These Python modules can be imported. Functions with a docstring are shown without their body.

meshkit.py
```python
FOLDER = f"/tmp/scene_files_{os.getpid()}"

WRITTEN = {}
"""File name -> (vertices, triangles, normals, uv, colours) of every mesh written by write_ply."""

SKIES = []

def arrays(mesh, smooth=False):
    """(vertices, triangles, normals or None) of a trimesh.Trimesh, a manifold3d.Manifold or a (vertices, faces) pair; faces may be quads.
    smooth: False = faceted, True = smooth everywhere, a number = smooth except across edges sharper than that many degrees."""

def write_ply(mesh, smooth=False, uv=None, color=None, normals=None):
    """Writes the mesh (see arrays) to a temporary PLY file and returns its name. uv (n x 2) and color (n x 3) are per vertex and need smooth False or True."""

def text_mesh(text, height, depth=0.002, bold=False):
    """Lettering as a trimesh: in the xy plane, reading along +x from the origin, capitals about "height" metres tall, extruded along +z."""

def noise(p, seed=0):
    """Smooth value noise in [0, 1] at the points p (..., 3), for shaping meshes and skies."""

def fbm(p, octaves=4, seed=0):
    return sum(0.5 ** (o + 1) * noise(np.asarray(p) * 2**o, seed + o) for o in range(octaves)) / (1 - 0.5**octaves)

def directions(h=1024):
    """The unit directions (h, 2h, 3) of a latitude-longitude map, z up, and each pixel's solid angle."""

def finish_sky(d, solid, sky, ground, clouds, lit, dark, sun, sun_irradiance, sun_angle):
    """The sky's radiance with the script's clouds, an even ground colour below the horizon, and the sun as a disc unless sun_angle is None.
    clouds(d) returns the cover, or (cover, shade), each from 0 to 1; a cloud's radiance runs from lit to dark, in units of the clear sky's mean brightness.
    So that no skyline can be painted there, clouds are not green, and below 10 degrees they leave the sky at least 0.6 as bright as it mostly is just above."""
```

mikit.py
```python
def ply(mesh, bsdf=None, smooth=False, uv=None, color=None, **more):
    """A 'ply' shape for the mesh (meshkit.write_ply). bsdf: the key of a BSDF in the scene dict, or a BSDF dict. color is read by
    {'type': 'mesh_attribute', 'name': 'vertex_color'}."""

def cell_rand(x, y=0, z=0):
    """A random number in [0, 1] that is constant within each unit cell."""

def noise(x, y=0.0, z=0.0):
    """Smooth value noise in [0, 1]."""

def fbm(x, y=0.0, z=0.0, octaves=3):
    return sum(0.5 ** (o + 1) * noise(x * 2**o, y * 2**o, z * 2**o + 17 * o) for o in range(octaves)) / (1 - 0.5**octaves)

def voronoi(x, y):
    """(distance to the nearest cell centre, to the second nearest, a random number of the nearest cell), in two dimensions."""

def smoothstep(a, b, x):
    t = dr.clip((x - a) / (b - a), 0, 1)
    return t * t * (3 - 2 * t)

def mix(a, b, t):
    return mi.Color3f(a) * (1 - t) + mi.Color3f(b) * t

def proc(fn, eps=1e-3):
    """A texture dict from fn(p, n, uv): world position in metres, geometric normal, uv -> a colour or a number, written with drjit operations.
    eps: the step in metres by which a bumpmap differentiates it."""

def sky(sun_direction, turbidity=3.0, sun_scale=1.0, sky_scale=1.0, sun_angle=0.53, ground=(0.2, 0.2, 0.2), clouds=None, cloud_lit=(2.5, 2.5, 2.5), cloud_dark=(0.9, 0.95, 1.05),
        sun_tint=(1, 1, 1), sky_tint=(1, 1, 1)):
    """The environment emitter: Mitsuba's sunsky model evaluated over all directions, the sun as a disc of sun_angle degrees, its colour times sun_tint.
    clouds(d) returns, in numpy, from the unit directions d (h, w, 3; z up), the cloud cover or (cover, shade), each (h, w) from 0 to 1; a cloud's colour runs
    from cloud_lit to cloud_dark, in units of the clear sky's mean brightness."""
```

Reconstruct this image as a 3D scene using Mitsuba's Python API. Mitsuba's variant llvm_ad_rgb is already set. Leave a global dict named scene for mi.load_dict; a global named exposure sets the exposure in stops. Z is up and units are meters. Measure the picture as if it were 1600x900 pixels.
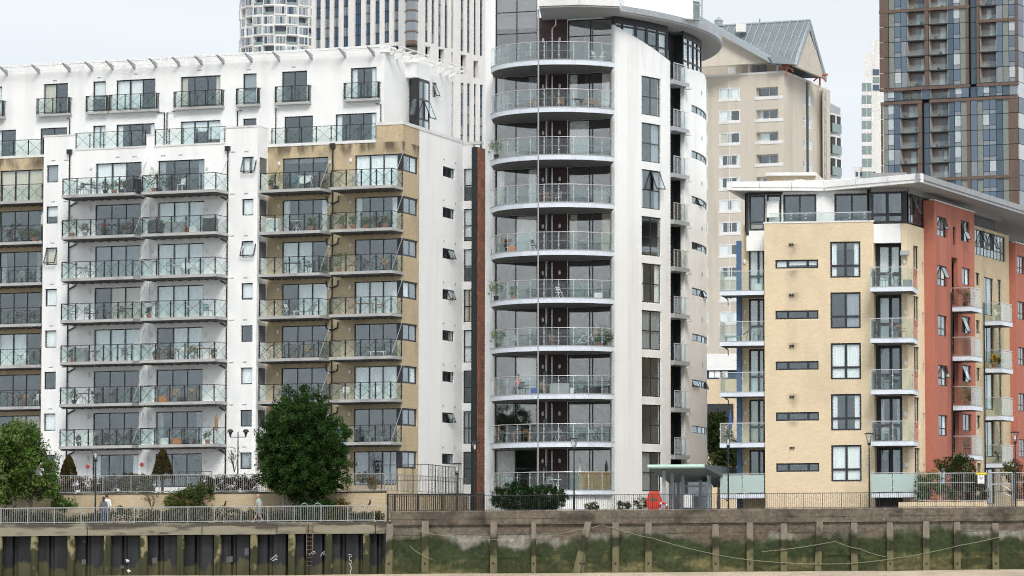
import math, random
import numpy as np, trimesh, mitsuba as mi, mikit, meshkit
import drjit as dr
from shapely.geometry import Polygon, box as sbox
from shapely.ops import unary_union
import shapely
import manifold3d as m3
T = mi.ScalarTransform4f
scene, labels = {'type': 'scene'}, {}
# ------------------------------------------------------------------ camera, light, exposure
# A level-ish telephoto view across the river (a cropped, slightly rolled picture: hence the lens shift)
F, CX, CY, ROLL, HOR = 5200.0, 1450.0, 450.0, 0.0075, 836.0
CAM = np.array([0.0, 0.0, 2.6])
TP = (HOR - ROLL * (CX - 800) - CY) / F
FWD = np.array([0, 1, TP]) / math.hypot(1, TP)
U0 = np.array([0, -TP, 1]) / math.hypot(1, TP)
UP = U0 * math.cos(ROLL) + np.array([1.0, 0, 0]) * math.sin(ROLL)
RIGHT = np.cross(FWD, UP)
scene['camera'] = {'type': 'perspective', 'fov': 2 * math.degrees(math.atan(800 / F)), 'fov_axis': 'x',
                   'principal_point_offset_x': -(CX - 800) / 1600, 'principal_point_offset_y': (CY - 450) / 900,
                   'to_world': T().look_at(origin=CAM.tolist(), target=(CAM + FWD * 100).tolist(), up=UP.tolist()),
                   'near_clip': 1.0, 'far_clip': 8000.0}
def sky_clouds(d):
    p = d * np.array([1, 1, 2.2]) / (np.abs(d[..., 2:3]) + 0.25)
    n = meshkit.fbm(p * 1.5 + 3.1, 5, 4)
    m = meshkit.fbm(p * 0.7 + 8.7, 4, 9)
    cover = np.clip(0.80 + 0.55 * (m - 0.42), 0, 1)
    shade = np.clip(0.25 + 2.2 * (n - 0.5), 0, 0.9)
    return cover, shade
scene['sky'] = mikit.sky((0.22, -0.80, 0.82), turbidity=3, sun_scale=0.76, sky_scale=1.0, sun_angle=22, clouds=sky_clouds,
                         cloud_lit=(3.80, 3.95, 4.02), cloud_dark=(2.9, 3.05, 3.16), sun_tint=(0.84, 0.97, 1.22))
exposure = 1.62

# ------------------------------------------------------------------ helpers
def ray(px, py):
    d = FWD * F + RIGHT * (px - CX) + UP * (CY - py)
    return d / d[1]
def at(px, py, Y):                      # the point seen at a pixel of the photograph, Y metres away
    return CAM + ray(px, py) * Y
def pxm(Y): return F / Y

class Plane:
    """A facade: u along it (to the right), v into the building, z up."""
    def __init__(s, o, t):
        s.t = t; s.o = np.array([o[0], o[1], 0.0])
        d = np.array([1, t, 0]) / math.hypot(1, t)
        s.d, s.v = d, np.array([-d[1], d[0], 0.0])
        s.M = np.eye(4); s.M[:3, 0], s.M[:3, 1], s.M[:3, 2], s.M[:3, 3] = d, s.v, [0, 0, 1], s.o
        s.holes = []
    @staticmethod
    def px(px, Y, t, py=600): return Plane(at(px, py, Y), t)
    def off(s, m):                      # the parallel plane m metres nearer to the viewer
        return Plane(s.o - s.v * m, s.t)
    def uv(s, px, py):
        r = ray(px, py); k = np.dot(s.o - CAM, s.v) / np.dot(r, s.v)
        p = CAM + r * k
        return float(np.dot(p - s.o, s.d)), float(p[2])
    def u(s, px, py=600): return s.uv(px, py)[0]
    def z(s, px, py): return s.uv(px, py)[1]
    def at(s, u, v, z): return s.o + s.d * u + s.v * v + np.array([0, 0, z])

def TM(M): return T(np.asarray(M, float).tolist()) if False else T(mi.ScalarMatrix4f(np.asarray(M, float)))
def trans(x, y, z):
    m = np.eye(4); m[:3, 3] = (x, y, z); return m
def rotz(a):
    m = np.eye(4); c, s = math.cos(a), math.sin(a); m[:2, :2] = [[c, -s], [s, c]]; return m

BOXF = np.array([[0, 1, 3], [0, 3, 2], [4, 6, 7], [4, 7, 5], [0, 4, 5], [0, 5, 1], [2, 3, 7], [2, 7, 6], [0, 2, 6], [0, 6, 4], [1, 5, 7], [1, 7, 3]])
class MB:
    def __init__(s): s.V, s.F, s.n = [], [], 0
    def raw(s, v, f):
        v = np.asarray(v, float).reshape(-1, 3); f = np.asarray(f, int).reshape(-1, 3)
        s.V.append(v); s.F.append(f + s.n); s.n += len(v); return s
    def box(s, u0, u1, v0, v1, z0, z1):
        return s.raw([[x, y, z] for x in (u0, u1) for y in (v0, v1) for z in (z0, z1)], BOXF)
    def quad(s, a, b, c, d): return s.raw([a, b, c, d], [[0, 1, 2], [0, 2, 3]])
    def tri(s, a, b, c): return s.raw([a, b, c], [[0, 1, 2]])
    def poly(s, pts, y0, y1):           # polygon of (u, z), extruded along v
        g = pts if hasattr(pts, 'geom_type') else Polygon(pts)
        for q in getattr(g, 'geoms', [g]):
            if q.is_empty or q.geom_type != 'Polygon' or q.area < 1e-4: continue
            m = trimesh.creation.extrude_polygon(q, y1 - y0, engine='earcut')
            v = np.array(m.vertices)
            s.raw(np.stack([v[:, 0], y0 + v[:, 2], v[:, 1]], 1), np.array(m.faces)[:, ::-1])
        return s
    def plan(s, pts, z0, z1):           # polygon of (x, y), extruded upwards
        g = pts if hasattr(pts, 'geom_type') else Polygon(pts)
        for q in getattr(g, 'geoms', [g]):
            m = trimesh.creation.extrude_polygon(q, z1 - z0, engine='earcut')
            s.raw(np.array(m.vertices) + [0, 0, z0], m.faces)
        return s
    def tube(s, pts, r, n=6):
        pts = np.asarray(pts, float); r = np.broadcast_to(r, (len(pts),))
        t = np.gradient(pts, axis=0); t /= np.linalg.norm(t, axis=1, keepdims=True) + 1e-12
        ref = np.where(np.abs(t[:, 2:]) < 0.9, [0, 0, 1.0], [1.0, 0, 0])
        a = np.cross(t, ref); a /= np.linalg.norm(a, axis=1, keepdims=True) + 1e-12
        b = np.cross(t, a); an = np.arange(n) * 2 * np.pi / n
        v = pts[:, None] + r[:, None, None] * (np.cos(an)[None, :, None] * a[:, None] + np.sin(an)[None, :, None] * b[:, None])
        f = []
        for i in range(len(pts) - 1):
            for j in range(n):
                k = (j + 1) % n
                f += [[i * n + j, i * n + k, (i + 1) * n + k], [i * n + j, (i + 1) * n + k, (i + 1) * n + j]]
        e = (len(pts) - 1) * n
        for j in range(1, n - 1): f += [[0, j + 1, j], [e, e + j, e + j + 1]]
        return s.raw(v.reshape(-1, 3), f)
    def lathe(s, prof, n=16, c=(0, 0, 0)):
        prof = np.asarray(prof, float); an = np.arange(n) * 2 * np.pi / n
        v = np.stack([prof[:, :1] * np.cos(an), prof[:, :1] * np.sin(an), np.repeat(prof[:, 1:2], n, 1)], -1).reshape(-1, 3) + c
        f = []
        for i in range(len(prof) - 1):
            for j in range(n):
                k = (j + 1) % n
                f += [[i * n + j, i * n + k, (i + 1) * n + k], [i * n + j, (i + 1) * n + k, (i + 1) * n + j]]
        return s.raw(v, f)
    def add(s, m): return s.raw(m.vertices, m.faces)
    def mesh(s): return trimesh.Trimesh(np.vstack(s.V), np.vstack(s.F), process=False)

COUNT = {}
def key(base):
    n = COUNT.get(base, -1) + 1; COUNT[base] = n
    return base if n == 0 else f'{base}_{n:03d}'
def shape(mb, mat, smooth=False, **k):
    return mikit.ply(mb.mesh() if isinstance(mb, MB) else mb, mat, smooth, **k)
def put(base, mb, mat, M=None, smooth=False, **k):
    d = mb if isinstance(mb, dict) else shape(mb, mat, smooth, **k)
    kk = key(base); d = dict(d)
    if M is not None: d['to_world'] = TM(M)
    scene[kk] = d
    return kk
def tag(k, label, cat=None, group=None, kind=None):
    e = labels.setdefault(k, {}); e['label'] = label
    if cat: e['category'] = cat
    if group: e['group'] = group
    if kind: e['kind'] = kind
    return k
def stuff(k): labels.setdefault(k, {})['kind'] = 'stuff'; return k
def structure(k): labels.setdefault(k, {})['kind'] = 'structure'; return k
def thing(base, label, cat, group=None): return tag(key(base), label, cat, group)
ORD = 'topmost second third fourth fifth sixth seventh eighth ninth tenth eleventh'.split()

# ------------------------------------------------------------------ materials
def mat(name, base, rough=0.6, two=True, **k):
    b = base if isinstance(base, dict) else {'type': 'rgb', 'value': list(base)}
    d = {'type': 'principled', 'base_color': b, 'roughness': rough, **k}
    scene[name] = {'type': 'twosided', 'bsdf': d} if two else d
    return name
def hor(p, n): return p.y * n.x - p.x * n.y
def render_fn(c, amt, warm=0.0):
    def fn(p, n, uv):
        u = hor(p, n)
        st = mikit.fbm(u * 1.3, p.z * 0.10, 3.0, 4)                    # vertical weather streaks
        bl = mikit.fbm(p.x * 0.35, p.y * 0.35, p.z * 0.35, 3)
        fine = mikit.noise(u * 9, p.z * 9, 5.0)
        k = 1 - amt * (0.9 * mikit.smoothstep(0.45, 0.85, st) + 0.5 * (bl - 0.4) + 0.12 * fine)
        return mi.Color3f(c[0], c[1], c[2]) * k
    return fn
def brick_fn(c1, c2, mortar, bw=0.225, bh=0.075, stain=0.25, top=None, marks=()):
    def fn(p, n, uv):
        u = hor(p, n) / bw; r = p.z / bh; row = dr.floor(r)
        u = u + 0.5 * (row - 2 * dr.floor(row / 2)); col = dr.floor(u)
        fu, fz = u - col, r - row
        k = mikit.cell_rand(col, row, 3.0)
        c = mikit.mix(c1, c2, k) * (0.95 + 0.10 * mikit.cell_rand(row, col, 9.0))
        m = dr.select((fu < 0.05) | (fz < 0.15), 1.0, 0.0)
        c = mikit.mix(c, mortar, m)
        s = mikit.fbm(hor(p, n) * 0.8, p.z * 0.25, 1.0, 4)
        k = 1 - stain * mikit.smoothstep(0.45, 0.85, s)
        if top:                      # black weathering below the coping, run-off marks
            k = k * (1 - .75 * mikit.smoothstep(top - 1.15, top - .1, p.z) * mikit.smoothstep(.38, .68, mikit.fbm(hor(p, n) * 1.6, p.z * .5, 6.0, 4)) * dr.select(p.z < top + .1, 1.0, 0.0))
        for x0, z0, h in marks:
            d = dr.abs(p.x - x0) / .30
            k = k * (1 - .38 * dr.exp(-d * d) * mikit.smoothstep(z0 - h, z0 - .1, p.z) * dr.select(p.z < z0, 1.0, 0.0) * (.5 + mikit.fbm(p.x * 5, p.z * 3, 2.0, 3)))
        return c * k
    return fn
YB1, YB2, YM = (0.53, 0.43, 0.28), (0.48, 0.375, 0.23), (0.52, 0.45, 0.34)
mat('white_render', mikit.proc(render_fn((0.84, 0.85, 0.85), 0.11)), 0.85)
mat('white_trim', mikit.proc(render_fn((0.74, 0.74, 0.73), 0.22)), 0.6)
mat('slab_paint', mikit.proc(render_fn((0.44, 0.44, 0.43), 0.30)), 0.55)
mat('slab_blue', mikit.proc(render_fn((0.66, 0.72, 0.79), 0.15)), 0.45)
mat('yellow_brick', mikit.proc(brick_fn(YB1, YB2, YM, top=float(at(500, 227, 225)[2]))), 0.9)
mat('pale_brick', mikit.proc(brick_fn((0.70, 0.575, 0.40), (0.67, 0.535, 0.355), (0.64, 0.56, 0.43), stain=0.10, marks=[(float(at(1239, y, 213)[0]), float(at(1239, y, 213)[2]), h) for y, h in ((381, 1.3), (422, .9), (457, .8), (535, .7), (615, 1.4), (658, .5))])), 0.9)
mat('red_render', mikit.proc(render_fn((0.40, 0.138, 0.094), 0.24)), 0.8)
mat('blue_panel', (0.055, 0.12, 0.24), 0.5)
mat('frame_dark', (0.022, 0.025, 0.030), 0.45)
mat('metal_black', (0.018, 0.018, 0.020), 0.42)
mat('metal_grey', (0.33, 0.35, 0.37), 0.4)
mat('galvanised', mikit.proc(render_fn((0.34, 0.36, 0.36), 0.25)), 0.45, metallic=0.2)
mat('steel', (0.62, 0.63, 0.64), 0.3, metallic=0.6)
mat('soffit', (0.30, 0.30, 0.30), 0.8)
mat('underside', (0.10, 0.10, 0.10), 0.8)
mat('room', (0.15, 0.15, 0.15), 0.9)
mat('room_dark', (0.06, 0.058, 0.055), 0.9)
mat('curtain_white', (0.88, 0.89, 0.88), 0.9)
mat('curtain_cream', (0.66, 0.60, 0.48), 0.9)
mat('curtain_grey', (0.34, 0.36, 0.39), 0.9)
mat('curtain_pink', (0.62, 0.36, 0.26), 0.9)
mat('blind', (0.86, 0.87, 0.86), 0.8)
mat('cladding_maroon', mikit.proc(lambda p, n, uv: mi.Color3f(0.050, 0.022, 0.022) * (0.75 + 0.5 * mikit.cell_rand(dr.floor(p.z / 0.2)))), 0.6)
mat('terracotta', mikit.proc(lambda p, n, uv: mi.Color3f(0.31, 0.125, 0.070) * (0.75 + 0.5 * mikit.cell_rand(dr.floor(p.z / 0.3), dr.floor(hor(p, n) / 0.6)))), 0.75)
mat('zinc', mikit.proc(render_fn((0.40, 0.42, 0.44), 0.25)), 0.45, metallic=0.3)
scene['window_glass'] = {'type': 'thindielectric', 'int_ior': 1.98, 'specular_reflectance': {'type': 'rgb', 'value': [0.84, 0.95, 1.0]}, 'specular_transmittance': {'type': 'rgb', 'value': [0.93, 0.97, 0.97]}}
scene['tower_glass'] = {'type': 'thindielectric', 'int_ior': 2.35, 'specular_reflectance': {'type': 'rgb', 'value': [0.97, 0.98, 0.97]}}
scene['balcony_glass'] = {'type': 'thindielectric', 'int_ior': 1.5, 'specular_transmittance': {'type': 'rgb', 'value': [0.78, 0.875, 0.86]}}
scene['frosted_glass'] = {'type': 'twosided', 'bsdf': {'type': 'principled', 'base_color': {'type': 'rgb', 'value': [0.40, 0.50, 0.48]}, 'roughness': 0.35}}

# ------------------------------------------------------------------ windows
rng = random.Random(11)
CURT = ['curtain_white'] * 5 + ['curtain_cream', 'curtain_grey']
PCACHE = {}
def cached(k, make):
    if k not in PCACHE: PCACHE[k] = make()
    return PCACHE[k]
def pane_shape(w, h, m='window_glass'):
    w, h = round(w, 2), round(h, 2)
    return cached(('pane', w, h, m), lambda: shape(MB().quad([0, 0, 0], [w, 0, 0], [w, 0, h], [0, 0, h]), m))
def curtain_shape(w, h, m, ph):
    w, h = round(w, 2), round(h, 2)
    def make():
        n = max(4, int(w / 0.045)); xs = np.linspace(0, w, n + 1)
        y = 0.035 * np.sin(xs * 38 + ph) + 0.02 * np.sin(xs * 17 + 2 * ph)
        v = np.concatenate([np.stack([xs, y, 0 * xs], 1), np.stack([xs, y * 0.7, 0 * xs + h], 1)])
        f = [q for i in range(n) for q in ([i, i + 1, n + 2 + i], [i, n + 2 + i, n + 1 + i])]
        return shape(trimesh.Trimesh(v, f, process=False), m, True)
    return cached(('curt', w, h, m, ph), make)
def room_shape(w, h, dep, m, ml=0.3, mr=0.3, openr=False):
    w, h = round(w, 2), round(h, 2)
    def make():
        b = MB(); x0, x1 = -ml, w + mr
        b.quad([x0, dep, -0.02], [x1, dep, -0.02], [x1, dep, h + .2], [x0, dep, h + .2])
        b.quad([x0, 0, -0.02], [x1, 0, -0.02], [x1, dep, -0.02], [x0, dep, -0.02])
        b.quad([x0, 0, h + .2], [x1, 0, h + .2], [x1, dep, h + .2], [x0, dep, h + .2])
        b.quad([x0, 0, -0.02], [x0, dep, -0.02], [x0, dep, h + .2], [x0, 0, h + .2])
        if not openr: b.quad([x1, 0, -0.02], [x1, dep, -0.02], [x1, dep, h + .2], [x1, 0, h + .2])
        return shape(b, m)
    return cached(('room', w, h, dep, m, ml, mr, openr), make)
def frame_shape(w, h, cols, rows, fw, mw, m, fd=0.07):
    kk = ('frame', round(w, 2), round(h, 2), tuple(cols), tuple(rows), fw, mw, m)
    def make():
        b = MB().box(0, fw, 0, fd, 0, h).box(w - fw, w, 0, fd, 0, h).box(fw, w - fw, 0, fd, 0, fw).box(fw, w - fw, 0, fd, h - fw, h)
        for c in cols: b.box(c * w - mw / 2, c * w + mw / 2, 0.004, fd - .004, fw, h - fw)
        cs = [fw] + [x for c in cols for x in (c * w - mw / 2, c * w + mw / 2)] + [w - fw]
        for r in rows:
            for i in range(0, len(cs), 2): b.box(cs[i], cs[i + 1], 0.008, fd - .008, r * h - mw / 2, r * h + mw / 2)
        return shape(b, m)
    return cached(kk, make)
def win(b, P, u0, u1, z0, z1, cols=(), rows=(), fill='auto', fw=0.07, mw=0.07, v=0.10, frame='frame_dark', dep=3.0, room='room', hole=True, openp=(), glass='window_glass', dark=0.35, ml=0.3, mr=0.3, openr=False):
    """A window in plane P: frame (the entry itself), panes, curtains or blinds, and the room behind."""
    w, h = u1 - u0, z1 - z0
    if hole: P.holes.append((u0, u1, z0, z1))
    M = P.M @ trans(u0, v, z0)
    k = put(b + '__window', frame_shape(w, h, cols, rows, fw, mw, frame), None, M)
    cs, rs = [0, *cols, 1], [0, *rows, 1]
    style = fill
    if fill == 'auto':
        style = rng.choices(['dark', 'sides', 'full', 'part', 'blind'], [dark, .22, .24, .2, .14])[0]
    cm = rng.choice(CURT); hidden = rng.randrange(len(cs) - 1)
    for i in range(len(cs) - 1):
        for j in range(len(rs) - 1):
            x0, x1 = cs[i] * w + 0.02, cs[i + 1] * w - 0.02
            y0, y1 = rs[j] * h + 0.02, rs[j + 1] * h - 0.02
            Mp = M @ trans(x0, 0.035, y0)
            if (i, j) in openp:          # top-hung casement pushed out, with its own sash
                a = math.radians(22); R = np.eye(4); R[1:3, 1:3] = [[math.cos(a), math.sin(a)], [-math.sin(a), math.cos(a)]]
                hh = y1 - y0
                Mo = M @ trans(x0, -0.03, y1) @ R @ trans(0, 0, -hh)
                put(k + '__sash', frame_shape(x1 - x0, hh, (), (), 0.06, .06, frame, .05), None, Mo)
                put(k + '__pane', pane_shape(x1 - x0, hh, glass), None, Mo @ trans(0, 0.02, 0))
            else:
                put(k + '__pane', pane_shape(x1 - x0, y1 - y0, glass), None, Mp)
        x0, x1 = cs[i] * w + 0.03, cs[i + 1] * w - 0.03
        ph = rng.randrange(3); Mc = M @ trans(x0, 0.15, 0.03)
        cw = x1 - x0
        if style == 'full' or (style == 'part' and i != hidden): put(k + '__curtain', curtain_shape(cw, h - .06, cm, ph), None, Mc)
        elif style == 'sides':
            if i == 0: put(k + '__curtain', curtain_shape(cw * .4, h - .06, cm, ph), None, Mc)
            if i == len(cs) - 2: put(k + '__curtain', curtain_shape(cw * .45, h - .06, cm, ph), None, Mc @ trans(cw * .55, 0, 0))
        elif style == 'blind':
            q = rng.choice([.3, .55, .85]); put(k + '__blind', cached(('bl', round(cw, 2), round(h * q, 2)), lambda: shape(MB().box(0, cw, 0, .015, 0, h * q), 'blind')), None, Mc @ trans(0, 0, h * (1 - q) - .06))
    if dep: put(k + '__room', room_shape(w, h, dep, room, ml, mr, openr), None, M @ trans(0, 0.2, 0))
    return k
def wall(b, P, poly, m, name='wall', thick=0.30, v0=0.0):
    """The part of a facade inside poly (u, z), with the window openings cut out, extruded to its thickness."""
    g = Polygon(poly).buffer(0)
    g = g.difference(unary_union([sbox(a, c, b2, d) for a, b2, c, d in P.holes])) if P.holes else g
    return put(b + '__' + name, MB().poly(g, v0, v0 + thick), m, P.M)
def pxpoly(P, pts): return [P.uv(x, y) for x, y in pts]
# ------------------------------------------------------------------ the left apartment building
LB = thing('apartment_building', 'long white rendered and yellow brick apartment building with black railed balconies', 'apartment building')
PW = Plane.px(150, 228.5, -0.30)
PY = PW.off(-1.7)
PU = PW.off(-2.6)
FLOOR = 2.87
zs0 = PW.off(1.75).z(97, 305)          # top of the topmost balcony slab
zf = [zs0 - FLOOR * i for i in range(8)]
WH = PW.z(150, 255.7) - zs0            # window head above the floor
zbase = 3.0

def railing_local(L, D, left_side, nb, h=1.13):
    """Parts of a balcony with a black railing: front L metres long, D metres deep, slab top at z = 0; wall at v = D, front at v = 0."""
    out = []
    sl = MB().box(0, L, 0.0, D, -0.19, -0.012)
    out.append(('', shape(sl, 'slab_paint')))
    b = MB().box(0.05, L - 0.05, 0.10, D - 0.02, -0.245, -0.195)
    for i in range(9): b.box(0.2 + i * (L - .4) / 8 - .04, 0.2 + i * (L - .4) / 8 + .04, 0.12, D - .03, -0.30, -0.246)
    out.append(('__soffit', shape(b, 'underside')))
    out.append(('__deck', shape(MB().box(0.03, L - 0.03, 0.03, D - 0.02, -0.010, 0.012), 'metal_grey')))
    r = 0.028
    rail = MB().box(0.04, L - 0.04, 0.035, 0.085, h - .03, h + .015)
    if left_side: rail.box(0.04, 0.09, 0.09, D, h - .032, h + .013)
    rail.box(L - 0.09, L - 0.04, 0.09, D, h - .032, h + .013)
    out.append(('__handrail', shape(rail, 'metal_black')))
    def post(x, y):
        b = MB().box(x - .045, x + .045, y - .012, y + .012, 0.013, h - .031)
        b.box(x - .09, x + .09, y - .02, y - .012, h * .80, h * .80 + .035).box(x - .09, x + .09, y - .02, y - .012, h * .20, h * .20 + .035)
        return shape(b, 'metal_black')
    xs = np.linspace(0.075, L - 0.075, nb + 1)
    for x in xs: out.append(('__post', post(x, 0.06)))
    out.append(('__post', post(L - .065, D - .1)))
    def panel(p, q):
        p, q = np.array(p), np.array(q)
        d = (q - p) / np.linalg.norm(q - p)
        a, b2 = p + d * .05, q - d * .05
        g = MB().quad([*a, .09], [*b2, .09], [*b2, h - .10], [*a, h - .10])
        out.append(('__glass_panel', shape(g, 'balcony_glass')))
        n = np.array([-d[1], d[0]]) * .02
        x = MB().tube([[*(a - n), .12], [*(b2 - n), h - .13]], 0.012, 4).tube([[*(a - n), h - .13], [*(b2 - n), .12]], 0.012, 4)
        out.append(('__cross_brace', shape(x, 'metal_black')))
    for a, c in zip(xs[:-1], xs[1:]): panel((a, .06), (c, .06))
    panel((L - .065, .09), (L - .065, D - .1))
    if left_side: panel((.065, .09), (.065, D - .1))
    return out

def stack(b, P, D, px0, px1, py, floors, left_side, nb, stay=True, zoff=0.0):
    """One balcony per floor; P is the wall plane. Returns the (u0, u1) of the stack."""
    PF = P.off(D); u0, u1 = PF.u(px0, py), PF.u(px1, py)
    parts = railing_local(u1 - u0, D, left_side, nb)
    st = MB().tube([[u1 - u0 - .06, .05, -.02], [u1 - u0 - .02, D - .01, 2.45]], .022, 5)
    sshape = shape(st, 'metal_grey')
    for i in floors:
        M = P.M @ trans(u0, -D, zf[i] + zoff)
        k = None
        for nm, d in parts:
            if k is None: k = put(b + '__balcony', d, None, M)
            else: put(k + nm, d, None, M)
        if stay: put(k + '__stay_rod', sshape, None, M)
    return u0, u1

S_a = stack(LB, PW, 1.75, 96, 209.5, 305, range(7), True, 5, True)
S_b = stack(LB, PW, 1.75, 220.5, 338, 300, range(7), True, 5, True)
S_c = stack(LB, PY, 1.75, 404.8, 500, 296, range(7), False, 4, True)
S_d = stack(LB, PY, 1.75, 515.3, 612.8, 293, range(7), True, 4, True)
S_0 = stack(LB, PY, 1.25, -40, 66.5, 315, range(7), False, 5, False)

# windows of the white bay
def cols3(): return (0.345, 0.66)
ua0, ua1 = PW.u(149.5, 256), PW.u(221.3, 256)
ub0, ub1 = PW.u(247, 250), PW.u(319.5, 250)
FILL_A = ['part', 'dark', 'full', 'part', 'full', 'dark', 'dark', 'sides']
FILL_B = ['sides', 'full', 'full', 'full', 'part', 'dark', 'sides', 'dark']
for i in range(8):
    h = WH if i < 7 else WH
    win(LB, PW, ua0, ua1, zf[i] + .02, zf[i] + h, cols3(), fill=FILL_A[i], room='room_dark' if i in (5, 7) else 'room')
    win(LB, PW, ub0, ub1, zf[i] + .02, zf[i] + h, cols3(), fill=FILL_B[i], room='room_dark' if i in (4, 6, 7) else 'room')
# small pier windows on the left, corner windows on the right
us0, us1 = PW.u(73, 258), PW.u(91, 258); zt, zb = PW.z(80, 258) - zf[0], PW.z(80, 285) - zf[0]
PILL = ['full', 'blind', 'full', 'full', 'full', 'dark', 'full', 'dark']
for i in range(8):
    win(LB, PW, us0, us1, zf[i] + zb, zf[i] + zt, fill=PILL[i], openp=[(0, 0)] if i == 2 else (), dep=1.6)
uc0, uc1 = PW.u(378.5, 245), PW.u(401.5, 245); zt2, zb2 = PW.z(385, 245.2) - zf[0], PW.z(385, 271) - zf[0]
ucorner = PW.u(402.5, 245)
PR = Plane(PW.at(ucorner, 0, 0), 4.6)   # the pier's right return
CF = ['sides', 'full', 'full', 'blind', 'dark', 'full', 'dark', 'full']
for i in range(8):
    z0, z1 = zf[i] + zb2, zf[i] + zt2
    win(LB, PW, uc0, ucorner - .05, z0, z1, fill=CF[i], openp=[(0, 0)] if i in (0, 2) else (), dep=0)
    win(LB, PR, 0.06, 1.62, z0, z1, (0.5,), fill='sides', dep=0)
    M = PW.M @ trans(uc0, .25, z0)
    put(LB + '__window__room', room_shape(ucorner - uc0 - .45, z1 - z0, 1.3, 'room'), None, M)
# yellow bays
uw0, uw1 = PY.u(441.5, 246), PY.u(512.5, 246)
ud0, ud1 = PY.u(554.5, 243), PY.u(621.5, 243)
u00, u01 = PY.u(0.5, 267), PY.u(66.5, 267)
FC = ['dark', 'sides', 'part', 'part', 'dark', 'dark', 'dark', 'dark']
FD = ['full', 'sides', 'dark', 'full', 'dark', 'full', 'dark', 'part']
F0 = ['full', 'dark', 'sides', 'dark', 'part', 'dark', 'part', 'dark']
for i in range(8):
    win(LB, PY, uw0, uw1, zf[i] + .02, zf[i] + WH, cols3(), fill=FC[i])
    win(LB, PY, ud0, ud1, zf[i] + .02, zf[i] + WH, cols3(), fill=FD[i], mr=0.0, openr=True, dep=3.2)
    win(LB, PY, u00, u01, zf[i] + .02, zf[i] + WH, cols3(), fill=F0[i])
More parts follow.
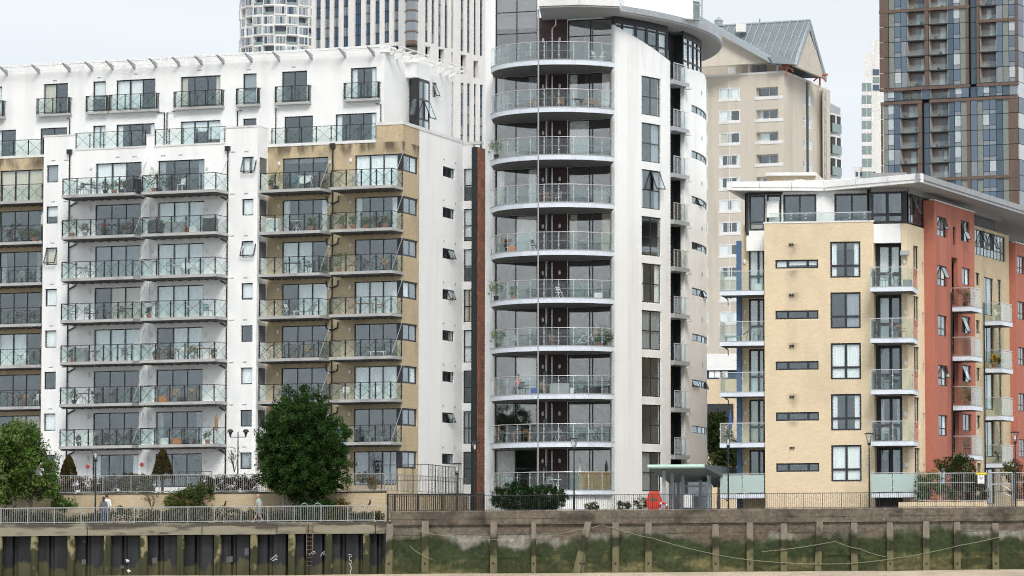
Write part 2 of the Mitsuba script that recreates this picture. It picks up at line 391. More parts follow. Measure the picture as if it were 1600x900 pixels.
# the side wall to the right of the corner
uk = PY.u(629, 240)
PS = Plane(PY.at(uk, 0, 0), 4.6)
zk1, zk0 = PS.z(632, 240) - zf[0], PS.z(632, 267.5) - zf[0]
uq = PS.u(653.5, 255); ubr = PS.u(655.2, 255); uend = PS.u(723.2, 230)
um0, um1 = PS.u(692.2, 266), PS.u(710.6, 266); zm1, zm0 = PS.z(701, 261.5) - zf[0], PS.z(701, 277.5) - zf[0]
SF = ['part', 'dark', 'dark', 'part', 'dark', 'sides', 'dark', 'part']
for i in range(8):
    win(LB, PS, 0.12, uq, zf[i] + zk0, zf[i] + zk1, (.52,), fill=SF[i], dep=0, fw=.13, mw=.1)
    win(LB, PS, um0, um1, zf[i] + zm0, zf[i] + zm1, (.45,), fill=rng.choice(['dark', 'sides', 'dark']), openp=[(1, 0)] if i in (2, 3, 6) else (), dep=2.0)
    for du in (0.5, 3.4): put(LB + '__vent', cached('sv', lambda: shape(MB().lathe([[.001, -.06], [.07, -.06], [.07, .0], [.001, .0]], 8), 'metal_grey')), None, PS.M @ trans(um0 - .3 + du * .8, 0, zf[i] + zm1 + .45) @ np.array([[1, 0, 0, 0], [0, 0, 1, 0], [0, -1, 0, 0], [0, 0, 0, 1.]]))
for i in range(8):
    put(LB + '__corner_post', MB().box(PY.u(622, 243), uk - .005, .03, .2, zf[i] + zk0, zf[i] + WH).box(PY.u(624.3, 243), PY.u(626, 243), -.0, .029, zf[i] + zk0, zf[i] + WH), 'frame_dark', PY.M)
    PY.holes.append((PY.u(621.5, 243), uk + .02, zf[i] + zk0, zf[i] + WH)); PS.holes.append((-.1, .13, zf[i] + zk0, zf[i] + zk1))
    put(LB + '__corner_post', MB().box(.01, .11, .03, .2, zf[i] + zk0, zf[i] + zk1), 'frame_dark', PS.M)
# stair strip: dark glazing, black post, terracotta tiles
PF2 = Plane(PS.at(uend, 0, 0), -0.30)
ue = PF2.u(724.6, 300), PF2.u(739, 300), PF2.u(746.5, 300)
ztop_st = PF2.z(731, 263)
for i in range(8):
    z1 = ztop_st - .02 - FLOOR * i
    win(LB, PF2, ue[0], ue[1], z1 - 2.30, z1, (), (.48,), fill=rng.choice(['sides', 'dark', 'full', 'blind']), fw=.06, dep=1.0, ml=.1, mr=.02)
    if i < 7: put(LB + '__spandrel_panel', cached('spn', lambda: shape(MB().box(0, ue[1] - ue[0], .06, .12, 0, .52), 'frame_dark')), None, PF2.M @ trans(ue[0], 0, z1 - 2.85))
zpar2 = PF2.z(735, 226)
put(LB + '__post', MB().box(ue[1] + .01, ue[2], -.12, .5, zbase, zpar2 - .2), 'frame_dark', PF2.M)
PT3 = Plane(PF2.at(ue[2] + .08, -.12, 0), 3.4)
for i in range(95):
    z1 = zpar2 - .25 - .30 * i
    if z1 < zbase + .3: break
    put(LB + '__terracotta_tile', cached('tct', lambda: shape(MB().box(0.02, PT3.u(757.5, 400), .0, .06, -.285, 0), 'terracotta')), None, PT3.M @ trans(0, -.02 * (i % 2) * .3, z1))
put(LB + '__tile_backing', MB().box(.0, 2.4, .05, .5, zbase, zpar2 - .2), 'frame_dark', PT3.M)

# walls: outlines measured on each plane
zw_a = PW.z(160, 233.5); zpier = PW.z(380, 199.5); zp0 = PW.z(90, 213)
up = [PW.u(x, 300) for x in (68, 116.5, 228, 240.5, 352)]
wall(LB, PW, [(up[0], zbase), (ucorner, zbase), (ucorner, zpier), (up[4], zpier), (up[4], zw_a), (up[3], zw_a), (up[3], zpier - .25), (up[2], zpier - .25), (up[2], zw_a), (up[1], zw_a), (up[1], zp0), (up[0], zp0)], 'white_render')
wall(LB, PR, [(0.0, zbase), (1.75, zbase), (1.75, zpier), (0.0, zpier)], 'white_render', thick=.28)
put(LB + '__pilaster', MB().box(PW.u(222.5, 300), PW.u(236, 300), -.16, -.003, zbase, zw_a - .6), 'white_render', PW.M)
zy = PY.z(500, 226.5); zyt = PY.z(610, 195)
wall(LB, PY, [(PY.u(404, 300), zbase), (uk, zbase), (uk, zyt), (PY.u(588, 210), zyt), (PY.u(588, 210), zy), (PY.u(404, 300), zy)], 'yellow_brick', name='brick_wall')
zl = PY.z(30, 247)
wall(LB, PY, [(PY.u(-60, 300), zbase), (PY.u(73, 300), zbase), (PY.u(73, 300), zl), (PY.u(-60, 300), zl)], 'yellow_brick', name='brick_wall')
zS = zyt
wall(LB, PS, [(0.0, zbase), (ubr, zbase), (ubr, zS), (0.0, zS)], 'yellow_brick', name='brick_wall', thick=.29)
wall(LB, PS, [(ubr, zbase), (uend, zbase), (uend, zS), (ubr, zS)], 'white_render')
wall(LB, PF2, [(0, zbase), (ue[1], zbase), (ue[1], zpar2), (0, zpar2)], 'white_render')
# copings
cp = MB()
def coping(P, u0, u1, z, h=.22, o=.06): put(LB + '__coping', MB().box(u0, u1, -o, .34, z, z + h), 'white_trim', P.M)
coping(PY, PY.u(588, 210), uk + .06, zyt); coping(PS, .35, uend, zS, .22, .055); coping(PF2, .0, ue[2] + .3, zpar2 + .004, .2)
coping(PW, up[4] - .05, ucorner + .02, zpier, .12); coping(PW, up[0] - .05, up[1], zp0, .1); coping(PW, up[2], up[3], zpier - .25, .1)
coping(PR, .36, 1.75, zpier, .12, .02)
coping(PW, up[1], up[2], zw_a, .12); coping(PW, up[3], up[4], zw_a, .12); coping(PY, PY.u(404, 300) + .6, PY.u(588, 210), zy, .2); coping(PY, PY.u(-60, 300), PY.u(68, 300), zl, .18)

# terrace railings of the set-back storeys
def terrace(P, px0, px1, z, nb):
    u0, u1 = P.u(px0, 220), P.u(px1, 220); L, h = u1 - u0, 1.1
    k = put(LB + '__terrace_railing', MB().box(0, L, .05, .10, h - .03, h + .01), 'metal_black', P.M @ trans(u0, 0, z))
    M = P.M @ trans(u0, 0, z)
    xs = np.linspace(.05, L - .05, nb + 1)
    for x in xs: put(k + '__post', cached('tp', lambda: shape(MB().box(-.035, .035, .06, .085, 0, h - .03).box(-.09, .09, .05, .06, .88, .915).box(-.09, .09, .05, .06, .22, .255), 'metal_black')), None, M @ trans(x, 0, 0))
    w = xs[1] - xs[0]
    for x in xs[:-1]:
        put(k + '__glass_panel', pane_shape(w - .1, .95, 'balcony_glass'), None, M @ trans(x + .05, .075, .08))
        put(k + '__cross_brace', cached(('tcb', round(w, 2)), lambda: shape(MB().tube([[.06, .055, .12], [w - .06, .055, .98]], .012, 4).tube([[.06, .055, .98], [w - .06, .055, .12]], .012, 4), 'metal_black')), None, M @ trans(x, 0, 0))
cut_ = 0
terrace(PW, 117, 227.5, zw_a + .12, 5); terrace(PW, 241, 351.5, zw_a + .12, 5)
terrace(PY, 423, 588, zy + .2, 7); terrace(PY, -50, 68, zl + .18, 5)

# the two set-back storeys
zu1, zu2 = PU.z(240, 181), PU.z(240, 125)          # sill line of the top storey is measured at its slab
PUW = [(-14, 3, 0), (68, 106, 1), (145, 165, 0), (181.5, 242.5, 2), (282, 344, 2), (379.5, 400.5, 0), (440, 479.5, 1), (547.5, 588, 1)]
ztw = PU.z(212, 124); zslab = PU.z(212, 172.5)
ULF = ['sides', 'part', 'blind', 'part', 'sides', 'full', 'dark', 'sides']
for n, (a, c, k) in enumerate(PUW):
    u0, u1 = PU.u(a, 150), PU.u(c, 150); cols = {0: (), 1: (.5,), 2: (.34, .67)}[k]
    win(LB, PU, u0, u1, zslab + .03, ztw, cols, (.5,) if k == 0 else (), fill=ULF[n], fw=.08)
    e0, e1 = u0 - .32, u1 + .36; L = e1 - e0; h = 1.12
    M = PU.M @ trans(e0, -.42, zslab)
    j = put(LB + '__juliet_balcony', MB().box(0, L, 0, .42, -.16, 0), 'slab_paint', M)
    put(j + '__handrail', MB().box(0, L, 0, .05, h - .04, h).box(0, .05, .051, .42, h - .042, h - .002).box(L - .05, L, .051, .42, h - .042, h - .002).box(.02, L - .02, .005, .045, .08, .12), 'metal_black', M)
    nb = {0: 1, 1: 2, 2: 3}[k]; xs = np.linspace(.05, L - .05, nb + 1)
    for x in xs: put(j + '__post', cached('jp', lambda: shape(MB().box(-.04, .04, .01, .04, 0, h - .04), 'metal_black')), None, M @ trans(x, 0, 0))
    for x in (.025, L - .025): put(j + '__side_bars', MB().box(x - .02, x + .02, .10, .14, 0, h - .04).box(x - .02, x + .02, .25, .29, 0, h - .04), 'metal_black', M)
    w = xs[1] - xs[0]
    for x in xs[:-1]:
        put(j + '__glass_panel', pane_shape(w - .1, .9, 'balcony_glass'), None, M @ trans(x + .05, .03, .12))
        put(j + '__cross_brace', MB().tube([[.05, .0, .14], [w - .05, .0, h - .08]], .012, 4).tube([[.05, .0, h - .08], [w - .05, .0, .14]], .012, 4), 'metal_black', M @ trans(x, 0, 0))
zt9 = PU.z(212, 193.5)
PUL = [(-20, 25, 1), (63, 105, 1), (145, 165, 0), (181.5, 241.5, 2), (282, 344, 2), (379.5, 400.5, 0), (444, 489, 1), (524, 588, 2)]
for n, (a, c, k) in enumerate(PUL):
    win(LB, PU, PU.u(a, 200), PU.u(c, 200), zt9 - 2.3, zt9, {0: (), 1: (.5,), 2: (.34, .67)}[k], fill=rng.choice(['dark', 'sides', 'blind', 'part']))
ucu = PU.u(600.5, 120); zeave = PU.z(300, 97.5)
wall(LB, PU, [(PU.u(-60, 100), zw_a - 1.2), (ucu, zw_a - 1.2), (ucu, zeave), (PU.u(-60, 100), zeave)], 'white_render')
PUS = Plane(PU.at(ucu, 0, 0), 3.7)
ube = PUS.u(635, 130), PUS.u(672, 130)
uue = PUS.u(706, 150)
zb1, zb0 = PUS.z(645, 126), PUS.z(645, 126) - 4.3
sl = (PUS.u(676, 140), PUS.u(682.5, 140)); zsl = PUS.z(679, 129), PUS.z(679, 152)
win(LB, PUS, sl[0], sl[1], zsl[1], zsl[0], openp=[(0, 0)], dep=1.5, fill='dark')
win(LB, PUS, sl[0] - .1, sl[1], zsl[1] - 4.0, zsl[1] - 2.9, dep=1.5, fill='dark')
# dark glazed bay that stands out of the side
o = .75
PB = Plane(PUS.at(ube[0], -o, 0), -0.30)
wB = PB.u(651, 160)
PB2 = Plane(PB.at(wB, 0, 0), 3.7); LB2 = PB2.u(671.5, 160)
win(LB, PB, .04, wB - .25, zb0, zb1, (), (.36, .68), fill='dark', fw=.16, mw=.14, openp=[(0, 1)], dep=0, hole=False, v=0)
win(LB, PB2, .10, LB2, zb0, zb1, (.5,), (.36, .68), fill='dark', fw=.14, mw=.12, openp=[(1, 1)], dep=0, hole=False, v=0)
put(LB + '__bay_core', MB().box(.5, LB2 - .1, .3, 1.6, zb0, zb1), 'room_dark', PB2.M)
put(LB + '__bay_post', MB().box(wB - .24, wB + .02, -.02, .22, zb0, zb1 + .05), 'frame_dark', PB.M)
put(LB + '__bay_roof', MB().box(-.05, LB2 + .05, -.05, 1.7, zb1 + .055, zb1 + 1.15), 'white_render', PB2.M)
wall(LB, PUS, [(0, zw_a - 1.2), (uue, zw_a - 1.2), (uue, zeave), (0, zeave)], 'white_render', thick=.29)
# eaves: roof edge, three louvre blades, brackets
def eaves(P, u0, u1, zt, n, us=None, o=1.0, bm='metal_grey', th=.05):
    k = put(LB + '__eaves', MB().box(u0, u1, -.07, 1.2, zt + .36, zt + .44).box(u0, u1, -.012, .30, zt + .004, zt + .36), 'white_render', P.M)
    for i, (v, z) in enumerate(((-o, .30), (-o * .52, .17))):
        put(k + '__louvre_blade', MB().poly([(u0, zt + z - .02), (u1, zt + z - .02), (u1, zt + z + .04), (u0, zt + z + .04)], v, v + .07), 'white_render', P.M)
    for u in us:
        b = MB(); pr = [(0, zt - .26), (0, zt + .08), (-o - .05, zt + .30), (-o - .05, zt + .24)]
        v = [(u + s, y, z) for s in (-th, th) for y, z in pr]
        b.raw(v, [[0, 1, 2], [0, 2, 3], [4, 6, 5], [4, 7, 6], [0, 4, 5], [0, 5, 1], [1, 5, 6], [1, 6, 2], [2, 6, 7], [2, 7, 3], [3, 7, 4], [3, 4, 0]])
        put(k + '__bracket', b, bm, P.M)
BR = [12, 62, 110, 145, 177, 211, 245, 281, 316, 350, 394, 437, 488, 540, 585]
zev = zeave
eaves(PU, PU.u(-60, 100), ucu + .3, zev, 0, [PU.u(x, 105) for x in BR])
eaves(PUS, -.1, uue, zev, 0, [uue * q for q in (.04, .16, .28, .40, .62, .80, .90, .98)], o=1.3, bm='white_trim', th=.03)
# roofs behind the parapets, so the building is closed from above
def planpt(P, u, v): return tuple(P.at(u, v, 0)[:2])
put(LB + '__roof', MB().plan([planpt(PU, PU.u(-60, 100), .35), planpt(PU, ucu - .2, .35), planpt(PUS, uue, .4), planpt(PUS, uue, 9), planpt(PU, PU.u(-60, 100), 14)], zev + .1, zev + .29), 'zinc')
put(LB + '__terrace_deck', MB().plan([planpt(PY, PY.u(-60, 300), .31), planpt(PY, PY.u(70, 300), .31), planpt(PW, up[0] + .1, .31), planpt(PW, ucorner - .35, .31), planpt(PW, ucorner - .35, 2.05), planpt(PY, uk - .35, .31), planpt(PS, uend - .3, .31), planpt(PS, uend, 9), planpt(PU, PU.u(-60, 100), 6)], zw_a - .6, zw_a - .35), 'metal_grey')
put(LB + '__back_wall', MB().plan([planpt(PU, PU.u(-60, 100), 14), planpt(PUS, uue, 9.05), planpt(PUS, uue, 9.4), planpt(PU, PU.u(-60, 100), 14.4)], zbase, zev), 'white_render')

# drain pipes, vents, wall lights
def pipe(P, pts, r=.05, m='metal_black', b=LB): return put(b + '__drainpipe', MB().tube([P.at(u, -.09, z) for u, z in pts], r, 6), m)
for x, y in ((110, 241), (357, 236)):
    u, z = PW.uv(x, y); pipe(PW, [(u, z), (u, zbase)])
    put(LB + '__rain_hopper', MB().box(u - .16, u + .16, -.24, -.01, z, z + .32), 'metal_black', PW.M)
    for i in range(7): pipe(PW, [(u, zf[i] - .75), (u + .02, zf[i] - .62), (u + (.6 if x < 200 else -.5), zf[i] - .36)])
u, z = PY.uv(521, 232); pipe(PY, [(u, z), (u, zbase)]); put(LB + '__rain_hopper', MB().box(u - .17, u + .17, -.26, -.01, z, z + .34), 'metal_black', PY.M)
for i in range(7):
    for s in (-.42, .42): pipe(PY, [(u, zf[i] - .95), (u + s, zf[i] - .80), (u + s * 1.05, zf[i] - .42)])
for (x, ya, yb, xo) in ((258, 176, 207, 247), (262, 176, 203, 274), (372, 174, 198, 378), (432, 170, 212, 431), (596, 163, 192, 588), (110, 186, 210, 106)):
    u = PU.u(x, ya); pipe(PU, [(PU.u(xo, ya), PU.z(x, ya - 1)), (u, PU.z(x, ya)), (u, PU.z(x, yb) - 1)], .04)
lamp_s = cached('wl', lambda: shape(trimesh.creation.icosphere(2, 1.0), 'white_trim', True))
def wlight(P, px, i, py0=262):
    u, z = P.uv(px, py0); S = np.diag([.10, .07, .17, 1]); put(LB + '__wall_light', lamp_s, None, P.M @ trans(u, -.06, zf[i] + z - zf[0]) @ S)
for i in range(8):
    for x in (142.5, 227.5, 239, 324): wlight(PW, x, i)
    for x, y in ((436.5, 256.5), (516, 253), (548.5, 251)): wlight(PY, x, i, y)
vent_s = cached('vt', lambda: shape(MB().box(-.16, .16, -.02, -.002, -.045, .045), 'metal_grey'))
for i in range(8):
    for x, y in ((83.5, 251), (103.5, 250.5), (184, 246), (210, 245), (255, 243.5), (282, 242.5), (364, 238), (385, 237)):
        u, z = PW.uv(x, y); put(LB + '__vent', vent_s, None, PW.M @ trans(u, 0, zf[i] + z - zf[0]))
for x, y in ((86, 126), (155, 121.5), (212, 116), (312, 110), (389, 109), (459, 105)):
    u, z = PU.uv(x, y); put(LB + '__vent', vent_s, None, PU.M @ trans(u, 0, z))
# ------------------------------------------------------------------ the round white tower
TW = thing('apartment_tower', 'tall white rounded apartment tower with curved glass balconies on its front', 'apartment tower')
TG = Plane.px(862, 224.6, -0.28)                       # recessed glazing plane
yb_ = [105, 179, 252.3, 326, 401, 475, 549.5, 624, 698.7, 772]
# front balcony plan: an arc through three measured points
A3 = [at(767, 110, 223.6)[:2], at(868, 95, 219.6)[:2], at(960, 101, 221.2)[:2]]
def circle3(a, b, c):
    m = np.array([[b[0] - a[0], b[1] - a[1]], [c[0] - a[0], c[1] - a[1]]]) * 2
    r = np.array([b @ b - a @ a, c @ c - a @ a]); o = np.linalg.solve(m, r); return o, np.linalg.norm(a - o)
AC, AR = circle3(*A3)
th0, th1 = [math.atan2(p[1] - AC[1], p[0] - AC[0]) for p in (A3[0], A3[2])]
def arcpts(r, n=28, a=0.0, b=1.0): return [(AC[0] + r * math.cos(t), AC[1] + r * math.sin(t)) for t in np.linspace(th0 + (th1 - th0) * a, th0 + (th1 - th0) * b, n)]
zt_top, zt_bot = at(960, yb_[0], 221.2)[2], at(960, yb_[8], 221.2)[2]
TF = (zt_top - zt_bot) / 8
ztf = [zt_top + .33 - TF * i for i in range(10)]       # slab tops
glz = [tuple(TG.at(TG.u(954), .05, 0)[:2]), tuple(TG.at(TG.u(770), .05, 0)[:2])]
def tower_balcony():
    out = []
    out.append(('', shape(MB().plan(arcpts(AR) + glz, -.33, -.02), 'slab_blue')))
    out.append(('__edge_trim', shape(MB().plan(Polygon(arcpts(AR + .04) + arcpts(AR - .06)[::-1]), -.018, .035), 'metal_grey')))
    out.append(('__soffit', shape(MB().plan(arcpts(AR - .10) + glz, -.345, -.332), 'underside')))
    out.append(('__deck', shape(MB().plan(arcpts(AR - .08) + glz, -.018, .02), 'metal_grey')))
    out.append(('__handrail', shape(MB().tube([(x, y, 1.20) for x, y in arcpts(AR - .02)], .030, 6), 'steel')))
    out.append(('__inner_rail', shape(MB().tube([(x, y, .62) for x, y in arcpts(AR - .20)], .018, 5), 'metal_grey')))
    N = 11
    for i in range(N + 1):
        x, y = arcpts(AR - .06, N + 1)[i]
        out.append(('__post', shape(MB().box(x - .02, x + .02, y - .02, y + .02, .036, 1.17).box(x - .06, x + .06, y - .03, y + .03, .30, .35).box(x - .06, x + .06, y - .03, y + .03, .86, .91), 'steel')))
    for i in range(N):
        p = arcpts(AR - .005, 4, (i + .04) / N, (i + .96) / N); b = MB()
        for a, c in zip(p[:-1], p[1:]): b.quad([*a, .05], [*c, .05], [*c, 1.10], [*a, 1.10])
        out.append(('__glass_panel', shape(b, 'balcony_glass')))
    d = TG.d * .02
    a, c = np.array(arcpts(AR - .1, 3)[1]), TG.at(TG.u(858), 0, 0)[:2]
    out.append(('__divider_screen', shape(MB().quad([*a, .05], [*c, .05], [*c, 1.9], [*a, 1.15]), 'balcony_glass')))
    return out
TB = tower_balcony()
for i in range(10):
    M = trans(0, 0, ztf[i]); k = None
    for nm, d in TB:
        if i == 9 and nm == '__inner_rail': continue
        if k is None: k = put(TW + '__balcony', d, None, M)
        else: put(k + nm, d, None, M)
# glazing between the balconies
g0, g1, g2, g3 = [TG.u(x) for x in (772.5, 839, 886, 954)]
hh = TG.z(950, 112); hd = hh - ztf[1]            # door head above the slab
TFA = ['dark', 'sides', 'dark', 'sides', 'part', 'dark', 'dark', 'part', 'dark', 'part', 'dark']
TFB = ['dark', 'sides', 'part', 'dark', 'sides', 'dark', 'dark', 'dark', 'dark', 'dark', 'sides']
for i in range(1, 11):
    z = ztf[i] if i < 10 else ztf[9] - TF
    if i == 10: continue
    win(TW, TG, g0, g1, z + .03, z + hd, (.48,), fill=TFA[i], fw=.09, v=.12, glass='tower_glass', mr=.02)
    win(TW, TG, g2 + .02, g3, z + .03, z + hd, (.5,), fill=TFB[i], fw=.09, v=.12, glass='tower_glass', ml=.02, room='room_dark' if i == 7 else 'room')
# top storey: tall glazing
ztt = ztf[0]
win(TW, TG, g0, g1, ztt + .03, ztt + 6.2, (.5,), (.42, .66), fill='dark', fw=.09, mr=.02, dep=2.5, glass='tower_glass')
win(TW, TG, g2 + .02, g3 + .15, ztt + .03, ztt + 3.35, (.5,), (.66,), fill='dark', fw=.09, ml=.02, glass='tower_glass')
cl = MB()
put(TW + '__cladding', MB().box(g1 + .02, g2, -.02, .25, ztf[9] - .3, ztt + 3.6), 'cladding_maroon', TG.M)
put(TW + '__screen_post', MB().box(TG.u(855.5), TG.u(857), -.35, -.03, ztf[9], ztt + 1.9), 'steel', TG.M)
for i in range(10):
    put(TW + '__lintel', cached('lin', lambda: shape(MB().box(g0 - .1, g1, -.07, -.003, 0, ztf[0] - ztf[1] - hd - .35), 'white_trim')), None, TG.M @ trans(0, 0, ztf[i] - TF + hd))
    put(TW + '__lintel', cached('lin2', lambda: shape(MB().box(g2 - .1, g3 + .1, -.07, -.003, 0, ztf[0] - ztf[1] - hd - .35), 'white_trim')), None, TG.M @ trans(0, 0, ztf[i] - TF + hd))
    for x in (849, 875):
        put(TW + '__wall_light', lamp_s, None, TG.M @ trans(TG.u(x), -.08, ztf[i] + 2.05) @ np.diag([.09, .06, .16, 1]))
pz = at(841, 20, 219.9)
put(TW + '__drainpipe', MB().tube([at(841.3, 95, 219.75) * [1, 1, 0] + [0, 0, ztt + 3.4], at(841.3, 95, 219.75) * [1, 1, 0] + [0, 0, zbase + .6]], .05, 8), 'zinc')
for i in range(10):
    u = TG.u(866.5); put(TW + '__drainpipe', MB().tube([TG.at(u, -.45, ztf[i] + .03), TG.at(u, -.45, ztf[i] + 2.72)], .045, 6), 'steel')
u = TG.u(866.5); put(TW + '__drainpipe', MB().tube([TG.at(u, -.45, ztt + 2.6), TG.at(u, -.45, ztt + 2.75), TG.at(u + .25, -.45, ztt + 3.0), TG.at(u + .25, -.45, ztt + 3.4)], .05, 6), 'steel')
zb9 = 3.0
ul, ur = TG.u(757.5), TG.u(961)
wall(TW, TG, [(ul, zb9), (ur, zb9), (ur, ztt + 3.0), (ul + 0, ztt + 7.5), (ul, zb9)], 'white_render', thick=.34)
put(TW + '__side_wall', MB().box(ul, ul + .35, .345, 9, zb9, ztt + 7.4), 'white_render', TG.M)

# the curved white wall to the right
class Arc:
    def __init__(s, c, R): s.c, s.R, s.holes = np.array([c[0], c[1], 0.0]), R, []
    def uv(s, px, py):
        r = ray(px, py); o = CAM - s.c
        a, b, c = r[0]**2 + r[1]**2, 2 * (r[0] * o[0] + r[1] * o[1]), o[0]**2 + o[1]**2 - s.R**2
        k = (-b - math.sqrt(max(b * b - 4 * a * c, 0))) / (2 * a); p = CAM + r * k
        return s.R * math.atan2(p[0] - s.c[0], -(p[1] - s.c[1])), p[2]
    def u(s, px, py=500): return s.uv(px, py)[0]
    def at(s, u, v, z):
        a = u / s.R; return s.c + np.array([(s.R - v) * math.sin(a), -(s.R - v) * math.cos(a), z])
    def tan(s, u):                      # the tangent plane with its origin at u
        a = u / s.R; return Plane(s.at(u, 0, 0), math.tan(min(a, 1.55)))
    def bend(s, poly, v0, v1, step=.6):
        b = MB(); g = poly if hasattr(poly, 'geom_type') else Polygon(poly).buffer(0)
        x0, _, x1, _ = g.bounds; n = max(1, int(math.ceil((x1 - x0) / step)))
        xs = np.linspace(x0, x1, n + 1)
        for a, c in zip(xs[:-1], xs[1:]): b.poly(g.intersection(sbox(a, -50, c, 400)), v0, v1)
        for V in b.V:
            a = V[:, 0] / s.R; r = s.R - V[:, 1]
            V[:] = np.stack([s.c[0] + r * np.sin(a), s.c[1] - r * np.cos(a), V[:, 2]], 1)
        return b
TA = Arc((-35.8, 236.4), 20.0)
sa0 = TA.u(960.5); sa1 = 20.0 * math.radians(100)
w0, w1 = TA.u(1002.5, 120), TA.u(1032.5, 120)
r0, r1 = TA.u(1047.5, 300), TA.u(1069.5, 300)
q0, q1 = TA.u(1080.5, 170), TA.u(1103.6, 185)
zwt = [TA.uv(1016, y)[1] for y in (120, 706)]; zwb = TA.uv(1016, 180.5)[1]
TFW = (zwt[0] - zwt[1]) / 8
PTW = TA.tan((w0 + w1) / 2); hw = (w1 - w0) / 2
WF = ['dark', 'part', 'sides', 'dark', 'sides', 'full', 'dark', 'dark', 'part']
for i in range(9):
    z1, z0 = zwt[0] - TFW * i, zwb - TFW * i
    win(TW, PTW, -hw, hw, z0, z1, (.52,), (.48,), fill=WF[i], v=.14, hole=False, openp=[(1, 1)] if i == 2 else (), dep=2.2)
    TA.holes.append((w0, w1, z0, z1))
# recess with small balconies
zrs = [TA.uv(1050, y)[1] for y in (125, 125 + 73.2 * 8)]; TFR = (zrs[0] - zrs[1]) / 8
zrc = [zrs[0] - TFR * i for i in range(9)]
TA.holes.append((r0, r1, zrc[8] - 3.0, ztt + 3.0))
PRC = TA.tan((r0 + r1) / 2); hr = (r1 - r0) / 2
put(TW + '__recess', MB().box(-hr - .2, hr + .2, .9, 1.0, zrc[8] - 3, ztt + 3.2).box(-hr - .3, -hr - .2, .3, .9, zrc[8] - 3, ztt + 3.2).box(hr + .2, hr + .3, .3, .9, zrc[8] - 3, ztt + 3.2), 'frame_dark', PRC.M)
sb = shape(MB().box(-hr - .02, hr + .12, -.30, .9, -.30, 0), 'metal_grey')
rl = shape(MB().box(-hr, hr + .10, -.27, -.22, 1.14, 1.19), 'steel')
for i in range(9):
    M = PRC.M @ trans(0, 0, zrc[i])
    k = put(TW + '__juliet_balcony', sb, None, M); put(k + '__handrail', rl, None, M)
    for q in range(4):
        x0 = -hr + .05 + q * (2 * hr) / 4; wq = hr / 2
        put(k + '__glass_panel', pane_shape(wq - .08, 1.02, 'balcony_glass'), None, M @ trans(x0, -.24, .06))
        put(k + '__post', cached('jpp', lambda: shape(MB().box(-.02, .02, -.27, -.22, .0, 1.14), 'metal_grey')), None, M @ trans(x0 - .04, 0, 0))
    put(k + '__drip_tray', cached('dt', lambda: shape(MB().box(hr - .35, hr + .1, -.5, -.1, -.46, -.31), 'white_trim')), None, M)
    win(TW, PRC, -hr + .05, hr - .05, zrc[i] + .02, zrc[i] + 2.3, (.5,), fill=rng.choice(['dark', 'sides', 'dark']), v=.80, hole=False, dep=0)
# slit windows, following the curve
zq1, zq0 = [TA.uv(1081.5, 163.5)[1], TA.uv(1081.5, 175)[1]]; TFQ = (TA.uv(1081.5, 163.5)[1] - TA.uv(1081.5, 163.5 + 71.6 * 7)[1]) / 7
for i in range(8):
    z1, z0 = zq1 - TFQ * i, zq0 - TFQ * i
    TA.holes.append((q0, q1, z0, z1)); n = 4; ss = np.linspace(q0, q1, n + 1)
    for j in range(n):
        P = TA.tan((ss[j] + ss[j + 1]) / 2); w = (ss[j + 1] - ss[j]) / 2
        win(TW, P, -w, w, z0, z1, fw=.06, v=.08, hole=False, dep=1.0, fill='dark', ml=0.0, mr=0.0, openp=[(0, 0)] if (i + j) % 3 == 0 and i in (2, 4, 6) else ())
# outline of the white curved wall: its top follows the slanting glazing of the top storey
zc = ztt + 3.35
sl0 = TA.uv(963, 41); sl1 = TA.uv(1046.5, 95.5); sl2 = TA.uv(1070, 106); sl3 = TA.uv(1099, 115)
poly = [(sa0, zb9), (sa1, zb9), (sa1, sl3[1] - .4), (sl3[0], sl3[1]), (sl2[0], sl2[1]), (sl1[0], sl1[1]), (sl0[0], sl0[1]), (sa0, sl0[1] + .1)]
g = Polygon(poly).buffer(0).difference(unary_union([sbox(a, c, b2, d) for a, b2, c, d in TA.holes]))
put(TW + '__curved_wall', TA.bend(g, 0, .30), 'white_render', smooth=False)
# top storey curtain wall
zcw = zc + .1
def strip(sx, sy0, sy1, hor, b=TW):
    """Curtain wall bays on the curve; sy: bottom heights at each mullion."""
    for j in range(len(sx) - 1):
        P = TA.tan((sx[j] + sx[j + 1]) / 2); w = (sx[j + 1] - sx[j]) / 2
        zl_, zr_ = sy0[j], sy0[j + 1]; lo = min(zl_, zr_)
        k = put(b + '__window', MB().box(-w - .05, -w + .05, .10, .22, zl_ - .1, sy1).box(w - .05, w + .05, .10, .22, zr_ - .1, sy1).box(-w + .05, w - .05, .11, .21, sy1 - .5, sy1), 'frame_dark', P.M)
        fr = MB()
        for h in hor:
            if h > max(zl_, zr_): fr.box(-w + .05, w - .05, .115, .205, h - .06, h + .06)
        for (h0, h1) in zip([lo, *hor], [*hor, sy1 - .5]):
            if j % 5 in (2, 3, 4) and h1 > max(zl_, zr_): fr.box(-w + .051, -w + .14, .10, .19, h0, h1 - .06).box(w - .14, w - .051, .10, .19, h0, h1 - .06)
        put(k + '__transom', fr, 'frame_dark', P.M)
        pn = MB().quad([-w, .16, zl_], [w, .16, zr_], [w, .16, sy1 - .5], [-w, .16, sy1 - .5])
        put(k + '__pane', pn, 'window_glass', P.M)
        if rng.random() < .5:
            put(k + '__blind', MB().box(-w + .12, w - .12, .3, .31, max(lo, sy1 - 1.9), sy1 - .5), rng.choice(['blind', 'curtain_white']), P.M)
def xsu(xs, y): return [TA.u(x, y) for x in xs]
sx = xsu([963, 974.5, 995, 1012.5, 1029.5, 1044.5], 60)
def lerp(a, b, t): return a + (b - a) * t
by = [lerp(sl0[1], sl1[1], (x - sl0[0]) / (sl1[0] - sl0[0])) for x in sx]
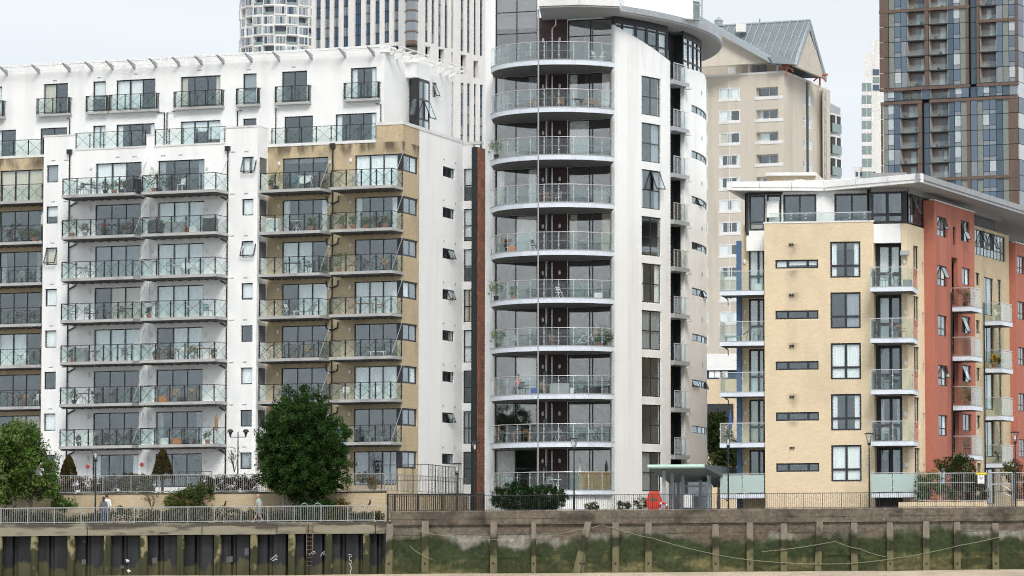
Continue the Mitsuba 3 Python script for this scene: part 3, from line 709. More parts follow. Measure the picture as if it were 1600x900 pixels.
H1, H2 = TA.uv(1029, 51)[1], TA.uv(1029, 73)[1]
strip(sx, by, zcw, sorted([H1, H2]))
sx2 = xsu([1070, 1078, 1085.5, 1092, 1098], 80)
by2 = [lerp(sl2[1], sl3[1], (x - sl2[0]) / (sl3[0] - sl2[0])) for x in sx2]
strip(sx2, by2, zcw, sorted([TA.uv(1078, 70)[1], TA.uv(1078, 97)[1]]))
put(TW + '__corner_post', MB().box(TG.u(957), TG.u(963.5), -.10, .3, ztt - .02, zcw), 'frame_dark', TG.M)
# storey core behind the curtain wall (rooms), roof disc, cornice ring
def arcxy(R, a0, a1, n=30): return [(TA.c[0] + R * math.sin(a), TA.c[1] - R * math.cos(a)) for a in np.linspace(a0, a1, n)]
A0, A1 = sa0 / 20, sa1 / 20
put(TW + '__rooms', MB().plan(Polygon(arcxy(17.2, A0, A1)+ arcxy(17.0, A0, A1)[::-1]), ztt - 4, zcw), 'room')
put(TW + '__rooms', MB().plan(Polygon(arcxy(19.5, A0, A1) + arcxy(16.8, A0, A1)[::-1]), sl1[1] - 1.2, sl1[1] - 1.0), 'room')
rim = arcxy(21.15, A0 - .02, A1 + .25, 40)
fr0 = [tuple(p[:2]) for p in (at(841.5, 10, 219.3), at(905, 5, 218.8), at(968, 0, 219.6))]
ringpoly = fr0 + rim + [tuple(TG.at(ul + 5, 12, 0)[:2]), tuple(TG.at(TG.u(842), .4, 0)[:2])]
zr0 = zcw + .02
zr0 = at(905, 9.5, 218.8)[2]
put(TW + '__roof_soffit', MB().plan(Polygon(ringpoly).buffer(-.08), zr0 - .012, zr0 + .1), 'soffit')
RP = np.array(fr0 + rim)
for a, c in zip(RP[:-1], RP[1:]):
    L = np.linalg.norm(c - a); n = max(1, int(round(L / 1.0)))
    for j in range(n):
        p, q = a + (c - a) * (j / n), a + (c - a) * ((j + 1) / n); e = (q - p) / np.linalg.norm(q - p) * .008; nn = np.array([-(q - p)[1], (q - p)[0]]); nn = nn / np.linalg.norm(nn) * .15
        put(TW + '__roof_edge_panel', MB().plan([p + e, q - e, q - e + nn, p + e + nn], zr0 + .10, zr0 + .50), 'white_trim' if a[1] < 221 else 'zinc')
put(TW + '__roof_edge', MB().plan(Polygon(ringpoly).buffer(-.02), zr0 + .101, zr0 + .46), 'white_trim')
zpent = zr0 + .46
put(TW + '__penthouse', MB().plan([tuple(at(x, 0, Y)[:2]) for x, Y in ((975, 227.5), (1083, 227.5), (1083, 233), (975, 233))], zpent, zpent + 3), 'white_render')
PP = Plane.px(1083.6, 227.7, 1.2)
win(TW, PP, .02, PP.u(1099.5, 10), zpent + .02, zpent + 3, (), (.36,), fill='blind', hole=False, dep=0, frame='metal_grey')
put(TW + '__penthouse_core', MB().box(.1, PP.u(1099.5, 10), .4, .5, zpent, zpent + 3), 'room', PP.M)
put(TW + '__upper_wall', MB().box(ul + .3, TG.u(842), .36, .5, ztt + 3, ztt + 6.4), 'room', TG.M)
# small fittings on the curved wall
for i in range(7): put(TW + '__vent', cached('tv', lambda: shape(MB().box(-.1, .1, -.05, 0, -.14, .14), 'metal_grey')), None, TA.tan(TA.u(1096, 150)).M @ trans(0, 0, TA.uv(1096, 146)[1] - TFQ * i))
put(TW + '__base_plinth', MB().plan(arcpts(AR - .3) + glz, zb9, ztf[9] - .35), 'white_render')
# ------------------------------------------------------------------ the yellow brick and red building on the right
RB = thing('brick_apartment_building', 'pale yellow brick apartment building with brick red side blocks and a flat overhanging white roof', 'apartment building')
RF = Plane.px(1300, 213, -0.10)
RL, RD, RP_ = RF.off(-2.2), RF.off(-1.1), RF.off(-1.6)
zR0 = RF.off(1.9).z(1395, 447.7); FLR = 3.265
zR = [zR0 - FLR * i for i in range(5)]
zRb = 3.0
# front windows
for i in range(5):
    z1, z0 = RF.z(1245, 405.8) - FLR * i, RF.z(1245, 419.3) - FLR * i
    win(RB, RF, RF.u(1212), RF.u(1279.3), z0, z1, (.29, .75), fill=rng.choice(['dark', 'blind', 'dark']), fw=.10, mw=.16, dep=2)
    z1, z0 = RF.z(1321, 377.3) - FLR * i, RF.z(1321, 433.8) - FLR * i
    win(RB, RF, RF.u(1298), RF.u(1345.5), z0, z1, (.5,), (.33,), fill=['sides', 'part', 'full', 'sides', 'full'][i], fw=.11, mw=.15, dep=2.5)
zRt = RF.z(1280, 348)
uR = [RF.u(x) for x in (1195, 1366)]
wall(RB, RF, [(uR[0], zRb), (uR[1], zRb), (uR[1], zRt), (uR[0], zRt)], 'pale_brick', name='brick_wall')
put(RB + '__return_wall', MB().box(uR[0], uR[0] + .3, .302, 2.2, zRb, zRt), 'pale_brick', RF.M)
put(RB + '__return_wall', MB().box(uR[1] - .3, uR[1], .302, 1.1, zRb, zRt), 'pale_brick', RF.M)
put(RB + '__coping', MB().box(uR[0] - .05, uR[1] + .05, -.06, .36, zRt, zRt + .10), 'white_trim', RF.M)
# left recess with its doors
ud = RL.u(1170.3), RL.u(1196)
zdh = RL.z(1182, 387.5) - zR0
for i in range(5):
    win(RB, RL, ud[0], ud[1] - .05, zR[i] - .1, zR[i] + zdh - .05, (.62,), (.40,), fill=rng.choice(['sides', 'full', 'dark']), fw=.12, mw=.14, dep=2)
ul_ = RL.u(1159.5)
wall(RB, RL, [(ul_, zRb), (ud[1] + .2, zRb), (ud[1] + .2, zR0 + zdh + 1.5), (ul_, zR0 + zdh + 1.5)], 'pale_brick', name='brick_wall')
put(RB + '__spandrel_panel', MB().box(ud[0], ud[1], -.03, -.003, zR0 + zdh + .02, zR0 + zdh + 1.25), 'white_render', RL.M)
put(RB + '__blue_fin', MB().box(RL.u(1152.3), ul_, -.35, 1.5, zRb, RL.z(1156, 377)), 'blue_panel', RL.M)
put(RB + '__end_wall', MB().box(ul_, ul_ + .3, .305, 17, zRb, zR0 + zdh + 1.4), 'pale_brick', RL.M)

def glass_balcony(P, u0, u1, D, zs, b=RB, frosted_last=True, np_=3, left=True, right=True, slab='slab_blue', th=.30):
    """Slab in front of plane P from u0 to u1, D deep, with glass panels on its open sides."""
    L = u1 - u0; h = 1.28
    sl = shape(MB().box(0, L, 0, D, -th, -.03), slab)
    tr = shape(MB().box(-.03, L + .03, -.03, D, -.028, .02), 'metal_grey')
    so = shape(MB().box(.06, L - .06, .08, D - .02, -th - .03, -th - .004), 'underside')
    r = MB().box(0, L, .03, .08, h - .05, h)
    if left: r.box(.0, .05, .081, D, h - .051, h - .001)
    if right: r.box(L - .05, L, .081, D, h - .051, h - .001)
    ra = shape(r, 'steel'); br = cached('bip', lambda: shape(MB().tube([[.25, D * .4, -th - .08], [.25, D - .1, -th - .16], [.25, D - .02, -th - .5]], .04, 5), 'metal_black'))
    for n, z in enumerate(zs):
        M = P.M @ trans(u0, -D, z); k = put(b + '__balcony', sl, None, M)
        put(k + '__edge_trim', tr, None, M); put(k + '__soffit', so, None, M); put(k + '__handrail', ra, None, M); put(k + '__drain', br, None, M)
        g = 'frosted_glass' if frosted_last and n == len(zs) - 1 else 'balcony_glass'
        segs = [((L * i / np_, .05), (L * (i + 1) / np_, .05)) for i in range(np_)]
        if left: segs.append(((.03, D), (.03, .06)))
        if right: segs.append(((L - .03, .06), (L - .03, D)))
        for p, q in segs:
            p, q = np.array(p), np.array(q); d = (q - p) / np.linalg.norm(q - p); a, c = p + d * .04, q - d * .04
            put(k + '__glass_panel', MB().quad([*a, .05], [*c, .05], [*c, h - .1], [*a, h - .1]), g, M)
            m_ = p + d * .02
            put(k + '__post', MB().box(m_[0] - .02, m_[0] + .02, m_[1] - .02 + .03, m_[1] + .02 + .03, .021, h - .052).box(m_[0] - .06, m_[0] + .06, m_[1] - .02, m_[1] + .02, .3, .36).box(m_[0] - .06, m_[0] + .06, m_[1] - .02, m_[1] + .02, .85, .91), 'steel', M)
zL = [RL.off(2.0).z(1150, 454) - FLR * i for i in range(5)]
glass_balcony(RL, RL.off(2).u(1124.5), RL.off(2).u(1194.3), 2.0, zL, np_=2, right=False)
UF = RF.off(1.9)
glass_balcony(RD, UF.u(1360.3), UF.u(1427.5), 3.0, zR, np_=2)
# right recess: dark doors, white panel, the corner pier
ue0, ue1 = RD.u(1367), RD.u(1410)
zhd = RD.z(1390, 383) - zR0
for i in range(5):
    win(RB, RD, ue0 + .25, ue1 - .06, zR[i] + .02, zR[i] + zhd, (.53,), (.36,), fill=['full', 'part', 'part', 'sides', 'part'][i], fw=.13, mw=.2, dep=2, room='room_dark')
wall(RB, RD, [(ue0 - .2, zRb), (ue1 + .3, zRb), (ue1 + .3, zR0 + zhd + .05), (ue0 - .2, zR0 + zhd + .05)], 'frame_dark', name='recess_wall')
zps = RF.z(1390, 349.5)
put(RB + '__spandrel_panel', MB().box(uR[1] + .01, RF.u(1409), .05, .4, zR0 + zhd + .06, zps), 'white_render', RF.M)
ucn = RF.u(1418.5)
put(RB + '__corner_pier', MB().box(RF.u(1409.5), ucn - .005, 0, 1.4, zRb, zps), 'pale_brick', RF.M)
for i in range(5):
    put(RB + '__wall_light', lamp_s, None, RF.M @ trans(RF.u(1414.5), -.06, zR[i] + 1.75) @ np.diag([.12, .07, .19, 1]))
    put(RB + '__wall_light', lamp_s, None, RL.M @ trans(RL.u(1164.5), -.06, zL[i] + 2.0) @ np.diag([.12, .07, .17, 1]))
# side facade
RS = Plane(RF.at(ucn, 0, 0), 3.2)
RS2 = RS.off(.68)
us = {x: RS.u(x, 450) for x in (1427.5, 1435.5, 1440.8, 1443, 1444, 1523, 1577)}
ur = {x: RS2.u(x, 450) for x in (1460, 1523.3, 1465.3, 1479.5, 1490, 1494, 1502.5, 1516, 1487, 1497)}
for i in range(5):
    z1, z0 = RS.z(1431, 384) - FLR * i, RS.z(1431, 432) - FLR * i
    win(RB, RS, us[1427.5], us[1435.5], z0, z1, (.5,), fill='sides', dep=1.2, ml=0, mr=0)
    z1, z0 = RS.z(1442, 410) - FLR * i, RS.z(1442, 428.5) - FLR * i
    win(RB, RS, us[1440.8], us[1443], z0, z1, fill='dark', dep=0.8, ml=0, mr=0)
zst = RS.z(1430, 353)
usr = us[1444]
wall(RB, RS, [(.0, zRb), (usr, zRb), (usr, zst), (0.0, zst)], 'pale_brick', name='brick_wall', thick=.28)
RPF = Plane(RS.at(usr, 0, 0), -0.10)             # front face of the first red block
wr = RPF.u(1460.2, 450)
zrt = RPF.z(1452, 313)
put(RB + '__red_wall', MB().box(0.0, wr, 0, .3, zRb, zrt), 'red_render', RPF.M)
RS2 = Plane(RPF.at(wr, 0, 0), 3.2)
uu = lambda x, y=500: RS2.u(x, y)
zt_ = RS2.z(1465.5, 336), RS2.z(1465.5, 367)
rows = [(RS2.z(1473, 339.5), RS2.z(1473, 370.5))] + [(RS2.z(1473, 415.5) - FLR * i, RS2.z(1473, 447.5) - FLR * i) for i in range(5)]
for n, (z1, z0) in enumerate(rows):
    win(RB, RS2, uu(1465.5), uu(1480), z0, z1, (.52,), (.36,), fill=rng.choice(['dark', 'sides']), dep=1.5, ml=0, mr=0, openp=[(1, 1)] if n in (0, 1, 3) else ())
    if n == 0: win(RB, RS2, uu(1490), uu(1494.5), z0 - .3, z1 - .4, fill='dark', dep=.8, ml=0, mr=0); win(RB, RS2, uu(1502.5), uu(1516), z0 + .1, z1 + .2, (.52,), fill='dark', dep=1.5, ml=0, mr=0, openp=[(0, 0)])
    else:
        win(RB, RS2, uu(1503.5), uu(1517), z0 + .45, z1 + .25, (.5,), fill=rng.choice(['dark', 'sides']), dep=1.5, ml=0, mr=0, openp=[(0, 0)] if n in (2, 3) else ())
        win(RB, RS2, uu(1487.5), uu(1497), z0 - 1.05, z1 + .75, fill='dark', dep=1.2, ml=0, mr=0, v=.9)
ue_ = uu(1523.4)
wall(RB, RS2, [(0.0, zRb), (ue_, zRb), (ue_, zrt), (0.0, zrt)], 'red_render', name='red_wall', thick=.28)
put(RB + '__coping', MB().box(-.04, ue_ + .04, -.05, .3, zrt + .003, zrt + .07), 'white_trim', RS2.M)
# second brick stretch and the next red block
for i in range(6):
    z1, z0 = RS.z(1531, 427) - FLR * (i - 0), RS.z(1531, 447) - FLR * (i - 0)
    if i < 5:
        win(RB, RS, RS.u(1524.5, 450), RS.u(1530.5, 450), z0, z1, fill='dark', dep=1, ml=0, mr=0)
        win(RB, RS, RS.u(1537.5, 450), RS.u(1552, 450), z0 - 1.9, z1 - .15, (.4,), fill='part', dep=1.2, ml=0, mr=0)
        win(RB, RS, RS.u(1558.5, 450), RS.u(1564.5, 450), z0 - 1.0, z1 - .1, fill='dark', dep=1, ml=0, mr=0)
zc1, zc0 = RS.z(1523.5, 357), RS.z(1523.5, 397)
win(RB, RS, RS.u(1523.6, 400), RS.u(1571, 400), zc0, zc1, (.11, .22, .33, .44, .55, .66, .77, .88), (.35,), fill='sides', dep=1.2, ml=0, mr=0, openp=[(2, 1), (5, 1)])
ub_ = us[1577]
wall(RB, RS, [(RS.u(1520, 450), zRb), (ub_, zRb), (ub_, zc1 + .2), (RS.u(1520, 450), zc1 + .2)], 'yellow_brick', name='brick_wall', thick=.28)
RPF2 = Plane(RS.at(ub_, 0, 0), -0.10); wr2 = RPF2.u(1587.5, 450); zr2 = RPF2.z(1580, 379)
put(RB + '__red_wall', MB().box(0.0, wr2, 0, .3, zRb, zr2), 'red_render', RPF2.M)
RS3 = Plane(RPF2.at(wr2, 0, 0), 3.2)
for i in range(5):
    z1, z0 = RS3.z(1595, 400) - FLR * i, RS3.z(1595, 428) - FLR * i
    win(RB, RS3, RS3.u(1590.5, 500), RS3.u(1602, 500), z0, z1, (.5,), (.35,), fill='dark', dep=1.5, ml=0, mr=0)
wall(RB, RS3, [(0.0, zRb), (12, zRb), (12, zr2), (0.0, zr2)], 'red_render', name='red_wall', thick=.28)
put(RB + '__coping', MB().box(-.04, 12, -.05, .3, zr2 + .003, zr2 + .07), 'white_trim', RS3.M)
# balconies on the side
zs1 = [RS2.off(1.4).z(1490, 472.5) - FLR * i for i in range(4)]
glass_balcony(RS2, RS2.u(1487, 480), RS2.u(1487, 480) + 2.3, 1.4, zs1, frosted_last=False, np_=2)
zs2 = [RS.off(1.35).z(1540, 495.5) - FLR * i for i in range(4)]
glass_balcony(RS, RS.u(1536, 500), RS.u(1536, 500) + 2.7, 1.35, zs2, frosted_last=False, np_=2)
for P, px in ((RS2, 1485.5), (RS, 1536.3)):
    put(RB + '__drainpipe', MB().tube([P.at(P.u(px, 500) - .12, -.1, zRb), P.at(P.u(px, 500) - .12, -.1, zR0 + .2)], .05, 6), 'metal_black')
# top storey: glazed, set back, under the overhanging roof
zpt = RP_.z(1250, 303.5); zpb = zRt - .6
for a, c, cols, rows_ in ((1170, 1196, (), (.24,)), (1197.5, 1221, (), (.14,)), (1223.5, 1275.5, (.5,), ()), (1303.5, 1358, (.5,), ())):
    win(RB, RP_, RP_.u(a, 320), RP_.u(c, 320), zpb + .3, zpt, cols, rows_, fill='blind' if a == 1197.5 else 'dark', fw=.13, mw=.1, dep=2.0)
wall(RB, RP_, [(RP_.u(1166, 320), zpb - 1), (RP_.u(1362, 320), zpb - 1), (RP_.u(1362, 320), zpt + .9), (RP_.u(1166, 320), zpt + .9)], 'white_render')
put(RB + '__glazing_bar', MB().box(RP_.u(1165.5, 320), RP_.u(1223, 320), -.05, -.003, zpt - .0, zpt + .25).box(RP_.u(1165.5, 320), RP_.u(1170, 320), -.05, -.003, zpb, zpt - .003), 'frame_dark', RP_.M)
put(RB + '__open_window_leaf', MB().box(RP_.u(1199, 320), RP_.u(1217.5, 320), -.25, -.20, RP_.z(1210, 340), RP_.z(1210, 315)), 'curtain_white', RP_.M)
put(RB + '__side_window', MB().box(RP_.u(1166, 320), RP_.u(1167.3, 320), .0, 5, zpb, zpt + .9), 'frame_dark', RP_.M)
u0, u1 = RF.u(1361, 320), RF.u(1411, 320)
win(RB, RF, u0, u1, zps + .05, RF.z(1390, 299), (.5,), (.27,), fill='dark', fw=.14, mw=.2, dep=2.5)
put(RB + '__corner_post', MB().box(u1 + .005, ucn, 0, .3, zps + .02, RF.z(1390, 299)), 'frame_dark', RF.M)
put(RB + '__glazing_head', MB().box(u0, ucn, .02, .35, RF.z(1390, 299) + .003, RF.z(1390, 299) + 1.2), 'soffit', RF.M)
win(RB, RS, .12, usr + .05, zps + .1, zps + 2.0, (.25, .5, .75), (.3,), fill='dark', dep=1.5, ml=0, mr=0, openp=[(1, 1)], hole=False, v=.05)
put(RB + '__glazing_head', MB().box(.1, 22, .04, .35, zps + 2.02, zps + 3.2), 'soffit', RS.M)
put(RB + '__glazing_back', MB().box(ue_ - .5, 22, .5, .6, zRb, zps + 3.2), 'room', RS.M)
# roof: fascia in two steps, grey soffit
c0, c1, c2 = at(1135.5, 282, 213.4), at(1287, 281.5, 214.2), at(1438, 270.5, 209.3)
ds = np.array([1, 3.05, 0]) / math.hypot(1, 3.05)
c3 = c2 + ds * 45
pl = [tuple(c[:2]) for c in (c0, c1, c2, c3, c3 + np.array([-24, 4, 0]), c0 + np.array([4, 34, 0]))]
zrf = c2[2]
put(RB + '__roof', MB().plan(Polygon(pl).buffer(-.35), zrf - .10, zrf + .06), 'zinc')
mat('fascia_grey', mikit.proc(render_fn((0.30, 0.315, 0.33), 0.15)), 0.5)
def edge(p, q, n, w0, z0, z1, nm, m):
    p, q = np.array(p), np.array(q); d = (q - p) / np.linalg.norm(q - p); nn = np.array([-d[1], d[0]])
    for i in range(n):
        a, c = p + (q - p) * i / n, p + (q - p) * (i + 1) / n
        a, c = a + d * .012, c - d * .012
        put(RB + '__' + nm, MB().plan([a + nn * w0, c + nn * w0, c + nn * .34, a + nn * .34], z0, z1), m)
for (p, q, n) in ((pl[0], pl[1], 3), (pl[1], pl[2], 3), (pl[2], pl[3], 14)):
    edge(p, q, n, 0.0, zrf - .36, zrf, 'roof_fascia_panel', 'fascia_grey' if n == 14 else 'white_render')
    edge(p, q, n, 0.07, zrf - .56, zrf - .375, 'roof_fascia_lip', 'fascia_grey' if n == 14 else 'white_render')
edge(pl[5], pl[0], 4, 0.0, zrf - .56, zrf, 'roof_fascia_panel', 'white_trim')
put(RB + '__roof_soffit', MB().plan(Polygon(pl).buffer(-.36), zrf - .55, zrf - .53), 'soffit')
for x in (1251, 1329): put(RB + '__soffit_light', MB().box(-.3, .3, -.5, -.3, zpt + .15, zpt + .35), 'curtain_white', RP_.M @ trans(RP_.u(x, 320), 0, .55))
# glass balustrade of the roof terrace
k = put(RB + '__terrace_balustrade', MB().box(uR[0] + .3, uR[1] - .1, .05, .10, zRt + .62, zRt + .67), 'steel', RF.M)
n = 7; w = (uR[1] - uR[0] - .4) / n
for i in range(n):
    put(k + '__glass_panel', pane_shape(w - .06, .52, 'balcony_glass'), None, RF.M @ trans(uR[0] + .3 + i * w, .08, zRt + .11))
    put(k + '__clamp', cached('clp', lambda: shape(MB().box(-.05, .05, .04, .1, .18, .24).box(-.05, .05, .04, .1, .40, .46), 'steel')), None, RF.M @ trans(uR[0] + .3 + (i + .5) * w, 0, zRt + .1))
# little wall fittings
for i in range(5):
    for x in (1235.5, 1239.5):
        put(RB + '__wall_spout', cached('sp', lambda: shape(MB().box(-.06, .06, -.14, 0, -.06, .06), 'metal_black')), None, RF.M @ trans(RF.u(x), 0, RF.z(1237, 382) - FLR * i))
put(RB + '__air_unit', MB().box(-.28, .28, -.5, -.02, -.15, .15), 'metal_grey', RF.M @ trans(RF.u(1414.5, 396), 0, RF.z(1414, 396)))
# ------------------------------------------------------------------ high rises behind
mat('far_white', mikit.proc(render_fn((0.72, 0.71, 0.69), 0.10)), 0.75)
mat('far_glass', (0.05, 0.085, 0.14), 0.12, specular=0.9)
mat('far_glass_slate', (0.17, 0.215, 0.27), 0.12, metallic=0.9)
mat('far_glass_blue', (0.075, 0.118, 0.180), 0.12, metallic=0.8)
mat('far_glass_pale', (0.42, 0.47, 0.49), 0.2, specular=0.8)
mat('far_glass_grey', (0.19, 0.22, 0.25), 0.15, specular=0.9)
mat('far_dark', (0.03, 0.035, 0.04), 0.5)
mat('panel_green', (0.20, 0.225, 0.205), 0.4)
mat('panel_blue', (0.072, 0.108, 0.145), 0.3)
mat('panel_brown', mikit.proc(render_fn((0.135, 0.092, 0.072), 0.2)), 0.5)
mat('recess_wall', (0.34, 0.30, 0.28), 0.8)
mat('concrete_beige', mikit.proc(render_fn((0.57, 0.525, 0.45), 0.13)), 0.9)
mat('roof_metal', mikit.proc(lambda p, n, uv: mi.Color3f(0.20, 0.235, 0.255) * (0.8 + 0.45 * mikit.fbm(p.x * .15, p.y * .15, p.z * .6, 3))), 0.5, metallic=0.2)
mat('verge_metal', (0.30, 0.35, 0.38), 0.5)
mat('far_balcony_glass', (0.20, 0.27, 0.26), 0.15, specular=0.9)

# --- white high rise of vertical fins, behind the left building
HB = thing('fin_high_rise', 'white high rise of tall vertical fins with narrow blue windows', 'high rise')
HBl = Plane.px(640, 700, -0.50, 60); HBr = Plane(HBl.o, 1.75)
zt_ = at(640, 0, 700)[2] + 12
zbB = 30.0
FB = 700 / F * 16.6
def fins(P, cols, yend, lowcols=None):
    """cols: pixel spans of the window strips; yend: where the strips end."""
    us_ = [(P.u(a, 40), P.u(c, 40)) for a, c in cols]
    zl_ = [P.z(.5 * (a + c), y) for (a, c), y in zip(cols, yend)]
    lo = us_[0][0] - .8
    for (a, c), z in zip(us_, zl_):
        n = 0; zz = z
        while zz < zt_ - 1:
            z2 = min(zz + FB, zt_)
            k = put(HB + '__window', cached(('fw', round(c - a, 1)), lambda: shape(MB().box(.08, c - a - .08, .35, .45, .35, FB - .02), rng.choice(['far_glass_blue', 'far_glass']))), None, P.M @ trans(a, 0, zz))
            scene[k]['bsdf'] = {'type': 'ref', 'id': rng.choice(['far_glass_blue', 'far_glass_blue', 'far_glass', 'far_glass_grey'])}
            put(HB + '__spandrel', cached(('fs', round(c - a, 1)), lambda: shape(MB().box(0.05, c - a - .05, .30, .44, 0, .34).box((c - a) * .5 - .05, (c - a) * .5 + .05, .28, .34, .35, FB), 'far_dark')), None, P.M @ trans(a, 0, zz))
            zz = z2
    return us_, zl_
LC = [(493, 501), (507, 515), (521, 529), (536, 544), (554, 564), (571, 578.5), (585.5, 593), (600, 608), (615, 622.5)]
ul1, zl1 = fins(HBl, LC, [78, 77, 76, 75, 72, 70.5, 69, 67, 65.5])
RC = [(664.5, 669.5), (674.5, 679.5), (685, 690), (695, 700), (705.5, 708.5), (720, 725), (730, 735), (740.5, 744.5), (750, 755)]
ur1, zr1 = fins(HBr, RC, [66, 68, 73, 75, 76, 80, 82.5, 86, 87.5])
gl = lambda P, us_, zz, u0, u1: put(HB + '__fin_wall', MB().poly(Polygon([(u0, zbB), (u1, zbB), (u1, zt_), (u0, zt_)]).difference(unary_union([sbox(a, z, c, zt_ + 1) for (a, c), z in zip(us_, zz)] + P.cut)), 0, 1.0), 'far_white', P.M)
# openings of the sky lobby and the windows below
HBl.cut, HBr.cut = [], []
for a, c in ((606, 622.5),):
    HBl.cut.append(sbox(HBl.u(a, 75), HBl.z(614, 90), HBl.u(c, 75), HBl.z(614, 71.5)))
for a, c, y0, y1 in ((664.5, 673, 72.5, 92), (685.5, 694, 76.5, 97), (705, 708, 82, 105), (720, 728.5, 85.5, 116), (740, 747.5, 95, 122)):
    HBr.cut.append(sbox(HBr.u(a, 85), HBr.z(.5 * (a + c), y1), HBr.u(c, 85), HBr.z(.5 * (a + c), y0)))
for (a, c), zz in zip(((705.5, 708.5), (720, 725), (730, 735), (740.5, 744.5), (750, 755)), (128, 129, 130, 131, 132)):
    u0, u1 = HBr.u(a, 150), HBr.u(c, 150); z1 = HBr.z(a, zz)
    HBr.cut.append(sbox(u0, z1 - 40, u1, z1))
    for i in range(8):
        k = put(HB + '__window', cached(('fwl', round(u1 - u0, 1)), lambda: shape(MB().box(.05, u1 - u0 - .05, .35, .45, .0, FB - .35), 'far_glass_blue')), None, HBr.M @ trans(u0, 0, z1 - FB * (i + 1)))
        scene[k]['bsdf'] = {'type': 'ref', 'id': rng.choice(['far_glass_blue', 'far_glass', 'far_glass_grey', 'far_glass_grey'])}
        put(HB + '__spandrel', cached(('fsl', round(u1 - u0, 1)), lambda: shape(MB().box(.02, u1 - u0 - .02, .32, .44, FB - .34, FB - .01), 'far_dark')), None, HBr.M @ trans(u0, 0, z1 - FB * (i + 1)))
gl(HBl, ul1, zl1, HBl.u(486.5, 40), HBl.u(632, 40)); gl(HBr, ur1, zr1, HBr.u(653, 40), HBr.u(770, 40))
put(HB + '__core', MB().plan([tuple(HBl.at(HBl.u(486.5, 40), 1.5, 0)[:2]), tuple(HBl.at(HBl.u(632, 40), 1.5, 0)[:2]), tuple(HBr.at(HBr.u(653, 40), 1.5, 0)[:2]), tuple(HBr.at(HBr.u(770, 40), 1.5, 0)[:2]), tuple(HBr.at(HBr.u(770, 40), 30, 0)[:2])], zbB, zt_), 'far_dark')
# projecting bronze corner bay
p0, p1, p2, p3 = [at(x, 40, Y)[:2] for x, Y in ((632.5, 697), (637, 694.5), (649, 694.5), (653.5, 697))]
zbay = at(642, 66, 695)[2]
for i in range(7):
    z = zbay + i * FB
    put(HB + '__bay_window', MB().plan([p0, p1, p2, p3], z + .23, z + FB - .16), 'far_glass_grey')
    put(HB + '__bay_band', MB().plan(Polygon([p0, p1, p2, p3]).buffer(.12), z + FB - .15, z + FB + .22), 'panel_brown')
put(HB + '__bay_base', MB().plan(Polygon([p0, p1, p2, p3]).buffer(.05), zbay - .5, zbay + .39), 'panel_brown')
q0, q1, q2, q3 = [at(x, 40, Y)[:2] for x, Y in ((631.9, 700.5), (634, 701), (652, 701), (654, 700.5))]
put(HB + '__corner_wall', MB().plan([tuple(at(x, 40, Y)[:2]) for x, Y in ((622.5, 700.2), (633.5, 696.2), (633.5, 704), (622.5, 704))], zbB, zt_).plan([tuple(at(x, 40, Y)[:2]) for x, Y in ((652.5, 696.2), (663.5, 700.2), (663.5, 706), (652.5, 706))], zbB, zt_), 'far_white')
put(HB + '__lobby_lintel', MB().plan([tuple(at(x, 40, Y)[:2]) for x, Y in ((633.7, 698), (652.3, 698), (652.3, 703), (633.7, 703))], zbay - 1.9, zbay - .52), 'far_white')

# --- cylindrical high rise with staggered white window boxes
HA = thing('round_high_rise', 'round high rise wrapped in staggered white window boxes and balconies', 'high rise')
YA = 1000.0; cA = at(428, 40, YA)[:2] + np.array([0, 13.4]); RA = 12.6
FA = YA / F * 15.75; zA0 = at(428, 91, YA - 13)[2]
AN = np.linspace(math.radians(-97), math.radians(97), 13)
def ringpt(R, a): return (cA[0] + R * math.sin(a), cA[1] - R * math.cos(a))
def sector(R0, R1, a0, a1, n=5):
    A = np.linspace(a0, a1, n); return Polygon([ringpt(R1, a) for a in A] + [ringpt(R0, a) for a in A[::-1]])
put(HA + '__core', MB().plan(Polygon([ringpt(RA - 1.9, a) for a in np.linspace(0, 2 * math.pi, 40)[:-1]]), 20, zA0 + FA * 9), 'recess_wall')
ra = random.Random(5)
for i in range(-2, 9):
    z = zA0 + i * FA
    put(HA + '__floor_band', MB().plan(sector(RA - 1.8, RA + (.0), -1.75, 1.75, 40), z - .18, z + .18), 'far_white')
    for j in range(12):
        a0, a1 = AN[j], AN[j + 1]
        st = (i + (j * 3) // 2) % 4
        if st == 0:      # recessed balcony
            put(HA + '__window', MB().plan(sector(RA - 1.8, RA - 1.6, a0 + .02, a1 - .02), z + .19, z + FA - .19), 'far_glass')
            put(HA + '__balcony_glass', MB().plan(sector(RA - .15, RA - .08, a0, a1), z + .19, z + 1.1), 'far_balcony_glass')
        else:            # white box with ribbon window
            o_ = .55 if st == 2 else .25
            k = put(HA + '__window_box', MB().plan(sector(RA - 1.7, RA + o_, a0, a1), z + .0, z + .42).plan(sector(RA - 1.7, RA + o_, a0, a1), z + FA - .36, z + FA - .01).plan(sector(RA - 1.7, RA + o_ - .01, a0, a0 + .02), z + .42, z + FA - .36).plan(sector(RA - 1.7, RA + o_ - .01, a1 - .02, a1), z + .42, z + FA - .36), 'far_white')
            nW = 6; aa = np.linspace(a0 + .02, a1 - .02, nW + 1)
            for q in range(nW): put(k + '__pane', MB().plan(sector(RA - .2, RA + o_ - .12, aa[q] + .004, aa[q + 1] - .004, 2), z + .42, z + FA - .36), ra.choice(['far_glass_pale'] * 5 + ['far_glass_grey'] * 2 + ['far_glass']))

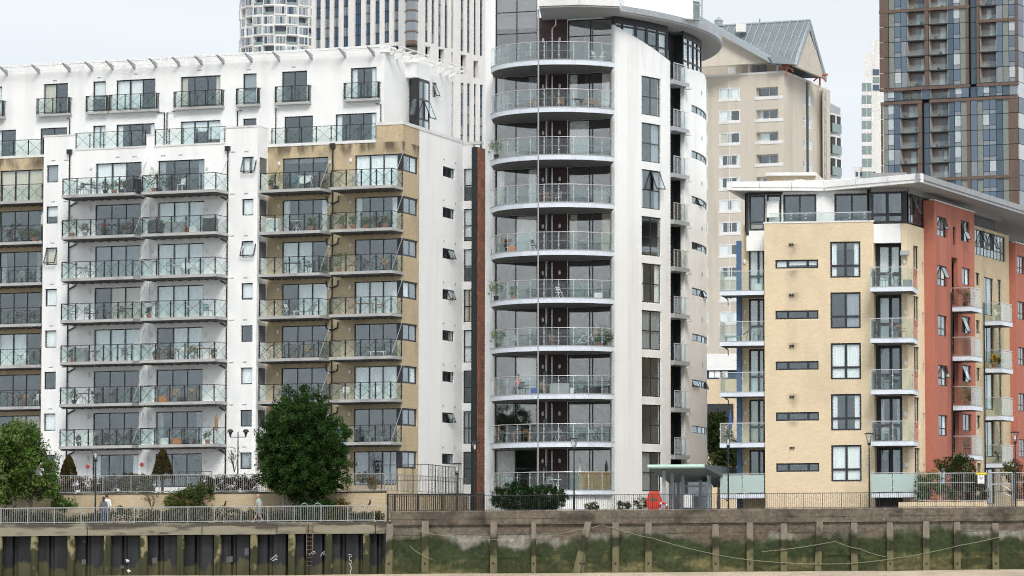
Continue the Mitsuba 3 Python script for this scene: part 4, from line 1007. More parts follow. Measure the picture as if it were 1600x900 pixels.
# --- beige concrete tower block with a pitched metal roof
HC = thing('tower_block', 'beige concrete tower block with white framed windows under a grey pitched metal roof', 'tower block')
CF_ = Plane.px(1226, 400, -0.36, 300); CS = Plane(CF_.o, 3.4)
FC_ = 400 / F * 35.45
zC0 = CF_.z(1140, 137)
u_ = lambda x, y=200: CF_.u(x, y)
for i in range(15):
    z1, z0 = zC0 - FC_ * i, CF_.z(1140, 158) - FC_ * i
    win(HC, CF_, u_(1123.5), u_(1156.5), z0 + .22, z1, (.4, .56), fill=rng.choice(['full', 'sides', 'part', 'dark']), fw=.16, mw=.10, v=.05, frame='white_trim', dep=1.5)
    put(HC + '__sill', MB().box(u_(1122.5), u_(1157.5), -.08, .05, z0 - .05, z0 + .21), 'white_trim', CF_.M)
    zz1, zz0 = CF_.z(1202, 136) - FC_ * i, CF_.z(1202, 155) - FC_ * i
    win(HC, CF_, u_(1181.5), u_(1223.5), zz0, zz1, (.42, .72), fill=rng.choice(['dark', 'sides', 'part']), fw=.10, v=.7, frame='white_trim', dep=1.6, ml=0, mr=0)
    put(HC + '__balcony_wall', MB().box(u_(1179.5), u_(1224), -.10, .3, zz0 - .02, zz0 + .38), 'white_trim', CF_.M)
    win(HC, CF_, u_(1096), u_(1106), z0 + .22, z1, (.5,), fill='full', fw=.16, v=.05, frame='white_trim', dep=1)
    us0 = CS.u(1255, 160); zs_ = CS.z(1257, 147) - FC_ * i
    if i < 8:
        win(HC, CS, CS.u(1254.5, 160), CS.u(1258.5, 160), zs_ - 1.35, zs_, fill='dark', fw=.12, v=.05, frame='white_trim', dep=1)
        win(HC, CS, CS.u(1263.5, 165), CS.u(1268.5, 165), zs_ - 1.30, zs_, fill='sides', fw=.12, v=.05, frame='white_trim', dep=1)
zCp = CF_.z(1160, 117.5)
wall(HC, CF_, [(u_(930), 3), (0.0, 3), (0.0, zCp), (u_(930), zCp)], 'concrete_beige', thick=.8)
uce = CS.u(1292, 160)
wall(HC, CS, [(0.0, 3), (uce, 3), (uce, zCp), (0.0, zCp)], 'concrete_beige', thick=.79)
put(HC + '__coping', MB().box(u_(930), .06, -.08, .85, zCp, zCp + .25), 'white_trim', CF_.M)
put(HC + '__coping', MB().box(.9, uce, -.08, .85, zCp + .003, zCp + .25), 'white_trim', CS.M)
for x in (1139.5,): put(HC + '__joint_strip', MB().box(u_(x) - .04, u_(x) + .04, -.02, -.002, 10, zCp - .1), 'white_trim', CF_.M)
put(HC + '__stair_slot', MB().box(CS.u(1259.4, 160), CS.u(1262.8, 160), -.05, -.003, 20, zCp - .01), 'far_dark', CS.M)
# recessed top storey
put(HC + '__top_storey', MB().plan([tuple(CF_.at(u_(930), 3.2, 0)[:2]), tuple(CF_.at(-2.2, 3.2, 0)[:2]), tuple(CS.at(uce, 3, 0)[:2]), tuple(CS.at(uce + 5, 10, 0)[:2])], zCp - 3, zCp + 3.2), 'concrete_beige')
for a, c in ((1159.5, 1169), (1171, 1180)): put(HC + '__window', MB().box(u_(a, 110), u_(c, 110), 3.0, 3.19, zCp + .4, zCp + 1.6), 'far_glass_grey', CF_.M)
put(HC + '__door', MB().box(u_(1122, 110), u_(1134, 110), 3.05, 3.19, zCp - .3, zCp + 1.5), 'white_trim', CF_.M)
for x in (1168.5, 1213): put(HC + '__post', MB().box(u_(x, 110) - .09, u_(x, 110) + .09, .3, .48, zCp + .25, zCp + 2.4), 'white_trim', CF_.M)
# gable facing the river: face, verge, roof planes (points measured at their own distance)
def P3(x, y, Y): return at(x, y, Y)
ap, ev = P3(1062, 8, 399), P3(1213, 99.5, 399.5)
gb = P3(1062, 106, 399)
ge = P3(1206, 97.5, 399.3)
def slabpoly(pts, th, nrm):
    pts = np.array(pts, float); n = len(pts); nrm = np.array(nrm, float) * th; b = MB()
    f = [[0, i, i + 1] for i in range(1, n - 1)] + [[n, n + i + 1, n + i] for i in range(1, n - 1)]
    for i in range(n): j = (i + 1) % n; f += [[i, j, n + j], [i, n + j, n + i]]
    return b.raw(np.vstack([pts, pts + nrm]), f)
back = np.array([.34, .94, 0])
put(HC + '__gable', slabpoly([P3(1062, 16, 400), P3(1206, 97, 400.4), P3(1062, 107, 400)], .5, back), 'concrete_beige')
put(HC + '__verge', slabpoly([P3(1062, 7, 398.6), P3(1240, 108.5, 399.6), P3(1209, 101.5, 399.4), P3(1062, 17, 398.6)], .5, back), 'verge_metal')
put(HC + '__gable', slabpoly([P3(1062, 16, 400), P3(1062, 107, 400), P3(918, 114, 400.4)], .5, back), 'concrete_beige')
put(HC + '__verge', slabpoly([P3(1062, 7, 398.6), P3(1062, 17, 398.6), P3(915, 118, 399.4), P3(890, 124, 399.6)], .5, back), 'verge_metal')
rA, rB, rC = P3(1110, 41.5, 406), P3(1265, 31.8, 402), P3(1241, 94.5, 398.8)
rD = P3(1205, 92, 398.9)
nrm = np.cross(rB - rA, rC - rA); nrm /= np.linalg.norm(nrm); nrm *= np.sign(nrm[1])
put(HC + '__roof', slabpoly([rA, rB, rC, rD], .3, nrm), 'roof_metal')
for i in range(13):                      # standing seams, running down the slope
    t = (i + .5) / 13; a = rA + (rB - rA) * t; d_ = (rC - rB); d_ = d_ / np.linalg.norm(d_)
    # length until the verge line rA-rD / eave
    L = np.linalg.norm(rC - rB) * min(1.0, .06 + 1.25 * t)
    b_ = a + d_ * L
    put(HC + '__roof_seam', MB().tube([a - nrm * .06, b_ - nrm * .06], .07, 4), 'far_dark' if False else 'verge_metal')
put(HC + '__eave', slabpoly([P3(1204, 91.5, 398.7), P3(1241, 93.5, 398.5), P3(1240, 100.5, 398.6), P3(1207, 98.5, 398.8)], .5, back), 'verge_metal')
put(HC + '__ridge', MB().tube([rA, rB], .18, 6), 'verge_metal')
g1, g2, g3 = P3(1264, 47, 402.5), P3(1242, 103, 399), P3(1289.5, 123, 409)
put(HC + '__gable', slabpoly([g1, g2, g3], .4, [-.9, .3, 0]), 'concrete_beige')
put(HC + '__verge', slabpoly([P3(1265, 30.5, 401.9), P3(1262.5, 35, 402), P3(1239, 100, 398.6), P3(1244.5, 101, 398.7), P3(1265, 44, 402.2)], .3, back), 'verge_metal')
put(HC + '__verge', slabpoly([P3(1265, 30.5, 401.8), P3(1290.5, 121, 409), P3(1290, 126, 409), P3(1287.5, 124, 409), P3(1264.5, 43, 402.1)], .35, back), 'verge_metal')
put(HC + '__roof_back', slabpoly([rB, P3(1290, 122, 409), rB + np.array([-12, 8, -6])], .2, [0, .5, .5]), 'roof_metal')
put(HC + '__skylight', MB().box(-.6, .6, -.5, .4, -.5, .5), 'white_trim', trans(*P3(1158, 44, 403.2)))
for x, y in ((1123, 35), (1187, 31)): put(HC + '__roof_vent', MB().lathe([[.001, 0], [.5, 0], [.5, .6], [.62, .65], [.001, 1.2]] if x < 1150 else [[.001, -.3], [.09, -.3], [.09, .6], [.001, .6]], 8, P3(x, y + 6, 405.5)), 'verge_metal')
put(HC + '__wing', MB().plan([tuple(at(1285, 150, 413)[:2]), tuple(at(1313, 150, 422)[:2]), tuple(at(1313, 150, 440)[:2]), tuple(at(1285, 150, 440)[:2])], 3, at(1300, 163, 418)[2]), 'metal_grey')
put(HC + '__wing', MB().plan([tuple(at(1285, 150, 412)[:2]), tuple(at(1297, 150, 415)[:2]), tuple(at(1297, 150, 440)[:2]), tuple(at(1285, 150, 440)[:2])], 3, at(1291, 140, 414)[2]), 'concrete_beige')
PWg = Plane(at(1293, 150, 414.8), 1.62); PWg = Plane.px(1294, 415.6, 2.3, 150)
for i in range(5):
    z1 = PWg.z(1300, 179) - FC_ * i
    k = put(HC + '__balcony', MB().box(PWg.u(1294.5, 180), PWg.u(1308, 180), -.5, -.05, z1 - 2.25, z1 - .2), 'far_dark', PWg.M)
    put(k + '__railing', MB().box(PWg.u(1294.5, 180) - .05, PWg.u(1308, 180), -.62, -.52, z1 - 2.3, z1 - 1.2), 'far_balcony_glass', PWg.M)
    put(k + '__slab', MB().box(PWg.u(1294.5, 180) - .05, PWg.u(1308, 180), -.6, -.05, z1 - .19, z1 + .05), 'white_trim', PWg.M)
    put(k + '__post', MB().box(PWg.u(1300, 180) - .15, PWg.u(1300, 180) + .15, -.58, -.51, z1 - 1.2, z1 - .2), 'white_trim', PWg.M)
# mast climber on the side wall: lattice mast and small red-and-white head
mast = MB(); um = CS.u(1281, 200)
for s in (-.4, .4): mast.tube([CS.at(um + s, -.7, 8), CS.at(um + s, -.7, zCp - .5)], .05, 4)
zz = 8.0
while zz < zCp - 1.6:
    mast.tube([CS.at(um - .4, -.7, zz), CS.at(um + .4, -.7, zz + .7)], .035, 4).tube([CS.at(um + .4, -.7, zz + .7), CS.at(um - .4, -.7, zz + 1.4)], .035, 4); zz += 1.4
tag(put('lattice_mast', mast, 'metal_grey'), 'grey lattice mast fixed to the side wall of the beige tower block', 'mast')
mat('rust_red', (0.35, 0.09, 0.05), 0.6)
for x, y, Y, l in ((1229, 106, 399.5, 'red roof davit at the front corner of the beige tower block parapet'), (1281, 122, 408, 'red roof davit beside the mast on the beige tower block side')):
    c = at(x, y, Y)
    tag(put('roof_davit', MB().tube([c + [0, 0, -1.0], c + [0, 0, .5]], .12, 5).tube([c + [-.6, 0, .2], c + [1.0, 0, .45]], .14, 5).tube([c + [-.8, 0, -.4], c + [.1, 0, .4]], .09, 5).tube([c + [.8, 0, -.5], c + [.1, 0, .4]], .09, 5), 'rust_red'), l, 'davit')

# --- brown and glass high rise on the right
HD = thing('panelled_high_rise', 'tall glass high rise with bronze frames, coloured panels and stacked balconies', 'high rise')
DP = Plane.px(1450, 660, -0.35, 150); FD_ = 660 / F * 24.35
u_ = lambda x: DP.u(x, 150)
UPC = [(1375, 1389.3, 'B'), (1389.3, 1398.5, 'g'), (1398.5, 1408.3, 'w'), (1408.3, 1417.5, 'p'), (1417.5, 1446, 'b'), (1446, 1452, 'B'), (1452, 1481.5, 'b'), (1481.5, 1490.5, 'u'), (1490.5, 1500.5, 'w'), (1500.5, 1510, 'g'), (1510, 1515, 'B'), (1515, 1527, 'u2'), (1527, 1531.5, 'B'), (1531.5, 1558, 'b'), (1558, 1567.5, 'p'), (1567.5, 1577, 'g'), (1577, 1587, 'w'), (1587, 1592, 'B')]
MIDC = [(1380.5, 1387.5, 'p'), (1387.5, 1397.5, 'w'), (1397.5, 1407, 'u'), (1407, 1440, 'b'), (1440, 1453, 'u'), (1453, 1483, 'b'), (1483, 1492.5, 'u'), (1492.5, 1503, 'w'), (1503, 1514, 'p'), (1514, 1527, 'u2'), (1527, 1536.5, 'p'), (1536.5, 1546, 'w'), (1546, 1556.5, 'u'), (1556.5, 1566, 'w'), (1566, 1577, 'u'), (1577, 1590, 'p')]
LOC = [(1376.5, 1379.5, 'B'), (1379.5, 1387.5, 'g'), (1387.5, 1396.5, 'w'), (1396.5, 1406, 'p'), (1406, 1434.5, 'b'), (1434.5, 1441, 'B'), (1441, 1453, 'u2'), (1453, 1482.5, 'b'), (1482.5, 1491.5, 'u'), (1491.5, 1501, 'w'), (1501, 1511, 'g'), (1511, 1516.5, 'B'), (1516.5, 1526.5, 'p'), (1526.5, 1535.5, 'g'), (1535.5, 1545.5, 'w'), (1545.5, 1556, 'w'), (1556, 1566.5, 'u'), (1566.5, 1576, 'g'), (1576, 1591, 'B')]
rd = random.Random(3)
def cellD(k_, x0, x1, z, h):
    w = x1 - x0
    if k_ == 'b':
        M = DP.M @ trans(x0, 0, z)
        k = put(HD + '__balcony', cached(('dsl', round(w, 1)), lambda: shape(MB().box(0, w, -.05, 1.9, -.06, .16), 'far_dark')), None, M)
        put(k + '__back_wall', cached(('dbw', round(w, 1), round(h, 1)), lambda: shape(MB().box(0, w, 1.75, 1.9, .17, h - .1).box(0, .12, .1, 1.7, .17, h - .1).box(w - .12, w, .1, 1.7, .17, h - .1), 'recess_wall')), None, M)
        a = rd.uniform(.28, .5) * w
        put(k + '__door', MB().box(a, a + w * .28, 1.6, 1.74, .17, h - .5), rd.choice(['far_glass', 'far_glass_grey', 'far_glass_pale']), M)
        put(k + '__door', MB().box(a + w * .30, a + w * .48, 1.6, 1.74, .17, h - .5), rd.choice(['far_glass', 'far_glass_grey', 'far_glass_pale']), M)
        put(k + '__glass_panel', cached(('dgp', round(w, 1)), lambda: shape(MB().quad([.03, .04, .17], [w - .03, .04, .17], [w - .03, .04, 1.25], [.03, .04, 1.25]), 'balcony_glass')), None, M)
        if rd.random() < .5: put(k + '__plant', trimesh.creation.icosphere(1, rd.uniform(.25, .4)), 'far_plant', M @ trans(rd.uniform(.2, .8) * w, .6, .5))
        return
    m = {'B': 'panel_brown', 'g': 'panel_green', 'u': 'panel_blue', 'u2': 'panel_blue', 'p': rd.choice(['far_glass', 'far_glass_slate', 'far_glass_slate', 'far_glass_grey']), 'w': rd.choice(['far_glass_pale', 'far_glass_slate', 'far_glass_slate', 'far_glass_pale'])}[k_]
    nm = 'window' if k_ in 'wp' else 'panel'
    v = {'B': -.25, 'u2': .8}.get(k_, 0.0)
    hh_ = (.72 * h if k_ == 'w' else h)
    k = put(HD + '__' + nm, cached(('dc', k_, round(w, 2), m, round(h, 2)), lambda: shape(MB().box(.05, w - .05, v, v + .3, .06 + (h - hh_ if k_ == 'w' else 0), h - .06), m)), None, DP.M @ trans(x0, 0, z))
    if k_ == 'w': put(k + '__lower_pane', cached(('dl', round(w, 2), round(h, 2)), lambda: shape(MB().box(.05, w - .05, .02, .3, .06, h - hh_ - .03), 'far_glass_grey')), None, DP.M @ trans(x0, 0, z))
mat('far_plant', (0.05, 0.09, 0.03), 0.8)
zD = DP.z(1450, 137.5)
zmid0 = DP.z(1450, 156)
for cols, z0, n in ((UPC, zD + .35, 7), (MIDC, zmid0 + .1, 1), (LOC, zmid0 - FD_ * 9 - .4, 9)):
    for i in range(n):
        h = FD_ if n > 1 else zD - zmid0 - .2
        for a, c, t in cols: cellD(t, u_(a), u_(c), z0 + i * h, h)
for z, a, c in ((zD, 1375, 1516), (zD, 1527, 1592), (zmid0 - .35, 1376.5, 1441), (zmid0 - .35, 1453, 1591), (zD + 5 * FD_ + .4, 1375, 1516), (zD + 4 * FD_ + .4, 1527, 1592), (zmid0 - 5 * FD_ - .6, 1376.5, 1591)):
    put(HD + '__frame_band', MB().box(u_(a), u_(c), -.36, .1, z - .3, z + .3), 'panel_brown', DP.M)
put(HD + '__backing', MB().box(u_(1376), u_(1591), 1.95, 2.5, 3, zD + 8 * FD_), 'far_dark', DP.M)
DS = Plane(DP.at(u_(1592), 0, 0), 2.6); Lds = DS.u(1640, 150)
for i in range(20):
    for j in range(6):
        w = Lds / 6
        k = put(HD + '__window', cached('dsw', lambda: shape(MB().box(.06, w - .06, 0, .3, .06, FD_ - .06), 'far_glass_pale')), None, DS.M @ trans(j * w, 0, zmid0 - FD_ * 9 - .4 + i * FD_))
        scene[k]['bsdf'] = {'type': 'ref', 'id': rd.choice(['far_glass_pale', 'far_glass_pale', 'far_glass_grey', 'far_glass'])}
put(HD + '__backing', MB().box(.3, Lds, .35, 2, 3, zD + 8 * FD_), 'far_dark', DS.M)

# --- pale block with greenish bays, between
HE = thing('pale_high_rise', 'narrow pale concrete high rise with greenish glass bays left of the bronze glass one', 'high rise')
EP = Plane.px(1360, 900, 0.0, 150); FE = 900 / F * 20
ue = lambda x: EP.u(x, 150)
put(HE + '__wall', MB().box(ue(1362), ue(1390), .3, 20, 3, EP.z(1365, 63)), 'far_white', EP.M)
put(HE + '__wall', MB().box(ue(1351), ue(1362.2), .5, 20, 3, EP.z(1355, 83)), 'far_white', EP.M)
put(HE + '__wall', MB().box(ue(1333), ue(1352), .8, 20, 3, EP.z(1340, 260)), 'far_white', EP.M)
put(HE + '__wall', MB().box(ue(1346), ue(1351.3), .6, 20, 3, EP.z(1348, 152)), 'far_white', EP.M)
for i in range(8):
    z = EP.z(1354, 130) - (i + 1) * FE
    k = put(HE + '__bay', MB().box(ue(1346.5), ue(1361.5), -.9, .5, z, z + 1.1), 'far_white', EP.M)
    put(k + '__window', MB().box(ue(1346.7), ue(1361.3), -.8, .5, z + 1.1, z + FE), 'far_balcony_glass', EP.M)
    put(k + '__mullion', MB().box(ue(1354), ue(1354.6), -.86, -.8, z + 1.1, z + FE), 'far_white', EP.M)
for i in range(3):
    z = EP.z(1368, 108 + 12 * i); put(HE + '__window', MB().box(ue(1363.8), ue(1374), .1, .29, z - 1.6, z), ['far_glass', 'far_balcony_glass', 'far_glass'][i], EP.M)
for x in (1336, 1343, 1356, 1363): put(HE + '__window', MB().box(ue(x), ue(x + 4), .55 if x < 1350 else .1, .79 if x < 1350 else .48, EP.z(x, 275), EP.z(x, 268)), 'far_glass', EP.M)

# --- low buildings in the gap and behind the right building's roof
LW = thing('low_brick_building', 'low pale brick building with white upper storey beyond the round tower', 'building')
LP = Plane.px(1125, 290, 0.0, 600)
lu = lambda x: LP.u(x, 600)
put(LW + '__wall', MB().box(lu(1085), lu(1175), 0, 8, 3, LP.z(1125, 592)), 'pale_brick', LP.M)
put(LW + '__window', MB().box(lu(1104), lu(1153), -.05, 0.3, LP.z(1125, 592) + .01, LP.z(1125, 579)), 'far_glass', LP.M)
put(LW + '__upper_wall', MB().box(lu(1085), lu(1175), -.3, 8, LP.z(1125, 578.5), LP.z(1125, 553)), 'white_render', LP.M)
put(LW + '__window', MB().box(lu(1105), lu(1146), -.06, -.003, LP.z(1125, 662), LP.z(1125, 631)), 'far_dark', LP.M)
for x in (1113, 1122, 1134): put(LW + '__curtain', MB().box(lu(x - 5), lu(x + 3), -.09, -.055, LP.z(1125, 590), LP.z(1125, 580)), 'curtain_white', LP.M)
RH = thing('roof_plant_room', 'yellow brick plant room behind the white roof of the brick building', 'plant room')
put(RH + '__wall', MB().plan([tuple(at(x, 280, Y)[:2]) for x, Y in ((1199, 232), (1275, 232), (1295, 240), (1199, 240))], 20, at(1240, 275.5, 232)[2]), 'pale_brick')
put(RH + '__roof', MB().plan([tuple(at(x, 280, Y)[:2]) for x, Y in ((1196, 231.5), (1274, 231.5), (1297, 240.5), (1196, 240.5))], at(1240, 275.5, 232)[2] + .004, at(1240, 272.5, 232)[2] + .1), 'white_trim')
# ------------------------------------------------------------------ ground, river, river wall
def sstep(a, b, x): return mikit.smoothstep(a, b, x)
mat('sand', mikit.proc(lambda p, n, uv: mi.Color3f(0.27, 0.225, 0.17) * (0.7 + 0.5 * mikit.fbm(p.x * .8, p.y * .25, 1.0, 4))), 0.9)
mat('paving', (0.22, 0.21, 0.20), 0.85)
scene['water'] = {'type': 'twosided', 'bsdf': {'type': 'principled', 'base_color': {'type': 'rgb', 'value': [0.10, 0.09, 0.06]}, 'roughness': 0.12, 'specular': 0.5}}
structure(put('river_water', MB().box(-400, 400, -60, 196, -1, 0.02), 'water'))
fs = MB(); xs = np.linspace(-120, 90, 90); ys = np.linspace(176, 207, 30)
gx, gy = np.meshgrid(xs, ys, indexing='ij'); gz = -0.25 + 0.5 * np.clip((gy - 178) / 28, 0, 1) + .10 * (meshkit.fbm(np.stack([gx * .25, gy * .4, gx * 0], -1), 3) - .5)
idx = np.arange(gx.size).reshape(gx.shape); q = np.stack([idx[:-1, :-1], idx[1:, :-1], idx[1:, 1:], idx[:-1, 1:]], -1).reshape(-1, 4)
fs.raw(np.stack([gx, gy, gz], -1).reshape(-1, 3), np.vstack([q[:, [0, 1, 2]], q[:, [0, 2, 3]]]))
structure(put('foreshore', fs, 'sand', smooth=True))
structure(put('ground', MB().box(-3000, 3000, 208.4, 6000, 2.0, 3.46), 'paving'))
structure(put('promenade', MB().box(-70, 45, 207.45, 214, 3.30, 3.50), 'paving'))

def riverwall_fn(p, n, uv):
    x, z = p.x, p.z
    big = mikit.fbm(x * .22, z * .5, 2.0, 4); fine = mikit.fbm(x * 2.2, z * 2.2, 7.0, 4); st = mikit.fbm(x * 1.6, z * .22, 4.0, 4)
    up = mikit.mix((0.085, 0.070, 0.055), (0.175, 0.145, 0.112), fine)
    up = up * (1 - .45 * sstep(.42, .72, mikit.fbm(x * .9, z * 1.1, 12.0, 4)))
    mid = mikit.mix((0.125, 0.098, 0.074), (0.140, 0.125, 0.100), sstep(.4, .6, big)) * (.72 + .5 * fine)
    patch = sstep(.50, .58, mikit.fbm(x * .32, z * .55, 20.0, 4)) * sstep(2.75, 2.6, z)
    mid = mikit.mix(mid, mikit.mix((0.13, 0.122, 0.105), (0.29, 0.275, 0.235), mikit.fbm(x * 3.1, z * 1.7, 31.0, 4)), patch)
    for zc_, w_ in ((2.63, .022), (1.74, .018), (.98, .02)):
        mid = mid * (1 - .55 * sstep(w_ * 2.2, w_ * .5, dr.abs(z - zc_ - .10 * (mikit.fbm(x * .8, zc_, 3.0, 4) - .5))) * sstep(.35, .55, mikit.noise(x * .7, zc_ * 3)))
    c = mikit.mix(mid, up, sstep(3.2, 3.3, z))
    gl = 2.32 + 1.7 * (big - .5) + 1.0 * (st - .5)
    dark = mikit.mix((0.014, 0.024, 0.008), (0.048, 0.064, 0.022), fine)
    low = mikit.mix((0.036, 0.044, 0.015), (0.15, 0.135, 0.06), sstep(.36, .66, mikit.fbm(x * .5, z * 1.4, 9.0, 5)))
    g = mikit.mix(low, dark, sstep(.75, 1.35, z + 1.6 * (st - .5)))
    c = mikit.mix(c, g, sstep(gl + .25, gl - .25, z))
    grain = mikit.noise(x * 15, z * 15, 2.0) * .5 + mikit.noise(x * 7, z * 7, 5.0) * .5
    return c * (1 - .3 * sstep(.6, .8, st) * sstep(2.2, 3.3, z)) * (.62 + .85 * grain)
mat('river_wall_concrete', mikit.proc(riverwall_fn), 0.9)
def timber_fn(p, n, uv):
    z = p.z; g = mikit.fbm(p.x * 9, p.y * 9, z * .5, 4); b = mikit.fbm(p.x * 1.1, 3.0, z * 1.2, 3)
    top = mikit.mix((0.12, 0.10, 0.08), (0.29, 0.255, 0.205), g)
    mid = mikit.mix((0.014, 0.018, 0.008), (0.05, 0.05, 0.024), g)
    low = mikit.mix((0.085, 0.08, 0.04), (0.20, 0.18, 0.10), g)
    c = mikit.mix(mid, top, sstep(2.3, 2.75, z + 1.2 * (b - .5)))
    return mikit.mix(low, c, sstep(1.2, 1.7, z + 1.6 * (b - .5)))
mat('weathered_timber', mikit.proc(timber_fn), 0.9)
def timber2_fn(p, n, uv):
    z = p.z; g = mikit.fbm(p.x * 9, p.y * 9, z * .5, 4); b = mikit.fbm(p.x * 2.3, 1.0, z * 1.3, 4)
    c = mikit.mix((0.14, 0.127, 0.062), (0.30, 0.265, 0.15), g)
    return mikit.mix(c, mikit.mix((0.02, 0.024, 0.01), (0.055, 0.055, 0.024), g), sstep(.44, .62, b + .25 * sstep(2.4, 1.0, z)))
mat('slimy_timber', mikit.proc(timber2_fn), 0.9)
def sheet_fn(p, n, uv):
    z = p.z; s = mikit.fbm(p.x * 3.5, z * .18, 2.0, 4); b = mikit.fbm(p.x * 1.8, z * .8, 5.0, 4)
    c = mikit.mix((0.006, 0.007, 0.010), (0.019, 0.021, 0.026), sstep(.4, .75, s))
    al = .95 + 1.3 * (b - .5)
    return mikit.mix(c, mikit.mix((0.02, 0.023, 0.008), (0.085, 0.078, 0.034), b), sstep(al + .12, al - .12, z))
mat('sheet_steel', mikit.proc(sheet_fn), 0.5)
mat('cap_concrete', mikit.proc(lambda p, n, uv: mikit.mix((0.07, 0.06, 0.05), (0.25, 0.23, 0.17), sstep(.25, .62, mikit.fbm(p.x * .8, p.z * 3.5, 3.0, 4) - .35 * sstep(3.05, 3.4, p.z) + .1))), 0.9)
mat('rust', mikit.proc(lambda p, n, uv: mikit.mix((0.10, 0.055, 0.035), (0.22, 0.15, 0.10), mikit.fbm(p.x * 5, p.y * 5, p.z * 5, 3))), 0.8)
mat('rope', (0.26, 0.25, 0.17), 0.9)

YR = 206.0
X0, X1 = at(611, 850, YR)[0], at(1660, 850, YR)[0]
zpt_ = at(1100, 795.5, YR)[2]
RW = thing('river_wall', 'weathered concrete river wall with brown parapet and green algae lower down', 'river wall')
nx, nz = 460, 62
gx, gz = np.meshgrid(np.linspace(X0, X1, nx), np.linspace(-.6, 3.20, nz), indexing='ij')
pp = np.stack([gx, gz * 0, gz], -1)
dv = .10 * (meshkit.fbm(pp * np.array([.5, 1, .9]), 4, 3) - .5) + .07 * (meshkit.fbm(pp * 5.0, 3, 8) - .5)
pn = meshkit.noise(np.stack([np.floor(gx / 2.1), gx * 0, np.floor(gz / 1.15)], -1) * 1.37 + 5)          # cast panels, each a little in or out
dv = dv + .10 * (pn - .5) * (gz < 2.6)
gy = YR + .06 - dv
idx = np.arange(gx.size).reshape(gx.shape); q = np.stack([idx[:-1, :-1], idx[1:, :-1], idx[1:, 1:], idx[:-1, 1:]], -1).reshape(-1, 4)
put(RW + '__face', MB().raw(np.stack([gx, gy, gz], -1).reshape(-1, 3), np.vstack([q[:, [0, 1, 2]], q[:, [0, 2, 3]]])), 'river_wall_concrete', smooth=35)
gx, gz = np.meshgrid(np.linspace(X0, X1, 420), np.linspace(0, 1, 22), indexing='ij')
t = gz; prof_y = np.where(t < .05, YR - .02 + 0 * t, np.where(t > .93, YR - .13 + (t - .93) / .07 * .5, YR - .13)); prof_z = 3.16 + np.minimum(t, .95) / .95 * (zpt_ - 3.16)
pp = np.stack([gx, gz * 0, prof_z], -1)
prof_y = prof_y - .05 * (meshkit.fbm(pp * np.array([.8, 1, 1.6]), 4, 5) - .5) - .03 * (meshkit.fbm(pp * 5, 2, 2) - .5)
idx = np.arange(gx.size).reshape(gx.shape); q = np.stack([idx[:-1, :-1], idx[1:, :-1], idx[1:, 1:], idx[:-1, 1:]], -1).reshape(-1, 4)
put(RW + '__parapet', MB().raw(np.stack([gx, prof_y, prof_z], -1).reshape(-1, 3), np.vstack([q[:, [0, 1, 2]], q[:, [0, 2, 3]]])), 'river_wall_concrete', smooth=35)
put(RW + '__core', MB().box(X0, X1, YR + .35, YR + .55, -.6, zpt_ - .03).box(X0 - .0, X0 + .2, YR + .1, YR + .36, -.6, zpt_ - .04), 'river_wall_concrete')
put(RW + '__ledge', MB().box(X0, X1, YR - .17, YR - .0, 3.62, 3.70), 'river_wall_concrete')
# left: concrete capping beam in lengths, timber fenders, corrugated steel sheet piles
CB = thing('capping_beam', 'stained concrete capping beam along the top of the dark sheet piling', 'capping beam')
YB = 206.5; zbt, zbb = 3.50, 2.76
js = [-60, 137, 316, 433, 482, 587, 609]
for a, c in zip(js[:-1], js[1:]):
    xa, xc = at(a, 825, YB)[0] + .03, at(c, 825, YB)[0] - .03
    put(CB + '__beam_length', MB().poly([(YB - .10, zbb + (0.02 if a in (433,) else 0)), (YB + .5, zbb), (YB + .5, 3.28), (YB - .07, 3.28), (YB - .10, 3.24)], 0, 1), 'cap_concrete', np.array([[0, (xc - xa), 0, xa], [1, 0, 0, 0], [0, 0, 1, 0], [0, 0, 0, 1.]]))
put(CB + '__top_slab', MB().poly([(YB, 3.283), (YB + .9, 3.283), (YB + .9, zbt), (YB + .04, zbt), (YB, zbt - .04)], 0, 1), 'cap_concrete', np.array([[0, at(609, 820, YB)[0] - at(-60, 820, YB)[0], 0, at(-60, 820, YB)[0]], [1, 0, 0, 0], [0, 0, 1, 0], [0, 0, 0, 1.]]))
SP = thing('sheet_piling', 'dark corrugated steel sheet piling with green slime at its foot', 'sheet piling')
xa, xc = at(-60, 870, 207)[0], at(612, 870, 207)[0]
per = 1.13; n = int((xc - xa) / per) + 1
for i in range(n):
    x = xa + i * per
    pr = [(x, 207.35), (x + .10, 207.10), (x + .86, 207.10), (x + .96, 207.35), (x + per, 207.35)]
    b = MB()
    for (a, ya), (c, yc) in zip(pr[:-1], pr[1:]): b.quad([a, ya, -.6], [c, yc, -.6], [c, yc, zbb + .3], [a, ya, zbb + .3])
    b.box(x + 1.02, x + 1.07, 207.28, 207.34, -.6, zbb + .2)
    put(SP + '__steel_pile', b, 'sheet_steel')
put(SP + '__return', MB().box(xc - .35, xc + .3, 206.4, 207.5, -.6, zbb + .2), 'sheet_steel')
mat('white_paint', (0.72, 0.72, 0.70), 0.7); mat('grey_patch', (0.10, 0.10, 0.10), 0.8)
def scribble(px, py, pts, r=.022):
    o = at(px, py, 206.93); put(SP + '__graffiti_mark', MB().tube([[o[0] + a, 207.075, o[2] + c] for a, c in pts], r, 5), 'white_paint')
scribble(428, 872, [(-.25, -.1), (-.05, .05), (.1, .2), (.2, .1), (.05, 0), (.2, -.12), (.05, -.08), (-.12, -.18)], .02)
scribble(486, 865, [(-.15, -.1), (0, .05), (.2, .0), (.25, .1), (.05, .12)], .02); scribble(504, 866, [(-.15, -.12), (-.02, .1), (.12, .2), (.02, -.05), (.15, -.02)], .02)
